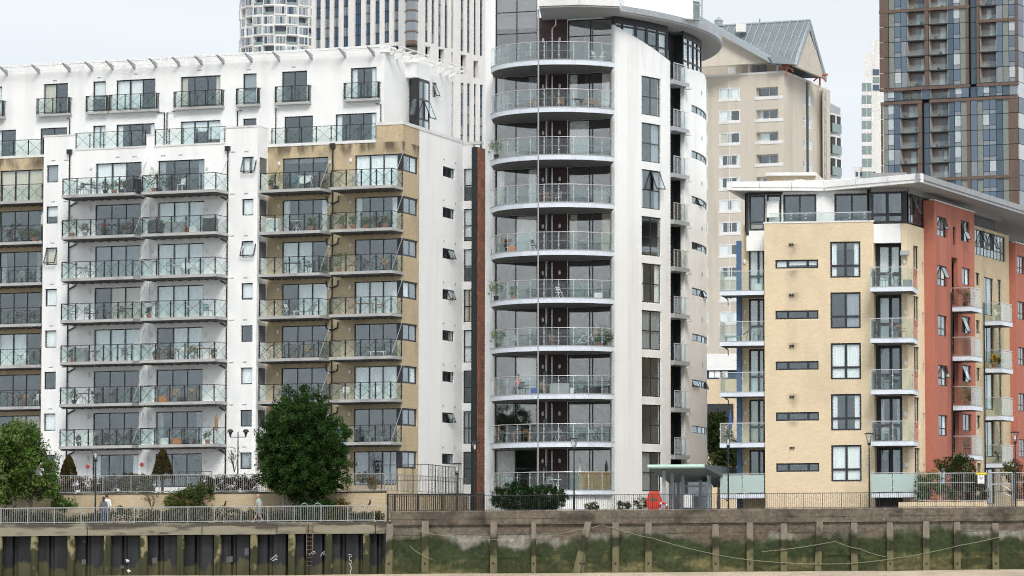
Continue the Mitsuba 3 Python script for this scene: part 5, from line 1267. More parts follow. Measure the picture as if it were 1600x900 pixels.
scribble(545, 880, [(-.05, .5), (.1, .55), (.14, .4), (0, .38), (.0, .2), (.15, .15), (.12, 0), (0, .02), (.1, -.15), (.14, -.35), (.06, -.5), (.1, -.8)], .02)
for x, y, w, h in ((130, 878, .28, .35), (131, 846, .2, .18), (190, 886, .2, .2), (241, 876, .3, .4), (358, 874, .4, .4), (385, 862, .28, .5)):
    o = at(x, y, 206.94); put(SP + '__faded_patch', MB().poly([(-w / 2, -h / 2), (w / 2, -h * .42), (w * .45, h / 2), (-w * .5, h * .4)], -.012, -.006), 'grey_patch', trans(o[0], 207.085, o[2]))
for x, y in ((198, 876), (200, 892)):
    o = at(x, y, 206.93); put(SP + '__paint_splash', MB().poly([(-.12, .06), (.02, .09), (.15, -.02), (.09, -.07), (.02, -.04), (-.02, -.14), (-.06, -.03)], -.012, -.004), 'white_paint', trans(o[0], 207.085, o[2]))
rt = random.Random(21)
def pile(px, ytop, Y, w, d, m, label, group, lean=0.0, zb=-.5, base='timber_pile'):
    o = at(px, 880, Y); zt = at(px, ytop, Y)[2]; n = 9; b = MB(); rr = []
    for i, t in enumerate(np.linspace(0, 1, n)):
        z = zb + (zt - zb) * t; j = [rt.uniform(-.012, .012) for _ in range(4)]
        x = o[0] + lean * (z - o[2]) + (.03 if i == n - 1 else 0) * 0
        k = .92 if i == n - 1 else 1
        rr.append([[x - w / 2 * k + j[0], Y - d / 2 + j[1], z], [x + w / 2 * k + j[2], Y - d / 2 + j[3], z], [x + w / 2 * k + j[0], Y + d / 2, z], [x - w / 2 * k + j[2], Y + d / 2, z]])
    f = []
    for i in range(n - 1):
        for a in range(4):
            c = (a + 1) % 4; f += [[i * 4 + a, i * 4 + c, i * 4 + 4 + c], [i * 4 + a, i * 4 + 4 + c, i * 4 + 4 + a]]
    f += [[n * 4 - 4, n * 4 - 3, n * 4 - 2], [n * 4 - 4, n * 4 - 2, n * 4 - 1]]
    b.raw(np.array(rr).reshape(-1, 3), f)
    k = tag(put(base, b, m), label, 'timber pile', group)
    if base == 'timber_pile': put(k + '__bolt', MB().lathe([[.001, -.03], [.07, -.03], [.07, .03], [.001, .03]], 8), 'metal_black', trans(o[0] + lean * .55, Y - d / 2 - .01, o[2] - .02) @ np.array([[1, 0, 0, 0], [0, 0, 1, 0], [0, -1, 0, 0], [0, 0, 0, 1.]]))
    return k
NTHS = 'first second third fourth fifth sixth seventh eighth ninth tenth eleventh twelfth thirteenth fourteenth fifteenth sixteenth'.split()
for NP_, x in enumerate((-2, 54, 111, 168, 225, 282, 340, 397, 456, 514, 573)):
    pile(x, 834, 206.62, .40, .35, 'slimy_timber', f'{NTHS[NP_]} slimy yellow green fender timber from the left against the dark sheet piling', 'fender timbers against the sheet piling', base='fender_timber')
for NP_, (x, lean) in enumerate(((608, .02), (664.5, 0), (771.5, 0), (834, .0), (962, 0), (1013.5, 0), (1118.5, 0), (1172, 0), (1225, .0), (1278.5, .045), (1335, 0), (1391, 0), (1447.5, 0), (1496, 0), (1556, 0), (1612, 0))):
    pile(x, rt.uniform(814, 819), 205.78, .40 if x != 834 else .26, .34, 'weathered_timber', f'{NTHS[NP_]} upright weathered timber pile from the left on the concrete river wall', 'upright timber piles along the river wall', lean)
pile(904, 815, 205.62, .42, .34, 'weathered_timber', 'strongly leaning timber pile against the algae covered river wall', None, .24)
pile(911.5, 832, 205.85, .2, .2, 'weathered_timber', 'thin broken timber behind the leaning pile at the river wall', None, .10)
def rope(pts, label):
    P = []
    for (a, c) in zip(pts[:-1], pts[1:]):
        for t in np.linspace(0, 1, 8)[:-1]: P.append(at(a[0] + (c[0] - a[0]) * t, a[1] + (c[1] - a[1]) * t + 1.6 * 4 * t * (1 - t), 205.5))
    P.append(at(*pts[-1], 205.5)); tag(put('mooring_rope', MB().tube(P, .018, 5), 'rope'), label, 'rope')
rope([(646, 828), (700, 837), (780, 843)], 'pale rope sagging across the left end of the river wall')
rope([(830, 841), (905, 827), (942, 819.5), (958, 824), (1020, 841), (1118, 866), (1200, 877.5), (1310, 881), (1400, 872), (1500, 852), (1600, 829)], 'long pale rope looping across the timber piles of the river wall')
rope([(1190, 862), (1305, 846), (1345, 858), (1385, 870)], 'short pale rope peaked between the timber piles at right')
rope([(640, 852), (655, 864), (676, 874)], 'short faint rope hanging low near the left end of the river wall')
# ladder with its loop handrails
lad = at(484, 840, 206.3); LA = thing('wall_ladder', 'rusty steel ladder going down the sheet piling', 'ladder')
for s in (-.19, .19): put(LA + '__rail', MB().box(lad[0] + s - .025, lad[0] + s + .025, 206.25, 206.31, at(484, 868, 206.3)[2], 3.5), 'rust')
for i in range(11): put(LA + '__rung', MB().box(lad[0] - .17, lad[0] + .17, 206.27, 206.30, 3.3 - .25 * i, 3.33 - .25 * i), 'rust')
for px in (475, 496):
    o = at(px, 812, 206.6); a = np.linspace(0, math.pi, 9)
    put(LA + '__loop_handrail', MB().tube([o * [1, 1, 0] + [-.2, 0, 3.3], *[o * [1, 1, 0] + [-.2 * math.cos(t), 0.15 * t / 3.1, 4.45 + .22 * math.sin(t)] for t in a], o * [1, 1, 0] + [.2, .15, 3.3]], .025, 6), 'galvanised')

# ------------------------------------------------------------------ railings and fences
def fence(base, label, pts, z, h, ps, bs, m, cat='railing', hi=None, bar=.011, post=.03, rails=(0.06, 1.0), pm=None, group=None, midrail=None):
    """Railing along world points pts (x, y): posts, rails and a panel of bars per bay."""
    k = thing(base, label, cat, group); pts = [np.array(p[:2], float) for p in pts]
    zz = z if hasattr(z, '__len__') else [z] * len(pts)
    for p, q, za, zc in zip(pts[:-1], pts[1:], zz[:-1], zz[1:]):
        L = np.linalg.norm(q - p); n = max(1, int(round(L / ps))); d = (q - p) / L; nn = np.array([-d[1], d[0]])
        def W(s, o, zq): return [*(p + d * s + nn * o), za + (zc - za) * s / L + zq]
        for r in rails: put(k + '__rail', MB().tube([W(0, 0, h * r), W(L, 0, h * r)], post * .85, 6), pm or m)
        if midrail: put(k + '__rail', MB().tube([W(0, 0, h * midrail), W(L, 0, h * midrail)], post * .7, 6), m)
        for i in range(n + 1): put(k + '__post', MB().tube([W(L * i / n, 0, 0), W(L * i / n, 0, h * (1.0 if rails[-1] < 1.01 else 1.05))], post, 6), pm or m)
        for i in range(n):
            w = L / n; c = max(1, int(round(w / bs)) - 1); b = MB()
            for j in range(1, c + 1):
                s = L * i / n + w * j / (c + 1); b.tube([W(s, 0, h * rails[0]), W(s, 0, h * rails[-1] if rails[-1] <= 1 else h)], bar, 4)
            stuff(put(k + '__bar_panel', b, m))
    return k
PX = lambda x, y, Y: at(x, y, Y)[:2]
fence('promenade_railing', 'pale galvanised railing along the promenade edge above the sheet piling', [PX(-40, 800, 206.75), PX(585, 800, 206.75)], 3.50, .98, 1.70, .135, 'galvanised', post=.042, bar=.016, rails=(.08, 1.0))
fence('promenade_railing', 'short end of galvanised railing meeting the brown river wall', [PX(585, 800, 206.75), PX(604, 800, 206.9)], 3.50, .98, .8, .3, 'galvanised', post=.035)
fence('river_wall_railing', 'thin black railing along the top of the river wall parapet', [PX(606, 790, 206.2), PX(1640, 790, 206.2)], zpt_ - .06, 1.0, 1.17, .115, 'metal_black', post=.024, bar=.010, rails=(.1, 1.0))
# terrace of the left building: brick retaining wall, galvanised railing on it
TWL = thing('retaining_wall', 'yellow brick retaining wall below the planted terrace', 'retaining wall')
zter = at(300, 772, 213)[2]
ca, cb, cc = PX(-60, 780, 213), PX(602, 780, 213), PX(757, 780, 240)
put(TWL + '__wall', MB().plan([ca, cb, cb + [.2, .35], ca + [0, .35]], 3.3, zter), 'yellow_brick')
put(TWL + '__side_wall', MB().plan([cb, cc, cc + [-.35, 0], cb + [-.35, .36]], 3.3, zter - .004), 'yellow_brick')
put(TWL + '__coping', MB().plan([ca + [0, -.05], cb + [.03, -.05], cb + [.05, .3], ca + [0, .3]], zter + .003, zter + .10), 'cap_concrete')
structure(put('terrace', MB().plan([ca + [0, .36], cb + [-.4, .36], cc + [-.5, -2], PX(757, 780, 246), PX(-60, 780, 246)], 3.3, zter - .02), 'paving'))
fence('terrace_railing', 'galvanised railing of close bars on the yellow brick retaining wall', [ca + [0, .1], cb + [-.1, .1]], zter + .1, 1.12, 1.8, .13, 'galvanised', post=.036, bar=.015, rails=(.06, 1.0))
fence('terrace_railing', 'galvanised railing with wide set bars going back beside the side wall', [cb + [-.05, .15], cc + [-.2, 0]], zter + .1, 1.12, 2.4, .8, 'galvanised', post=.034, bar=.03, rails=(.06, 1.0))
fence('security_fence', 'tall black steel fence and gate beside the brick retaining wall', [PX(606, 780, 209.5), PX(617, 780, 209.6), PX(653, 780, 210), PX(690, 780, 211), PX(756, 780, 213)], 3.5, 1.75, 2.4, .14, 'metal_black', 'fence', post=.07, bar=.024, rails=(.1, .97))
fence('patio_railing', 'black crossed railing of the ground floor patio at the building corner', [PX(596, 735, 217.5), PX(670, 735, 217.5), PX(716, 735, 228)], zter, 1.9, 1.15, .6, 'metal_black', post=.03, rails=(.45, .98))
for a, c, l in ((50, 105, 'black patio railing behind the left cone shaped yew'), (280, 331, 'black patio railing under the ground floor doors beside the right cone shaped yew')):
    fence('patio_railing', l, [PX(a, 735, 219.5), PX(c, 735, 219.5)], zter - .2, 1.75, .95, .9, 'metal_black', post=.028, rails=(.5, 1.0))
# low wall, fence and gate at the right
lw = thing('garden_wall', 'low yellow brick wall under the grey garden fence at right', 'wall')
put(lw + '__wall', MB().plan([PX(1404, 790, 208.6), PX(1543, 790, 208.6), PX(1543, 790, 208.9), PX(1404, 790, 208.9)], 3.4, at(1480, 784, 208.6)[2]).plan([PX(1584, 790, 208.6), PX(1660, 790, 208.6), PX(1660, 790, 208.9), PX(1584, 790, 208.9)], 3.4, at(1480, 784, 208.6)[2]), 'pale_brick')
zgw = at(1480, 784, 208.6)[2]
fence('garden_fence', 'grey steel bar fence on the low brick wall at right', [PX(1433, 790, 208.75), PX(1543, 790, 208.75)], zgw, at(1480, 739, 208.75)[2] - zgw, 1.45, .13, 'galvanised', 'fence', post=.035, bar=.014, rails=(.04, .99), midrail=.66)
fence('garden_fence', 'grey steel bar fence right of the gate at the picture edge', [PX(1585, 790, 208.75), PX(1650, 790, 208.75)], zgw, at(1480, 739, 208.75)[2] - zgw, 1.45, .13, 'galvanised', 'fence', post=.035, bar=.014, rails=(.04, .99), midrail=.66)
fence('garden_gate', 'grey steel bar gate between the garden fences at right', [PX(1547, 790, 208.6), PX(1582, 790, 208.6)], 3.6, at(1560, 738, 208.6)[2] - 3.6, 1.45, .14, 'galvanised', 'gate', post=.06, bar=.016, rails=(.03, .99), midrail=.72)
for i, (a, c) in enumerate((((1566, 758), (1579, 766)), ((1567, 769), (1579, 776)))):
    tag(put('stair_handrail', MB().tube([at(*a, 210.5), at(*c, 210.5)], .04, 6), 'white_trim'), ['upper', 'lower'][i] + ' sloping white handrail seen through the grey gate', 'handrail')
sg = at(1533, 747, 208.5); sgk = tag(put('warning_sign', MB().box(-.35, .35, 0, .03, -.36, .36), 'metal_black', trans(*sg)), 'dark sign with yellow strip and white panel on the grey fence', 'sign')
mat('yellow_paint', (0.75, 0.62, 0.05), 0.5)
put(sgk + '__yellow_strip', MB().box(-.34, .34, -.012, -.002, .22, .34), 'yellow_paint', trans(*sg)); put(sgk + '__white_panel', MB().box(-.22, .2, -.012, -.002, -.34, .19), 'white_paint', trans(*sg))
put(sgk + '__symbol', MB().poly([(-.13, .05), (-.07, .10), (0, .0), (.07, .10), (.13, .05), (0, -.14)], -.02, -.013), 'metal_grey', trans(*sg))

# ------------------------------------------------------------------ street lamps
scene['lamp_glass'] = {'type': 'thindielectric', 'int_ior': 1.5}
def lantern_lamp(px, ytop, zb, Y, label, r=.055):
    zt = at(px, ytop, Y)[2]; o = at(px, 780, Y) * [1, 1, 0]
    k = thing('street_lamp', label, 'street lamp'); h = zt - zb
    put(k + '__pole', MB().lathe([[.12, 0], [.12, .28], [.075, .34], [r, .5], [r * .85, h * .55], [r * .7, h - .75], [.10, h - .70], [.12, h - .62], [.05, h - .58], [.001, h - .58]], 10), 'metal_black', trans(o[0], o[1], zb))
    fr = MB()
    for a in range(4):
        t = a * math.pi / 2 + .6; fr.tube([[.08 * math.cos(t), .08 * math.sin(t), h - .60], [.27 * math.cos(t), .27 * math.sin(t), h - .03]], .016, 4)
    put(k + '__lantern_frame', fr, 'metal_black', trans(o[0], o[1], zb))
    put(k + '__lantern_glass', MB().lathe([[.08, h - .58], [.25, h - .05]], 4), 'lamp_glass', trans(o[0], o[1], zb) @ rotz(.6))
    put(k + '__cap', MB().lathe([[.001, h + .03], [.20, h + .03], [.30, h - .02], [.30, h - .05], [.001, h - .05]], 12), 'metal_black', trans(o[0], o[1], zb))
    put(k + '__bulb', MB().lathe([[.001, h - .50], [.06, h - .45], [.06, h - .2], [.001, h - .15]], 8), 'white_trim', trans(o[0], o[1], zb))
    return k
lantern_lamp(149, 703, 3.5, 208.2, 'black street lamp on the promenade near the walking couple')
lantern_lamp(714, 724, 3.5, 209.2, 'short black lantern lamp in front of the building side wall')
lantern_lamp(742, 690, 3.5, 211, 'black street lamp in front of the terracotta stair strip')
lantern_lamp(897, 685, 3.5, 208.5, 'black street lamp in front of the round white tower')
lantern_lamp(1138, 681, 3.5, 208.5, 'black street lamp between the shelter and the brick building')
lantern_lamp(1358.5, 677, 3.5, 208.3, 'black street lamp in front of the yellow brick front')
lantern_lamp(1587, 675, 3.5, 208.3, 'black street lamp at the right edge by the garden gate')
o = at(371.5, 742, 215); k = thing('twin_lamp', 'black lamp post with two mushroom shaped heads on the terrace', 'lamp post')
hz = at(371, 683, 215)[2]
put(k + '__pole', MB().tube([o * [1, 1, 0] + [0, 0, zter], o * [1, 1, 0] + [0, 0, hz + .35]], [.05, .035], 8), 'metal_black')
for s in (-.5, .5):
    put(k + '__arm', MB().tube([o * [1, 1, 0] + [0, 0, hz], o * [1, 1, 0] + [s, 0, hz]], .025, 6), 'metal_black')
    put(k + '__head', MB().lathe([[.001, .0], [.06, .02], [.05, .12], [.10, .2], [.10, .3], [.20, .32], [.18, .42], [.10, .5], [.001, .52]], 12, o * [1, 1, 0] + [s, 0, hz]), 'metal_black')
o = at(443, 775, 212.4); k = thing('camera_pole', 'slim grey pole with a small camera head in front of the dark tree', 'camera pole'); hz = at(443, 727, 212.4)[2]
put(k + '__pole', MB().tube([o * [1, 1, 0] + [0, 0, 3.5], o * [1, 1, 0] + [0, 0, hz]], .06, 8), 'metal_grey'); put(k + '__head', MB().lathe([[.001, 0], [.12, .02], [.14, .1], [.001, .2]], 10, o * [1, 1, 0] + [0, 0, hz]), 'white_trim')

# ------------------------------------------------------------------ glazed shelter, lifebuoy housing and ring
mat('pale_green', (0.42, 0.60, 0.54), 0.4); mat('canopy_soffit', (0.20, 0.235, 0.225), 0.6); mat('canopy_side', (0.10, 0.13, 0.14), 0.5)
SH = thing('glass_shelter', 'glazed entrance shelter with a pale green sloping canopy beside the round tower', 'shelter')
fa, fb = at(1012, 731, 209.5), at(1101, 729.5, 209.5); ba, bb = at(1049, 757, 217.5), at(1114, 752, 217.5)
zf_ = fa[2]; fb[2] = zf_
put(SH + '__canopy', MB().raw([fa, fb, bb, ba, fa + [0, 0, .14], fb + [0, 0, .14], bb + [0, 0, 1.0], ba + [0, 0, 1.0]], [[0, 2, 1], [0, 3, 2], [4, 5, 6], [4, 6, 7], [1, 2, 6], [1, 6, 5], [2, 3, 7], [2, 7, 6], [3, 0, 4], [3, 4, 7], [0, 1, 5], [0, 5, 4]]), 'canopy_soffit')
put(SH + '__canopy_edge', MB().tube([fa + [0, -.02, .07], fb + [0, -.02, .07]], .13, 12), 'pale_green')
sd = at(1160, 742, 219)
put(SH + '__side_panel', MB().quad(fb + [.01, 0, -.02], bb + [.02, 0, -.4], [sd[0], sd[1], bb[2] - .3], [sd[0], sd[1], sd[2]]).quad(fb + [.01, 0, .2], fb + [.01, 0, -.02], [sd[0], sd[1], sd[2] - .2], [sd[0], sd[1], sd[2] + .4]), 'canopy_side')
for px, Y in ((1037.5, 210.5), (1050.5, 212), (1067, 213), (1108, 213)):
    o = at(px, 780, Y); put(SH + '__column', MB().box(o[0] - .10, o[0] + .10, Y - .1, Y + .1, 3.4, min(zf_, zf_ - (Y - 209.5) / 8 * (zf_ - ba[2])) - .02), 'metal_grey')
for a, c in ((1052, 1065), (1069, 1093), (1096, 1107)):
    o, p = at(a, 780, 214.5), at(c, 780, 214.5)
    put(SH + '__glass_panel', MB().quad([o[0], 214.5, 3.5], [p[0], 214.5, 3.5], [p[0], 214.5, ba[2] + .1], [o[0], 214.5, ba[2] + .1]), 'window_glass')
    put(SH + '__frame', MB().box(o[0] - .05, o[0] + .05, 214.45, 214.55, 3.5, ba[2] + .2).box(p[0] - .05, p[0] + .05, 214.45, 214.55, 3.5, ba[2] + .2).box(o[0], p[0], 214.46, 214.54, 5.6, 5.7), 'metal_grey')
put(SH + '__back_wall', MB().box(at(1045, 780, 217)[0], at(1112, 780, 217)[0], 217, 217.2, 3.4, ba[2] + .5), 'curtain_grey')
put(SH + '__dark_door', MB().box(at(1096, 780, 215)[0], at(1106, 780, 215)[0], 214.8, 214.95, 3.4, 6.2), 'far_dark')
tag(put('notice_board', MB().box(-.25, .25, 0, .05, -.4, .4), 'white_trim', trans(*at(1074.5, 783, 210))), 'small white notice board in front of the glazed shelter', 'notice board')
mat('lifebuoy_red', (0.55, 0.045, 0.025), 0.35)
hb = at(1022, 795, 207.6); LH = thing('lifebuoy_housing', 'bright red lifebuoy housing standing behind the river wall railing', 'lifebuoy housing')
zb_ = 3.95
prof = [(-.34, 0), (.36, 0), (.44, .45), (.46, .78), (.34, 1.12), (.30, 1.30), (-.30, 1.30), (-.36, 1.12), (-.50, .72), (-.46, .45)]
put(LH + '__body', MB().poly(Polygon(prof).buffer(-.06).buffer(.06), -.05, .26).poly(Polygon(prof).buffer(-.10), -.09, -.049), 'lifebuoy_red', trans(hb[0], 207.6, zb_))
put(LH + '__slot', MB().poly(Polygon([(-.28, .72), (-.05, .72), (-.05, .86), (-.28, .86)]).buffer(.04), -.10, -.09).poly(Polygon([(.02, .72), (.2, .72), (.2, .88), (.02, .88)]).buffer(.03), -.10, -.09), 'rust', trans(hb[0], 207.6, zb_))
put(LH + '__post', MB().box(-.1, .1, .02, .2, 3.4 - zb_, .0), 'metal_grey', trans(hb[0], 207.6, zb_))
rg = at(1036, 792, 207.3); RG = thing('lifebuoy', 'red lifebuoy ring with white bands hanging beside the red housing', 'lifebuoy')
tor = trimesh.creation.torus(.24, .075, 32, 12); tor.apply_transform(trimesh.transformations.rotation_matrix(math.pi / 2, [1, 0, 0])); put(RG + '__ring', tor, 'lifebuoy_red', trans(rg[0], 207.3, rg[2]), smooth=True)
for a in (.5, 2.1, 3.7, 5.2):
    b = MB(); pts = [[.24 * math.cos(a + t), 0, .24 * math.sin(a + t)] for t in np.linspace(-.22, .22, 5)]; put(RG + '__band', b.tube(pts, .079, 12), 'white_paint', trans(rg[0], 207.3, rg[2]))
# ------------------------------------------------------------------ vegetation
scene['leaf'] = {'type': 'principledthin', 'base_color': {'type': 'mesh_attribute', 'name': 'vertex_color'}, 'roughness': 0.55, 'diff_trans': 0.5}
mat('bark', (0.09, 0.07, 0.055), 0.9)
def leaves(cl, per, size, col, seed, spread=.45, var=.35, up=.35, flat=.8):
    """Leaf clumps: cl (n, 4) = centre and radius; per leaves each. Returns (mesh, colours)."""
    g = np.random.default_rng(seed); cl = np.asarray(cl, float); N = len(cl) * per
    d = g.normal(size=(N, 3)); d /= np.linalg.norm(d, axis=1, keepdims=True)
    c = np.repeat(cl[:, :3], per, 0) + d * (np.repeat(cl[:, 3], per) * g.uniform(.25, 1.0, N) ** .6)[:, None]
    nrm = d * .8 + g.normal(size=(N, 3)) * .6 + [0, 0, up]; nrm /= np.linalg.norm(nrm, axis=1, keepdims=True)
    a = np.cross(nrm, g.normal(size=(N, 3))); a /= np.linalg.norm(a, axis=1, keepdims=True); b = np.cross(nrm, a)
    s = size * g.uniform(.6, 1.3, N)[:, None]
    v = np.stack([c - a * s, c - b * s * .45, c + a * s, c + b * s * .45], 1).reshape(-1, 3)
    i = np.arange(N)[:, None] * 4; f = np.vstack([i + [0, 1, 2], i + [0, 2, 3]])
    col = np.atleast_2d(np.asarray(col, float)); pick = np.repeat(g.integers(0, len(col), len(cl)), per)
    k = np.repeat(g.uniform(1 - var, 1 + var, len(cl)), per) * g.uniform(.75, 1.25, N)
    return trimesh.Trimesh(v, f, process=False), np.repeat(np.clip(col[pick] * k[:, None], 0, 1), 4, 0)
def blob(lobes, n, rad, seed, fill=.55, zmin=None):
    """Clump centres spread through ellipsoid lobes (x, y, z, rx, ry, rz), denser towards the surface."""
    g = np.random.default_rng(seed); out = []; w = np.array([l[3] * l[5] for l in lobes]); w = w / w.sum()
    for l, q in zip(lobes, w):
        m = max(3, int(n * q)); d = g.normal(size=(m, 3)); d /= np.linalg.norm(d, axis=1, keepdims=True)
        r = g.uniform(fill ** 3, 1, m) ** (1 / 3) * g.uniform(.86, 1.10, m)
        p = np.array(l[:3]) + d * r[:, None] * np.array(l[3:6])
        out.append(np.hstack([p, rad * g.uniform(.6, 1.35, (m, 1))]))
    o = np.vstack(out)
    return o if zmin is None else o[o[:, 2] > zmin]
def lobe(px, py, rx, rz, Y, ry=None):
    o = at(px, py, Y); m = Y / F; return (*o, rx * m, (ry if ry else rx) * m, rz * m)
def green(base, label, cat, lobes, n, rad, per, size, col, seed, stem=None, part='foliage', **k):
    key_ = thing(base, label, cat)
    zmin = k.pop('zmin', None)
    cl = blob(lobes, n, rad, seed, zmin=zmin); m, c = leaves(cl, per, size, col, seed, **k)
    stuff(put(key_ + '__' + part, m, 'leaf', color=c))
    if stem:
        x, y, z0, z1, r = stem; b = MB(); top = np.array([x + .1, y, z1])
        b.tube([[x, y, z0], [x + .05, y, (z0 + z1) / 2], top], [r, r * .8, r * .6], 8)
        put(key_ + '__trunk', b, 'bark'); g = np.random.default_rng(seed); lb = MB()
        for j in g.choice(len(cl), min(16, len(cl)), False):
            e = cl[j, :3]; st_ = top - [0, 0, g.uniform(0, .5) * (z1 - z0)]; lb.tube([st_, (st_ + e) / 2 + [0, 0, .15], e], [r * .45, r * .3, r * .1], 5)
        put(key_ + '__limbs', lb, 'bark')
    return key_
DG = [(0.022, 0.050, 0.014), (0.035, 0.075, 0.020), (0.028, 0.058, 0.016), (0.050, 0.095, 0.028)]
LG = [(0.085, 0.150, 0.034), (0.115, 0.180, 0.048), (0.060, 0.115, 0.027), (0.13, 0.19, 0.06)]
o = at(483, 795, 211.3)
green('broadleaf_tree', 'dense dark green tree with a pointed dome in front of the brick bay', 'tree', [lobe(473, 654, 47, 52, 211.3), lobe(478, 692, 73, 62, 211.3), lobe(452, 682, 46, 58, 211.3), lobe(470, 742, 64, 42, 211.3), lobe(508, 732, 42, 44, 211.3), lobe(434, 722, 28, 44, 211.3)], 1250, .30, 62, .085, DG, 1, (o[0], 211.3, 3.4, 6.4, .13), part='crown')
o = at(47, 795, 210.8)
green('broadleaf_tree', 'lighter green tree at the left edge of the promenade', 'tree', [lobe(30, 690, 38, 36, 210.8), lobe(55, 735, 36, 40, 210.8), lobe(5, 735, 40, 55, 210.8), lobe(18, 705, 45, 40, 210.8), lobe(66, 765, 22, 18, 210.8)], 360, .42, 55, .115, LG, 2, (o[0], 210.8, 3.4, 5.8, .12), part='crown')
o = at(1122, 740, 268)
green('broadleaf_tree', 'olive green tree in the gap behind the glazed shelter', 'tree', [lobe(1122, 690, 20, 48, 268), lobe(1140, 715, 20, 32, 268), lobe(1112, 670, 12, 30, 268)], 170, .5, 45, .13, [(0.045, 0.065, 0.022), (0.07, 0.09, 0.035), (0.03, 0.05, 0.016)], 3, (o[0], 268, 3, 9, .15), part='crown')
YEW = [(0.060, 0.048, 0.018), (0.080, 0.058, 0.020), (0.045, 0.042, 0.016)]
for px, y0, y1, hw, l, sd_ in ((107, 711, 748, 15.5, 'smaller brownish cone clipped yew on the terrace at left', 4), (254, 701, 750, 19, 'taller brownish cone clipped yew on the terrace', 5)):
    g = np.random.default_rng(sd_); Y = 215.2; base = at(px, y1, Y); H = at(px, y0, Y)[2] - base[2]; R = hw * Y / F
    t = g.uniform(0, 1, 420) ** .75; a = g.uniform(0, 2 * math.pi, 420); rr = R * np.sqrt(1 - t) * .55 + R * (1 - t) * .45
    rr = rr * g.uniform(.80, .95, 420)
    cl = np.stack([base[0] + rr * np.cos(a), Y + rr * np.sin(a), base[2] + t * (H - .08), np.full(420, .11)], 1)
    m, c = leaves(cl, 34, .045, YEW, sd_, var=.25); k = thing('cone_yew', l, 'topiary'); stuff(put(k + '__foliage', m, 'leaf', color=c))
    put(k + '__stem', MB().tube([[base[0], Y, zter - .1], [base[0], Y, base[2] + H * .6]], .1, 6), 'bark')
MX = [(0.07, 0.105, 0.032), (0.14, 0.13, 0.045), (0.05, 0.08, 0.025)]
green('shrub', 'wide rounded green shrub against the brick retaining wall', 'shrub', [lobe(290, 780, 34, 16, 211.6, 14), lobe(312, 773, 24, 18, 211.6, 14), lobe(275, 785, 18, 12, 211.6, 12)], 170, .25, 48, .07, MX, 6)
green('shrub', 'small rounded green shrub near the left street lamp', 'shrub', [lobe(100, 787, 20, 11, 211.6, 12)], 60, .22, 45, .07, LG, 7)
green('shrub', 'green shrub under the dark tree behind the railing', 'shrub', [lobe(485, 792, 28, 14, 210.6, 14), lobe(512, 790, 16, 10, 210.6, 12)], 90, .22, 45, .07, [(0.03, 0.075, 0.025), (0.045, 0.09, 0.03)], 8)
green('shrub', 'orange and green shrub right of the dark tree behind the railing', 'shrub', [lobe(534, 793, 16, 13, 210.6, 10), lobe(525, 803, 22, 9, 210.6, 10)], 70, .22, 45, .065, [(0.12, 0.075, 0.025), (0.16, 0.09, 0.03), (0.06, 0.08, 0.025)], 9)
green('shrub', 'yellowing climber hanging over the terrace railing at the corner', 'shrub', [lobe(572, 746, 20, 7, 213.4, 8), lobe(583, 755, 9, 12, 213.4, 8)], 60, .18, 40, .055, [(0.17, 0.12, 0.03), (0.11, 0.10, 0.03), (0.06, 0.07, 0.02)], 10)
green('round_bush', 'large dark green double domed bush at the foot of the round tower', 'bush', [lobe(803, 778, 36, 24, 209.4, 22), lobe(850, 778, 38, 21, 209.4, 22), lobe(828, 786, 55, 14, 209.4, 20)], 950, .15, 60, .04, [(0.016, 0.038, 0.012), (0.026, 0.055, 0.016), (0.02, 0.045, 0.014)], 11)
PUR = [(0.050, 0.032, 0.030), (0.065, 0.050, 0.030), (0.035, 0.030, 0.022), (0.10, 0.075, 0.04)]
def hedge(px0, px1, y0, y1, Y, col, sd_, label, n=150):
    a, c = at(px0, y1, Y), at(px1, y0, Y); g = np.random.default_rng(sd_)
    cl = np.stack([g.uniform(a[0], c[0], n), g.uniform(Y - .35, Y + .35, n), g.uniform(a[2], c[2], n) + .12 * np.sin(g.uniform(0, 6, n)), g.uniform(.14, .26, n)], 1)
    m, cc = leaves(cl, 42, .065, col, sd_); k = thing('hedge', label, 'hedge'); stuff(put(k + '__foliage', m, 'leaf', color=cc))
hedge(92, 168, 749, 772, 214.4, PUR + [(0.16, 0.10, 0.05)], 12, 'dark reddish hedge behind the terrace railing at left')
hedge(168, 240, 745, 772, 214.4, PUR + MX, 13, 'mixed green and bronze hedge behind the terrace railing between the yews')
hedge(312, 402, 745, 772, 214.4, PUR, 14, 'dark purple hedge behind the terrace railing left of the dark tree', 190)
hedge(0, 92, 752, 772, 214.4, PUR + MX, 15, 'dark hedge behind the left tree on the terrace')
BED = [(0.045, 0.06, 0.028), (0.075, 0.08, 0.04), (0.03, 0.045, 0.018), (0.09, 0.07, 0.045)]
g = np.random.default_rng(16); n = 1000; x0, x1 = at(-20, 810, 210.4)[0], at(596, 810, 210.4)[0]; xx = g.uniform(x0, x1, n)
hh_ = .45 + .75 * meshkit.noise(np.stack([xx * .45, xx * 0, xx * 0], -1), 4)
cl = np.stack([xx, g.uniform(210, 211.6, n), 3.5 + g.uniform(0, 1, n) * hh_, g.uniform(.14, .26, n)], 1)
m, c = leaves(cl, 38, .06, BED, 16); tag(put('planting_bed', m, 'leaf', color=c), 'low mixed planting in the bed behind the promenade railing', 'planting', kind='stuff')
green('garden_shrub', 'tall feathery bamboo like shrub behind the grey garden fence', 'shrub', [lobe(1500, 735, 26, 24, 210.5, 20), lobe(1510, 760, 24, 24, 210.5, 16), lobe(1478, 727, 16, 10, 210.5, 12)], 130, .28, 45, .085, [(0.05, 0.08, 0.025), (0.10, 0.075, 0.035), (0.035, 0.055, 0.018)], 17, up=-.3)
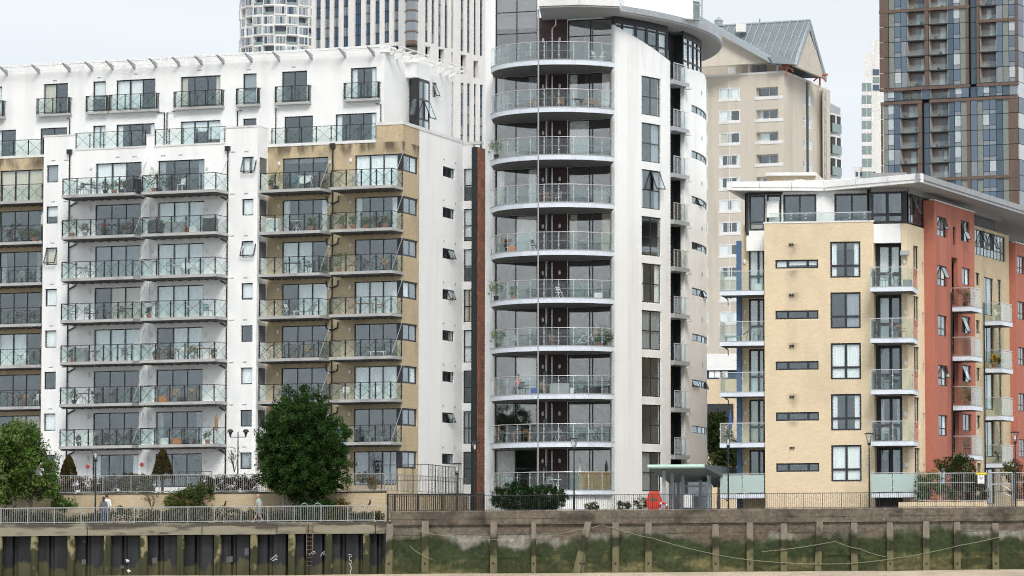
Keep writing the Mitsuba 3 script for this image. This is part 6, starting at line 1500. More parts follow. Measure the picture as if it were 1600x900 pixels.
green('garden_shrub', 'bright green bush behind the left end of the garden fence', 'shrub', [lobe(1452, 755, 20, 20, 210.3, 14), lobe(1443, 772, 14, 12, 210.3, 12), lobe(1478, 768, 16, 12, 210.3, 12)], 110, .24, 45, .07, [(0.05, 0.11, 0.022), (0.08, 0.14, 0.035)], 18)
green('garden_shrub', 'dark shrub low behind the garden fence sign', 'shrub', [lobe(1525, 768, 24, 16, 210.5, 14)], 70, .24, 40, .07, [(0.045, 0.045, 0.02), (0.08, 0.06, 0.03)], 19)
green('garden_shrub', 'reddish shrub by the lamp at the right edge', 'shrub', [lobe(1582, 735, 16, 18, 211.5, 12), lobe(1592, 760, 14, 22, 211, 12)], 80, .24, 42, .07, [(0.13, 0.055, 0.03), (0.06, 0.085, 0.025)], 20)
for px, y, w, h_, l in ((925, 791, 12, 5, 'low weeds on the parapet by the tower lamp'), (975, 790, 14, 6, 'low pale plant in front of the round tower'), (1003, 786, 12, 9, 'leafy plant left of the red lifebuoy housing')):
    green('small_plant', l, 'plant', [lobe(px, y, w, h_, 207.8, 8)], 26, .16, 26, .06, [(0.06, 0.09, 0.035), (0.10, 0.09, 0.04)], int(px))
def twigs(px, y0, y1, Y, label, sd_, leafcol=None):
    g = np.random.default_rng(sd_); o = at(px, y1, Y); H = at(px, y0, Y)[2] - o[2]; b = MB(); tips = []
    for _ in range(9):
        e = o + [g.uniform(-.55, .55), g.uniform(-.3, .3), H * g.uniform(.6, 1)]; mid = (o + e) / 2 + [g.uniform(-.1, .1), 0, .1]
        b.tube([o, mid, e], [.025, .016, .006], 4); tips.append(e)
        for _ in range(3): t = mid + (e - mid) * g.uniform(0, .9); e2 = t + [g.uniform(-.3, .3), g.uniform(-.2, .2), g.uniform(.05, .35)]; b.tube([t, e2], [.009, .004], 3); tips.append(e2)
    k = thing('bare_shrub', label, 'shrub'); put(k + '__twigs', b, 'bark')
    m, c = leaves([[*t, .10] for t in tips], 5, .05, leafcol or [(0.16, 0.11, 0.07), (0.08, 0.09, 0.04)], sd_); stuff(put(k + '__foliage', m, 'leaf', color=c))
twigs(366, 703, 738, 216, 'thin nearly bare shrub beside the twin lamp post', 31); twigs(238, 770, 797, 211.6, 'thin pale shrub against the brick retaining wall', 32, [(0.10, 0.12, 0.06)])
twigs(88, 706, 735, 217, 'thin shrub left of the smaller cone yew', 33, [(0.05, 0.09, 0.03)])
# terrace oddments: wooden planters, red lollipop ornaments
mat('planter_wood', mikit.proc(lambda p, n, uv: mikit.mix((0.30, 0.19, 0.10), (0.46, 0.33, 0.19), mikit.fbm(p.x * 2, p.y * 2, p.z * 14, 3))), 0.8)
mat('terracotta_pot', (0.34, 0.13, 0.075), 0.8); mat('flower_red', (0.36, 0.045, 0.04), 0.6); mat('flower_yellow', (0.70, 0.36, 0.02), 0.6)
o = at(203, 745, 216.5); k = thing('wooden_planter', 'pale wooden planter with green and rusty plants between the two yews', 'planter')
put(k + '__box', MB().box(-.35, .35, -.25, .25, 0, .95), 'planter_wood', trans(o[0], 216.5, zter))
m, c = leaves(blob([(o[0] + .1, 216.5, zter + 1.15, .6, .3, .28), (o[0] + .9, 216.3, zter + .9, .5, .3, .4)], 50, .16, 41), 36, .06, [(0.06, 0.09, 0.03), (0.14, 0.07, 0.03), (0.2, 0.13, 0.06)], 41); stuff(put(k + '__plants', m, 'leaf', color=c))
for px, y, l in ((137, 729, 'left red lollipop ornament on a stick by the ground floor doors'), (221.5, 726, 'right red lollipop ornament above the wooden planter')):
    o = at(px, y, 217); k = thing('garden_ornament', l, 'ornament'); put(k + '__disc', MB().lathe([[.001, -.04], [.10, -.04], [.13, 0], [.10, .04], [.001, .04]], 10), 'flower_red', trans(*o) @ np.array([[1, 0, 0, 0], [0, 0, 1, 0], [0, -1.15, 0, 0], [0, 0, 0, 1.]])); put(k + '__stick', MB().tube([o, [o[0], 217, zter]], .02, 5), 'metal_grey')
tag(put('road_sign_disc', MB().lathe([[.001, -.02], [.28, -.02], [.28, .02], [.001, .02]], 14), 'flower_red', trans(*at(88, 745, 214.6)) @ np.array([[1, 0, 0, 0], [0, 0, 1, 0], [0, -1, 0, 0], [0, 0, 0, 1.]])), 'round red disc half hidden in the left terrace hedge', 'disc') if False else None
# ------------------------------------------------------------------ things on the balconies
mat('furn_dark', (0.035, 0.04, 0.045), 0.5); mat('furn_white', (0.72, 0.72, 0.70), 0.5); mat('furn_wood', (0.26, 0.155, 0.08), 0.6); mat('furn_grey', (0.28, 0.29, 0.30), 0.6); mat('furn_teal', (0.03, 0.16, 0.18), 0.5); mat('furn_blue', (0.03, 0.09, 0.30), 0.4); mat('furn_orange', (0.48, 0.17, 0.05), 0.7); mat('cover_dark', (0.05, 0.06, 0.075), 0.8)
FM = {'dark': 'furn_dark', 'white': 'furn_white', 'wooden': 'furn_wood', 'grey': 'furn_grey', 'teal': 'furn_teal', 'blue': 'furn_blue', 'orange': 'furn_orange'}
rf = random.Random(77)
def chair_p(m):
    b = MB()
    for x in (-.22, .22):
        b.tube([[x, -.22, 0], [x, -.2, .44]], .018, 5).tube([[x, .22, 0], [x, .2, .44], [x, .27, .88]], .018, 5).tube([[x, -.2, .62], [x, .22, .62]], .018, 5)
    se = MB().box(-.23, .23, -.22, .22, .42, .46); bk = MB()
    for z in (.54, .64, .74, .84): bk.raw([[-.22, .2 + (z - .44) * .16 - .01, z - .03], [.22, .2 + (z - .44) * .16 - .01, z - .03], [.22, .2 + (z - .44) * .16 + .012, z + .035], [-.22, .2 + (z - .44) * .16 + .012, z + .035]], [[0, 1, 2], [0, 2, 3]])
    return [('seat', shape(se, m)), ('backrest', shape(bk, m)), ('frame', shape(b, m))]
def fold_p(m):
    b = MB()
    for x in (-.2, .2): b.tube([[x, -.28, 0], [x, .12, .85]], .016, 5).tube([[x * .9, .26, 0], [x * .9, -.2, .46]], .016, 5)
    return [('seat', shape(MB().box(-.2, .2, -.2, .2, .43, .46), m)), ('backrest', shape(MB().box(-.2, .2, .06, .09, .62, .84), m)), ('frame', shape(b, m))]
def table_p(m):
    b = MB()
    for a in range(4): t = a * math.pi / 2 + .78; b.tube([[.30 * math.cos(t), .30 * math.sin(t), 0], [.1 * math.cos(t), .1 * math.sin(t), .38], [.32 * math.cos(t), .32 * math.sin(t), .70]], .018, 5)
    return [('table_top', shape(MB().lathe([[.001, .70], [.42, .70], [.42, .735], [.001, .735]], 18), m)), ('legs', shape(b, m))]
def rect_p(m):
    b = MB()
    for x in (-.5, .5):
        for y in (-.28, .28): b.box(x - .025, x + .025, y - .025, y + .025, 0, .69)
    return [('table_top', shape(MB().box(-.58, .58, -.34, .34, .69, .73), m)), ('legs', shape(b, m))]
def bench_p(m):
    b = MB()
    for x in (-.55, .55): b.box(x - .03, x + .03, -.25, -.19, 0, .62).box(x - .03, x + .03, .19, .25, 0, .9).box(x - .03, x + .03, -.19, .19, .56, .61)
    k = MB()
    for i in range(9): x = -.48 + i * .12; k.box(x - .03, x + .03, .20, .23, .48, .86)
    return [('seat', shape(MB().box(-.52, .52, -.22, .2, .42, .46), m)), ('backrest', shape(k, m)), ('frame', shape(b, m))]
def lounger_p(m):
    b = MB().box(-.85, .25, -.28, .28, .28, .33); b.raw([[.25, -.28, .30], [.85, -.28, .75], [.85, .28, .75], [.25, .28, .30]], [[0, 1, 2], [0, 2, 3]])
    l = MB()
    for x in (-.7, .2): l.box(x - .03, x + .03, -.28, -.23, 0, .28).box(x - .03, x + .03, .23, .28, 0, .28)
    l.tube([[.75, 0, .68], [.6, 0, 0]], .025, 5)
    return [('mattress', shape(b, m)), ('legs', shape(l, m))]
def pot_p(m, leaf, sz, seed, pm='terracotta_pot'):
    p = MB().lathe([[.001, 0], [.13, 0], [.19, .30], [.17, .30], [.001, .27]], 12)
    q, c = leaves(blob([(0, 0, .30 + sz * .55, sz * .5, sz * .5, sz * .6)], 16, sz * .28, seed), 22, .055, leaf, seed)
    return [('pot', shape(p, pm)), ('foliage', mikit.ply(q, 'leaf', color=c))]
def box_p(w, d, h, m, r=.05):
    q = Polygon([(-w / 2, -d / 2), (w / 2, -d / 2), (w / 2, d / 2), (-w / 2, d / 2)]).buffer(-r).buffer(r)
    return [('', shape(MB().plan(q, 0, h * .93).plan(q.buffer(-.05), h * .931, h), m))]
def bike_p():
    b = MB()
    for x in (-.5, .5):
        t = np.linspace(0, 2 * math.pi, 21); b.tube([[x + .33 * math.cos(a), 0, .33 + .33 * math.sin(a)] for a in t], .02, 5)
    f = MB().tube([[-.5, 0, .33], [-.15, 0, .78], [.35, 0, .80], [.0, 0, .30], [-.15, 0, .78]], .022, 5).tube([[.5, 0, .33], [.35, 0, .95]], .02, 5).tube([[-.5, 0, .33], [0, 0, .3]], .018, 5)
    h = MB().tube([[.35, -.22, 1.0], [.35, 0, .95], [.35, .22, 1.0]], .018, 5); s = MB().box(-.28, -.05, -.06, .06, .86, .91)
    return [('wheels', shape(b, 'furn_dark')), ('frame', shape(f, 'furn_white')), ('handlebar', shape(h, 'furn_dark')), ('saddle', shape(s, 'furn_dark'))]
def rack_p():
    b = MB()
    for y in np.linspace(-.25, .25, 6): b.box(-.45, .45, y - .006, y + .006, .86, .875)
    b.box(-.46, -.44, -.27, .27, .855, .88).box(.44, .46, -.27, .27, .855, .88)
    for x in (-.44, .44): b.tube([[x, -.3, 0], [x, .25, .86]], .012, 4).tube([[x, .3, 0], [x, -.25, .86]], .012, 4)
    c = MB()
    for i in range(4): y = -.2 + i * .12; c.box(-.35 + .1 * i, .1 + .08 * i, y - .006, y + .006, .35 + .05 * i, .88)
    return [('frame', shape(b, 'furn_white')), ('washing', shape(c, 'curtain_white'))]
def umbrella_p(m):
    return [('pole', shape(MB().tube([[0, 0, 0], [0, 0, 2.1]], .02, 6).lathe([[.001, 0], [.22, 0], [.22, .06], [.001, .08]], 12), 'metal_grey')), ('canopy', shape(MB().lathe([[.03, .85], [.12, 1.0], [.10, 1.7], [.02, 2.05]], 10), m))]
PROTO = {}
def proto(kind, colr, seed=0):
    kk = (kind, colr, seed)
    if kk not in PROTO:
        m = FM.get(colr, 'furn_dark')
        PROTO[kk] = {'chair': chair_p, 'folding chair': fold_p, 'round table': table_p, 'table': rect_p, 'bench': bench_p, 'sun lounger': lounger_p}[kind](m) if kind in ('chair', 'folding chair', 'round table', 'table', 'bench', 'sun lounger') else \
            bike_p() if kind == 'bicycle' else rack_p() if kind == 'drying rack' else umbrella_p(m) if kind == 'closed parasol' else box_p(.9, .6, .95, m) if kind == 'covered barbecue' else box_p(.55, .4, .45, m) if kind == 'storage box' else box_p(1.3, .65, .75, m) if kind == 'covered sofa' else \
            pot_p(m, LG if colr == 'green' else DG if colr == 'dark green' else [(0.35, 0.03, 0.03), (0.04, 0.08, 0.02), (0.04, 0.08, 0.02)] if colr == 'red flowering' else [(0.60, 0.30, 0.02), (0.05, 0.09, 0.02)] if colr == 'orange flowering' else MX, {'potted plant': .55, 'tall potted plant': 1.0, 'low planter': .4}[kind], seed, rf.choice(['terracotta_pot', 'furn_grey', 'furn_dark']))
    return PROTO[kk]
BASE = {'chair': 'garden_chair', 'folding chair': 'folding_chair', 'round table': 'round_table', 'table': 'garden_table', 'bench': 'garden_bench', 'sun lounger': 'sun_lounger', 'bicycle': 'bicycle', 'drying rack': 'drying_rack', 'closed parasol': 'parasol', 'covered barbecue': 'covered_barbecue', 'storage box': 'storage_box', 'covered sofa': 'covered_sofa', 'potted plant': 'potted_plant', 'tall potted plant': 'tall_plant', 'low planter': 'planter'}
CAT = {'folding chair': 'chair', 'round table': 'table', 'closed parasol': 'parasol', 'covered barbecue': 'barbecue', 'covered sofa': 'sofa', 'tall potted plant': 'potted plant', 'low planter': 'planter', 'storage box': 'box'}
USED = {}
def furn(M, kind, colr, where, side, rot=0.0):
    lab = f'{colr} {kind} {side} {where}'; lab = lab.replace('  ', ' ')
    n = USED.get(lab, 0); USED[lab] = n + 1
    if n: lab = lab.replace(kind, ['second', 'third', 'fourth', 'fifth'][n - 1] + ' ' + kind)
    M = M @ rotz(rot); P = proto(kind, colr, rf.randrange(3) if 'plant' in kind else 0)
    if len(P) == 1: tag(put(BASE[kind], P[0][1], None, M), lab, CAT.get(kind, kind)); return
    k = thing(BASE[kind], lab, CAT.get(kind, kind))
    for nm, d in P: put(k + '__' + nm, d, None, M)
NTH = ['topmost', 'second', 'third', 'fourth', 'fifth', 'sixth', 'seventh', 'eighth', 'ninth', 'tenth']
def on_stack(P, D, px0, px1, py, bay, rows):
    u0, u1 = P.off(D).u(px0, py), P.off(D).u(px1, py)
    for i, items in rows.items():
        for kind, colr, f, rot in items:
            side = 'at the left of' if f < .36 else 'at the right of' if f > .64 else 'in the middle of'
            furn(P.M @ trans(u0 + (u1 - u0) * f, -D + .45 + .35 * rf.random(), zf[i] + .013), kind, colr, f'the {NTH[i]} balcony, {bay}', side, rot + rf.uniform(-.2, .2))
C, FC2, RT, TB_, BN, SL, BI, DR, CP_, BB, SB, CS_, PP_, TP_, LP_ = 'chair', 'folding chair', 'round table', 'table', 'bench', 'sun lounger', 'bicycle', 'drying rack', 'closed parasol', 'covered barbecue', 'storage box', 'covered sofa', 'potted plant', 'tall potted plant', 'low planter'
on_stack(PW, 1.75, 96, 209.5, 305, 'left white bay', {
    0: [(C, 'dark', .17, -1.5), (RT, 'dark', .30, 0), (C, 'dark', .42, 1.5), (PP_, 'red flowering', .54, 0), (PP_, 'green', .66, 0), (PP_, 'red flowering', .76, 0), (PP_, 'dark green', .84, 0), (BB, 'dark', .94, 0)],
    1: [(TP_, 'green', .08, 0), (PP_, 'dark green', .28, 0), (PP_, 'red flowering', .52, 0), (RT, 'dark', .64, 0), (C, 'dark', .76, 1.4), (PP_, 'red flowering', .88, 0)],
    2: [(RT, 'grey', .24, 0), (C, 'grey', .35, 1.5)], 3: [(C, 'grey', .12, -1.2), (C, 'dark', .34, 1.0), (RT, 'grey', .58, 0), (C, 'dark', .72, -1.4), (RT, 'dark', .84, 0)],
    4: [(PP_, 'dark green', .1, 0), (BB, 'grey', .24, 0), (RT, 'wooden', .40, 0), (C, 'dark', .86, 1.0)], 5: [(PP_, 'green', .16, 0), (RT, 'dark', .28, 0), (FC2, 'dark', .42, 1.5)],
    6: [(LP_, 'dark green', .2, 0), (DR, 'white', .33, 0), (C, 'dark', .56, -1.5), (RT, 'dark', .68, 0), (C, 'dark', .8, 1.5)]})
on_stack(PW, 1.75, 220.5, 338, 300, 'right white bay', {
    0: [(TP_, 'green', .1, 0), (TP_, 'dark green', .18, 0), (C, 'white', .5, 0)], 1: [(BB, 'dark', .12, 0), (PP_, 'green', .22, 0), (CS_, 'grey', .42, 0), (SB, 'orange', .5, 0), (SB, 'white', .66, 0), (BB, 'dark', .85, 0)],
    2: [(TB_, 'white', .36, 0), (BN, 'white', .58, 0)], 3: [(LP_, 'dark green', .06, 0), (TB_, 'white', .62, 0), (C, 'teal', .84, 1.2)],
    4: [(LP_, 'red flowering', .14, 0), (TB_, 'wooden', .36, 0), (FC2, 'white', .52, 1), (PP_, 'orange flowering', .66, 0), (TB_, 'wooden', .80, 0), (LP_, 'red flowering', .93, 0)],
    5: [(SB, 'orange', .26, 0), (C, 'wooden', .42, 0), (FC2, 'wooden', .64, 0)], 6: [(SB, 'white', .3, 0), (SB, 'orange', .46, 0), (PP_, 'green', .86, 0), (CP_, 'wooden', .95, 0)]})
on_stack(PY, 1.75, 404.8, 500, 296, 'left brick bay', {
    0: [(LP_, 'dark green', .12, 0), (TP_, 'green', .2, 0), (C, 'teal', .5, 0), (DR, 'white', .7, 0), (C, 'dark', .88, 1)], 1: [(BB, 'white', .16, 0), (RT, 'white', .55, 0), (PP_, 'green', .8, 0)],
    2: [(TB_, 'dark', .5, 0), (C, 'dark', .75, 1)], 3: [(FC2, 'white', .18, -1.4), (FC2, 'white', .38, 1.4), (SL, 'white', .72, 0)], 4: [(BI, 'white', .2, 0), (RT, 'wooden', .55, 0), (C, 'wooden', .75, 1)], 5: [(C, 'dark', .3, 0)]})
on_stack(PY, 1.75, 515.3, 612.8, 293, 'right brick bay', {
    0: [(C, 'grey', .3, 0)], 1: [(PP_, 'green', .15, 0), (PP_, 'green', .3, 0), (LP_, 'green', .5, 0), (PP_, 'red flowering', .68, 0), (PP_, 'green', .84, 0)], 2: [(TP_, 'green', .08, 0), (C, 'wooden', .28, 0), (RT, 'grey', .56, 0), (C, 'wooden', .78, 0)],
    3: [(C, 'wooden', .3, 1), (TB_, 'wooden', .5, 0), (C, 'wooden', .72, -1)], 4: [(RT, 'grey', .48, 0), (SL, 'white', .78, 0)], 5: [(C, 'white', .2, 0), (TB_, 'white', .5, 0), (C, 'white', .68, 0)], 6: [(BB, 'teal', .12, 0), (RT, 'dark', .5, 0), (SL, 'grey', .78, 0)]})
on_stack(PY, 1.25, -40, 66.5, 315, 'far left brick bay', {
    1: [(PP_, 'red flowering', .48, 0), (TP_, 'dark green', .56, 0), (PP_, 'green', .70, 0), (PP_, 'green', .8, 0), (CP_, 'white', .94, 0)], 2: [(C, 'grey', .6, 0)], 3: [(C, 'dark', .54, -1.3), (RT, 'wooden', .68, 0), (C, 'dark', .82, 1.3)], 4: [(RT, 'white', .6, 0), (C, 'white', .7, 1)], 5: [(TB_, 'wooden', .58, 0), (FC2, 'wooden', .72, 0), (C, 'white', .9, 0)], 6: [(C, 'dark', .6, 0)]})
def on_tower(rows):
    for i, items in rows.items():
        for kind, colr, px, rot in items:
            p = at(px, 600, 222.3 - 0.9 * math.sin(math.pi * (px - 767) / 193)); s = 'at the left of' if px < 835 else 'at the right of' if px > 895 else 'in the middle of'
            furn(trans(p[0], p[1], ztf[i] + .022), kind, colr, f'the {NTH[i]} tower balcony', s, rot)
on_tower({0: [(FC2, 'white', 928, 1.2), (FC2, 'white', 940, -1.2), (C, 'grey', 828, 1)], 1: [(C, 'grey', 796, .5), (C, 'wooden', 828, -1), (C, 'wooden', 875, 0), (RT, 'dark', 903, 0), (BN, 'wooden', 920, 0)], 2: [(SB, 'grey', 800, 0), (TP_, 'green', 775, 0)],
          3: [(C, 'wooden', 856, .7), (C, 'grey', 870, -1), (BB, 'grey', 938, 0)], 4: [(PP_, 'red flowering', 793, 0), (SB, 'orange', 799, 0), (FC2, 'dark', 832, 1)], 5: [(TP_, 'green', 775, 0), (FC2, 'white', 873, 1), (SB, 'white', 935, 0), (PP_, 'green', 802, 0)],
          6: [(TP_, 'green', 778, 0), (C, 'grey', 805, 0), (C, 'wooden', 866, 1), (TB_, 'dark', 884, 0), (BI, 'white', 915, 0), (TP_, 'orange flowering', 942, 0), (PP_, 'green', 935, 0), (PP_, 'dark green', 952, 0)], 7: [(SB, 'blue', 835, 0), (C, 'wooden', 852, 1), (CS_, 'grey', 875, 0), (SB, 'white', 889, 0), (TB_, 'dark', 903, 0), (C, 'dark', 821, 1)],
          8: [(C, 'dark', 780, -1), (RT, 'grey', 788, 0), (TB_, 'wooden', 815, 0), (C, 'wooden', 826, 1), (C, 'dark', 852, -1), (FC2, 'grey', 876, 1), (RT, 'grey', 866, 0), (FC2, 'grey', 925, 1), (FC2, 'grey', 937, -1), (RT, 'dark', 890, 0)], 9: [(RT, 'white', 868, 0), (C, 'grey', 858, 0), (CP_, 'white', 906, 0)]})
scr = arcpts(AR - .14, 8, .76, .975); b = MB()
for i, (a, c) in enumerate(zip(scr[:-1], scr[1:])):
    for j in range(3): t0, t1 = j / 3 + .02, (j + 1) / 3 - .02; b.quad([a[0] + (c[0] - a[0]) * t0, a[1] + (c[1] - a[1]) * t0, ztf[9] + .06], [a[0] + (c[0] - a[0]) * t1, a[1] + (c[1] - a[1]) * t1, ztf[9] + .06], [a[0] + (c[0] - a[0]) * t1, a[1] + (c[1] - a[1]) * t1, ztf[9] + 1.24], [a[0] + (c[0] - a[0]) * t0, a[1] + (c[1] - a[1]) * t0, ztf[9] + 1.24])
tag(put('wooden_screen', b, 'planter_wood'), 'slatted wooden screen behind the lowest tower balcony glass at right', 'screen')
def on_right(P, D, u0, L, zs, bay, rows):
    for i, items in rows.items():
        for kind, colr, f, rot in items: furn(P.M @ trans(u0 + L * f, -D + .7, zs[i] + .022), kind, colr, f'the {NTH[i]} balcony, {bay}', 'at the left of' if f < .4 else 'at the right of', rot)
on_right(RD, 3.0, UF.u(1360.3), UF.u(1427.5) - UF.u(1360.3), zR, 'corner stack', {0: [(C, 'grey', .3, -1), (RT, 'dark', .58, 0), (SB, 'grey', .85, 0)], 1: [(C, 'wooden', .7, 1), (RT, 'wooden', .55, 0)], 2: [(FC2, 'dark', .35, 0)], 3: [(C, 'grey', .3, 0)], 4: [(PP_, 'dark green', .4, 0)]})
on_right(RL, 2.0, RL.off(2).u(1124.5), 2.9, zL, 'left stack of the brick building', {1: [(SL, 'grey', .35, 0), (C, 'grey', .8, 0)], 0: [(SB, 'white', .85, 0)], 3: [(CP_, 'blue', .2, 0)]})
u_s1, u_s2 = RS2.u(1487, 480), RS.u(1536, 500)
on_right(RS2, 1.4, u_s1, 2.3, zs1, 'red wall', {0: [(TP_, 'red flowering', .35, 0), (C, 'dark', .7, 0)], 2: [(TP_, 'green', .4, 0), (PP_, 'dark green', .75, 0)], 3: [(C, 'dark', .5, 0)]})
on_right(RS, 1.35, u_s2, 2.7, zs2, 'far brick wall', {1: [(PP_, 'orange flowering', .15, 0), (PP_, 'orange flowering', .3, 0), (PP_, 'dark green', .6, 0)], 3: [(FC2, 'dark', .3, 0), (RT, 'dark', .6, 0)], 0: [(C, 'white', .6, 0)]})

# ------------------------------------------------------------------ people and birds
mat('skin', (0.50, 0.30, 0.21), 0.6); mat('hair_dark', (0.018, 0.013, 0.010), 0.5); mat('hair_fair', (0.34, 0.24, 0.14), 0.6); mat('cloth_white', (0.70, 0.71, 0.72), 0.85); mat('cloth_grey', (0.13, 0.13, 0.14), 0.85); mat('denim', (0.045, 0.065, 0.12), 0.85); mat('cloth_mint', (0.36, 0.46, 0.44), 0.85); mat('cloth_khaki', (0.22, 0.24, 0.24), 0.85); mat('cloth_pink', (0.58, 0.26, 0.27), 0.85); mat('shoe_white', (0.65, 0.65, 0.65), 0.6)
SPH = trimesh.creation.icosphere(2, 1.0).vertices
def bones(B, ref=.03, it=6):
    ms = [m3.Manifold.hull_points(np.vstack([SPH * ra_ + np.array(a), SPH * rb_ + np.array(b2)])) for a, ra_, b2, rb_ in B]
    m = m3.Manifold.batch_boolean(ms, m3.OpType.Add).refine_to_length(ref).to_mesh()
    t = trimesh.Trimesh(np.array(m.vert_properties)[:, :3], np.array(m.tri_verts), process=False)
    t.merge_vertices(); trimesh.smoothing.filter_taubin(t, iterations=it); return t
def hand(w, d, s=1.0):
    """Palm and five curled fingers from wrist w along direction d."""
    d = np.array(d, float); d /= np.linalg.norm(d); sx = np.cross(d, [0, 1, 0]); sx = sx / (np.linalg.norm(sx) + 1e-9) if np.linalg.norm(sx) > .1 else np.array([1., 0, 0]); sy = np.cross(sx, d); w = np.array(w, float); B = [(w, .026, w + d * .075, .032)]
    for i, l in enumerate((.068, .078, .072, .055)):
        r0 = w + d * .085 + sy * (.03 - .02 * i); r1 = r0 + d * l * .55 + sx * .008; B += [(r0, .010, r1, .009), (r1, .009, r1 + d * l * .35 + sx * .03, .008)]
    B.append((w + d * .03 + sy * .03, .011, w + d * .075 + sy * .062, .009)); return B
def person(base, label, M, J, shirt, legs, hair, shoes, legs_bare=False, longhair=False, sleeves='short', s=1.0):
    """J: joints (x, y, z) with the ground at z = 0; the figure faces -x unless turned by M."""
    n = lambda a: np.array(J[a], float)
    k = thing(base, label, 'person')
    body = [(n('pelvis'), .115, n('chest'), .135), (n('chest') + [0, .12, .08], .06, n('chest') - [0, .12, -.08], .06), (n('chest') + [0, 0, .1], .06, n('neck'), .048), (n('neck'), .045, n('head'), .05), (n('head') + [.015, 0, .01], .088, n('head') + [-.015, 0, .055], .092), (n('head') + [-.05, 0, -.04], .05, n('head'), .07), (n('head') + [-.095, 0, -.005], .012, n('head') + [-.085, 0, .03], .010)]
    for q in ('l', 'r'):
        sd_ = .17 if q == 'l' else -.17
        sh = n('chest') + [0, sd_, .10]
        body += [(sh, .052, n(q + 'elbow'), .040), (n(q + 'elbow'), .038, n(q + 'wrist'), .026)] + hand(n(q + 'wrist'), n(q + 'wrist') - n(q + 'elbow'))
        hp = n('pelvis') + [0, sd_ * .5, -.02]
        body += [(hp, .085, n(q + 'knee'), .055), (n(q + 'knee'), .052, n(q + 'ankle'), .036), (n(q + 'ankle'), .036, n(q + 'ankle') + [-.02, 0, -.04], .04), (n('head') + [.01, sd_ * .55, .0], .018, n('head') + [.015, sd_ * .57, .03], .016)]
    put(k + '__body', bones(body, .02), 'skin', M, smooth=True)
    sb_ = [(n('pelvis') + [0, 0, -.04], .135, n('chest'), .155), (n('chest') + [0, .13, .08], .072, n('chest') - [0, .13, -.08], .072), (n('chest') + [0, 0, .06], .10, n('chest') + [0, 0, .13], .065)]
    for q in ('l', 'r'):
        sh = n('chest') + [0, .17 if q == 'l' else -.17, .10]; e = n(q + 'elbow')
        sb_.append((sh, .066, sh + (e - sh) * (1.0 if sleeves == 'long' else .62), .058))
        if sleeves == 'long': sb_.append((e, .055, e + (n(q + 'wrist') - e) * .92, .042))
    put(k + '__shirt', bones(sb_, .03), shirt, M, smooth=True)
    lb = [(n('pelvis') + [0, .05, 0], .125, n('pelvis') - [0, .05, .0], .125)]
    for q in ('l', 'r'):
        hp = n('pelvis') + [0, .085 if q == 'l' else -.085, -.02]; kn = n(q + 'knee')
        lb.append((hp, .10, hp + (kn - hp) * (.85 if legs_bare else 1), .080 if legs_bare else .066))
        if not legs_bare: lb.append((kn, .066, n(q + 'ankle') + [0, 0, .03], .055))
    put(k + '__trousers', bones(lb, .03), legs, M, smooth=True)
    hb_ = [(n('head') + [.03, 0, .04], .092, n('head') + [0, 0, .075], .095)]
    if longhair: hb_ += [(n('head') + [.05, 0, .03], .085, n('head') + [.085, 0, -.22], .075)]
    put(k + '__hair', bones(hb_, .02), hair, M, smooth=True)
    for q in ('l', 'r'): put(k + '__shoe', bones([(n(q + 'ankle') + [.03, 0, -.045], .045, n(q + 'ankle') + [-.13, 0, -.06], .038)], .02), shoes, M, smooth=True)
    return k
WALK = dict(pelvis=(0, 0, .90), chest=(-.02, 0, 1.30), neck=(-.03, 0, 1.50), head=(-.06, 0, 1.61), lelbow=(.14, .21, 1.12), lwrist=(.10, .22, .88), relbow=(-.10, -.21, 1.12), rwrist=(-.26, -.20, .92), lknee=(-.16, .09, .50), lankle=(-.34, .09, .105), rknee=(.05, -.09, .47), rankle=(.24, -.09, .13))
STEP = dict(pelvis=(0, 0, .92), chest=(-.01, 0, 1.32), neck=(-.02, 0, 1.52), head=(-.04, 0, 1.63), lelbow=(.06, .23, 1.10), lwrist=(.0, .24, .86), relbow=(.02, -.23, 1.10), rwrist=(-.08, -.22, .86), lknee=(-.08, .09, .50), lankle=(-.10, .09, .105), rknee=(.02, -.09, .49), rankle=(.10, -.09, .115))
p = at(404.5, 812, 208.0); person('person', 'fair haired man in mint shirt and shorts walking left along the promenade', trans(p[0], 208.0, 3.5), WALK, 'cloth_mint', 'cloth_khaki', 'hair_fair', 'shoe_white', legs_bare=True)
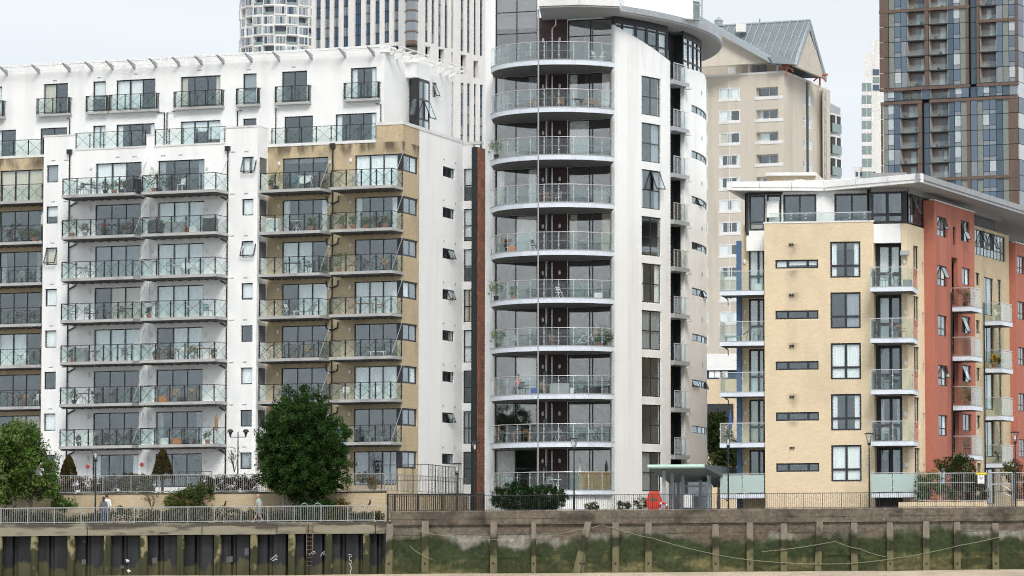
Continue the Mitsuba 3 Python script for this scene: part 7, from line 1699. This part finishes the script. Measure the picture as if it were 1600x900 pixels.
p = at(161.5, 812, 207.9); person('person', 'woman with long dark hair in grey top and jeans walking on the promenade', trans(p[0], 207.9, 3.5) @ rotz(-1.2) @ np.diag([.94, .94, .94, 1]), STEP, 'cloth_grey', 'denim', 'hair_dark', 'furn_dark', longhair=True, sleeves='long')
p = at(166.5, 812, 208.5); person('person', 'dark haired man in white shirt walking beside the woman in grey', trans(p[0], 208.5, 3.5) @ rotz(-1.2) @ np.diag([1.02, 1.02, 1.02, 1]), STEP, 'cloth_white', 'denim', 'hair_dark', 'furn_dark', sleeves='long')
SIT = dict(pelvis=(0.05, 0, .52), chest=(.10, 0, .92), neck=(.09, 0, 1.12), head=(.06, 0, 1.23), lelbow=(.0, .24, .78), lwrist=(-.18, .12, .66), relbow=(.0, -.24, .78), rwrist=(-.18, -.10, .68), lknee=(-.36, .10, .52), lankle=(-.38, .10, .105), rknee=(-.36, -.10, .53), rankle=(-.30, -.10, .105))
p = at(809, 600, 221.9); Ms = trans(p[0], p[1], ztf[7] + .022) @ rotz(1.15)
person('person', 'dark haired woman in pink top seated on the eighth tower balcony', Ms, SIT, 'cloth_pink', 'cloth_grey', 'hair_dark', 'furn_dark')
k = thing('garden_chair', 'dark chair under the seated woman in pink', 'chair')
for nm, d in proto('chair', 'dark'): put(k + '__' + nm, d, None, Ms @ trans(.08, 0, 0) @ rotz(-math.pi / 2))
mat('feather', (0.012, 0.012, 0.014), 0.5)
for px, l in ((577, 'black bird perched at the right end of the promenade railing'), (351, 'black bird perched on the promenade railing below the round shrub'), (23, 'black bird perched on the promenade railing at far left')):
    o = at(px, 795, 206.75); z = 4.49; B = [((0, 0, .10), .055, (.05, 0, .20), .06), ((.05, 0, .22), .045, (.05, 0, .32), .042), ((.09, 0, .32), .014, (.14, 0, .31), .006), ((-.02, 0, .07), .03, (-.14, 0, -.02), .018), ((.0, .02, .06), .012, (.01, .02, 0.01), .010), ((.0, -.02, .06), .012, (.01, -.02, 0.01), .010)]
    tag(put('bird', bones(B, .02, 4), 'feather', trans(o[0], 206.75, z), smooth=True), l, 'bird')
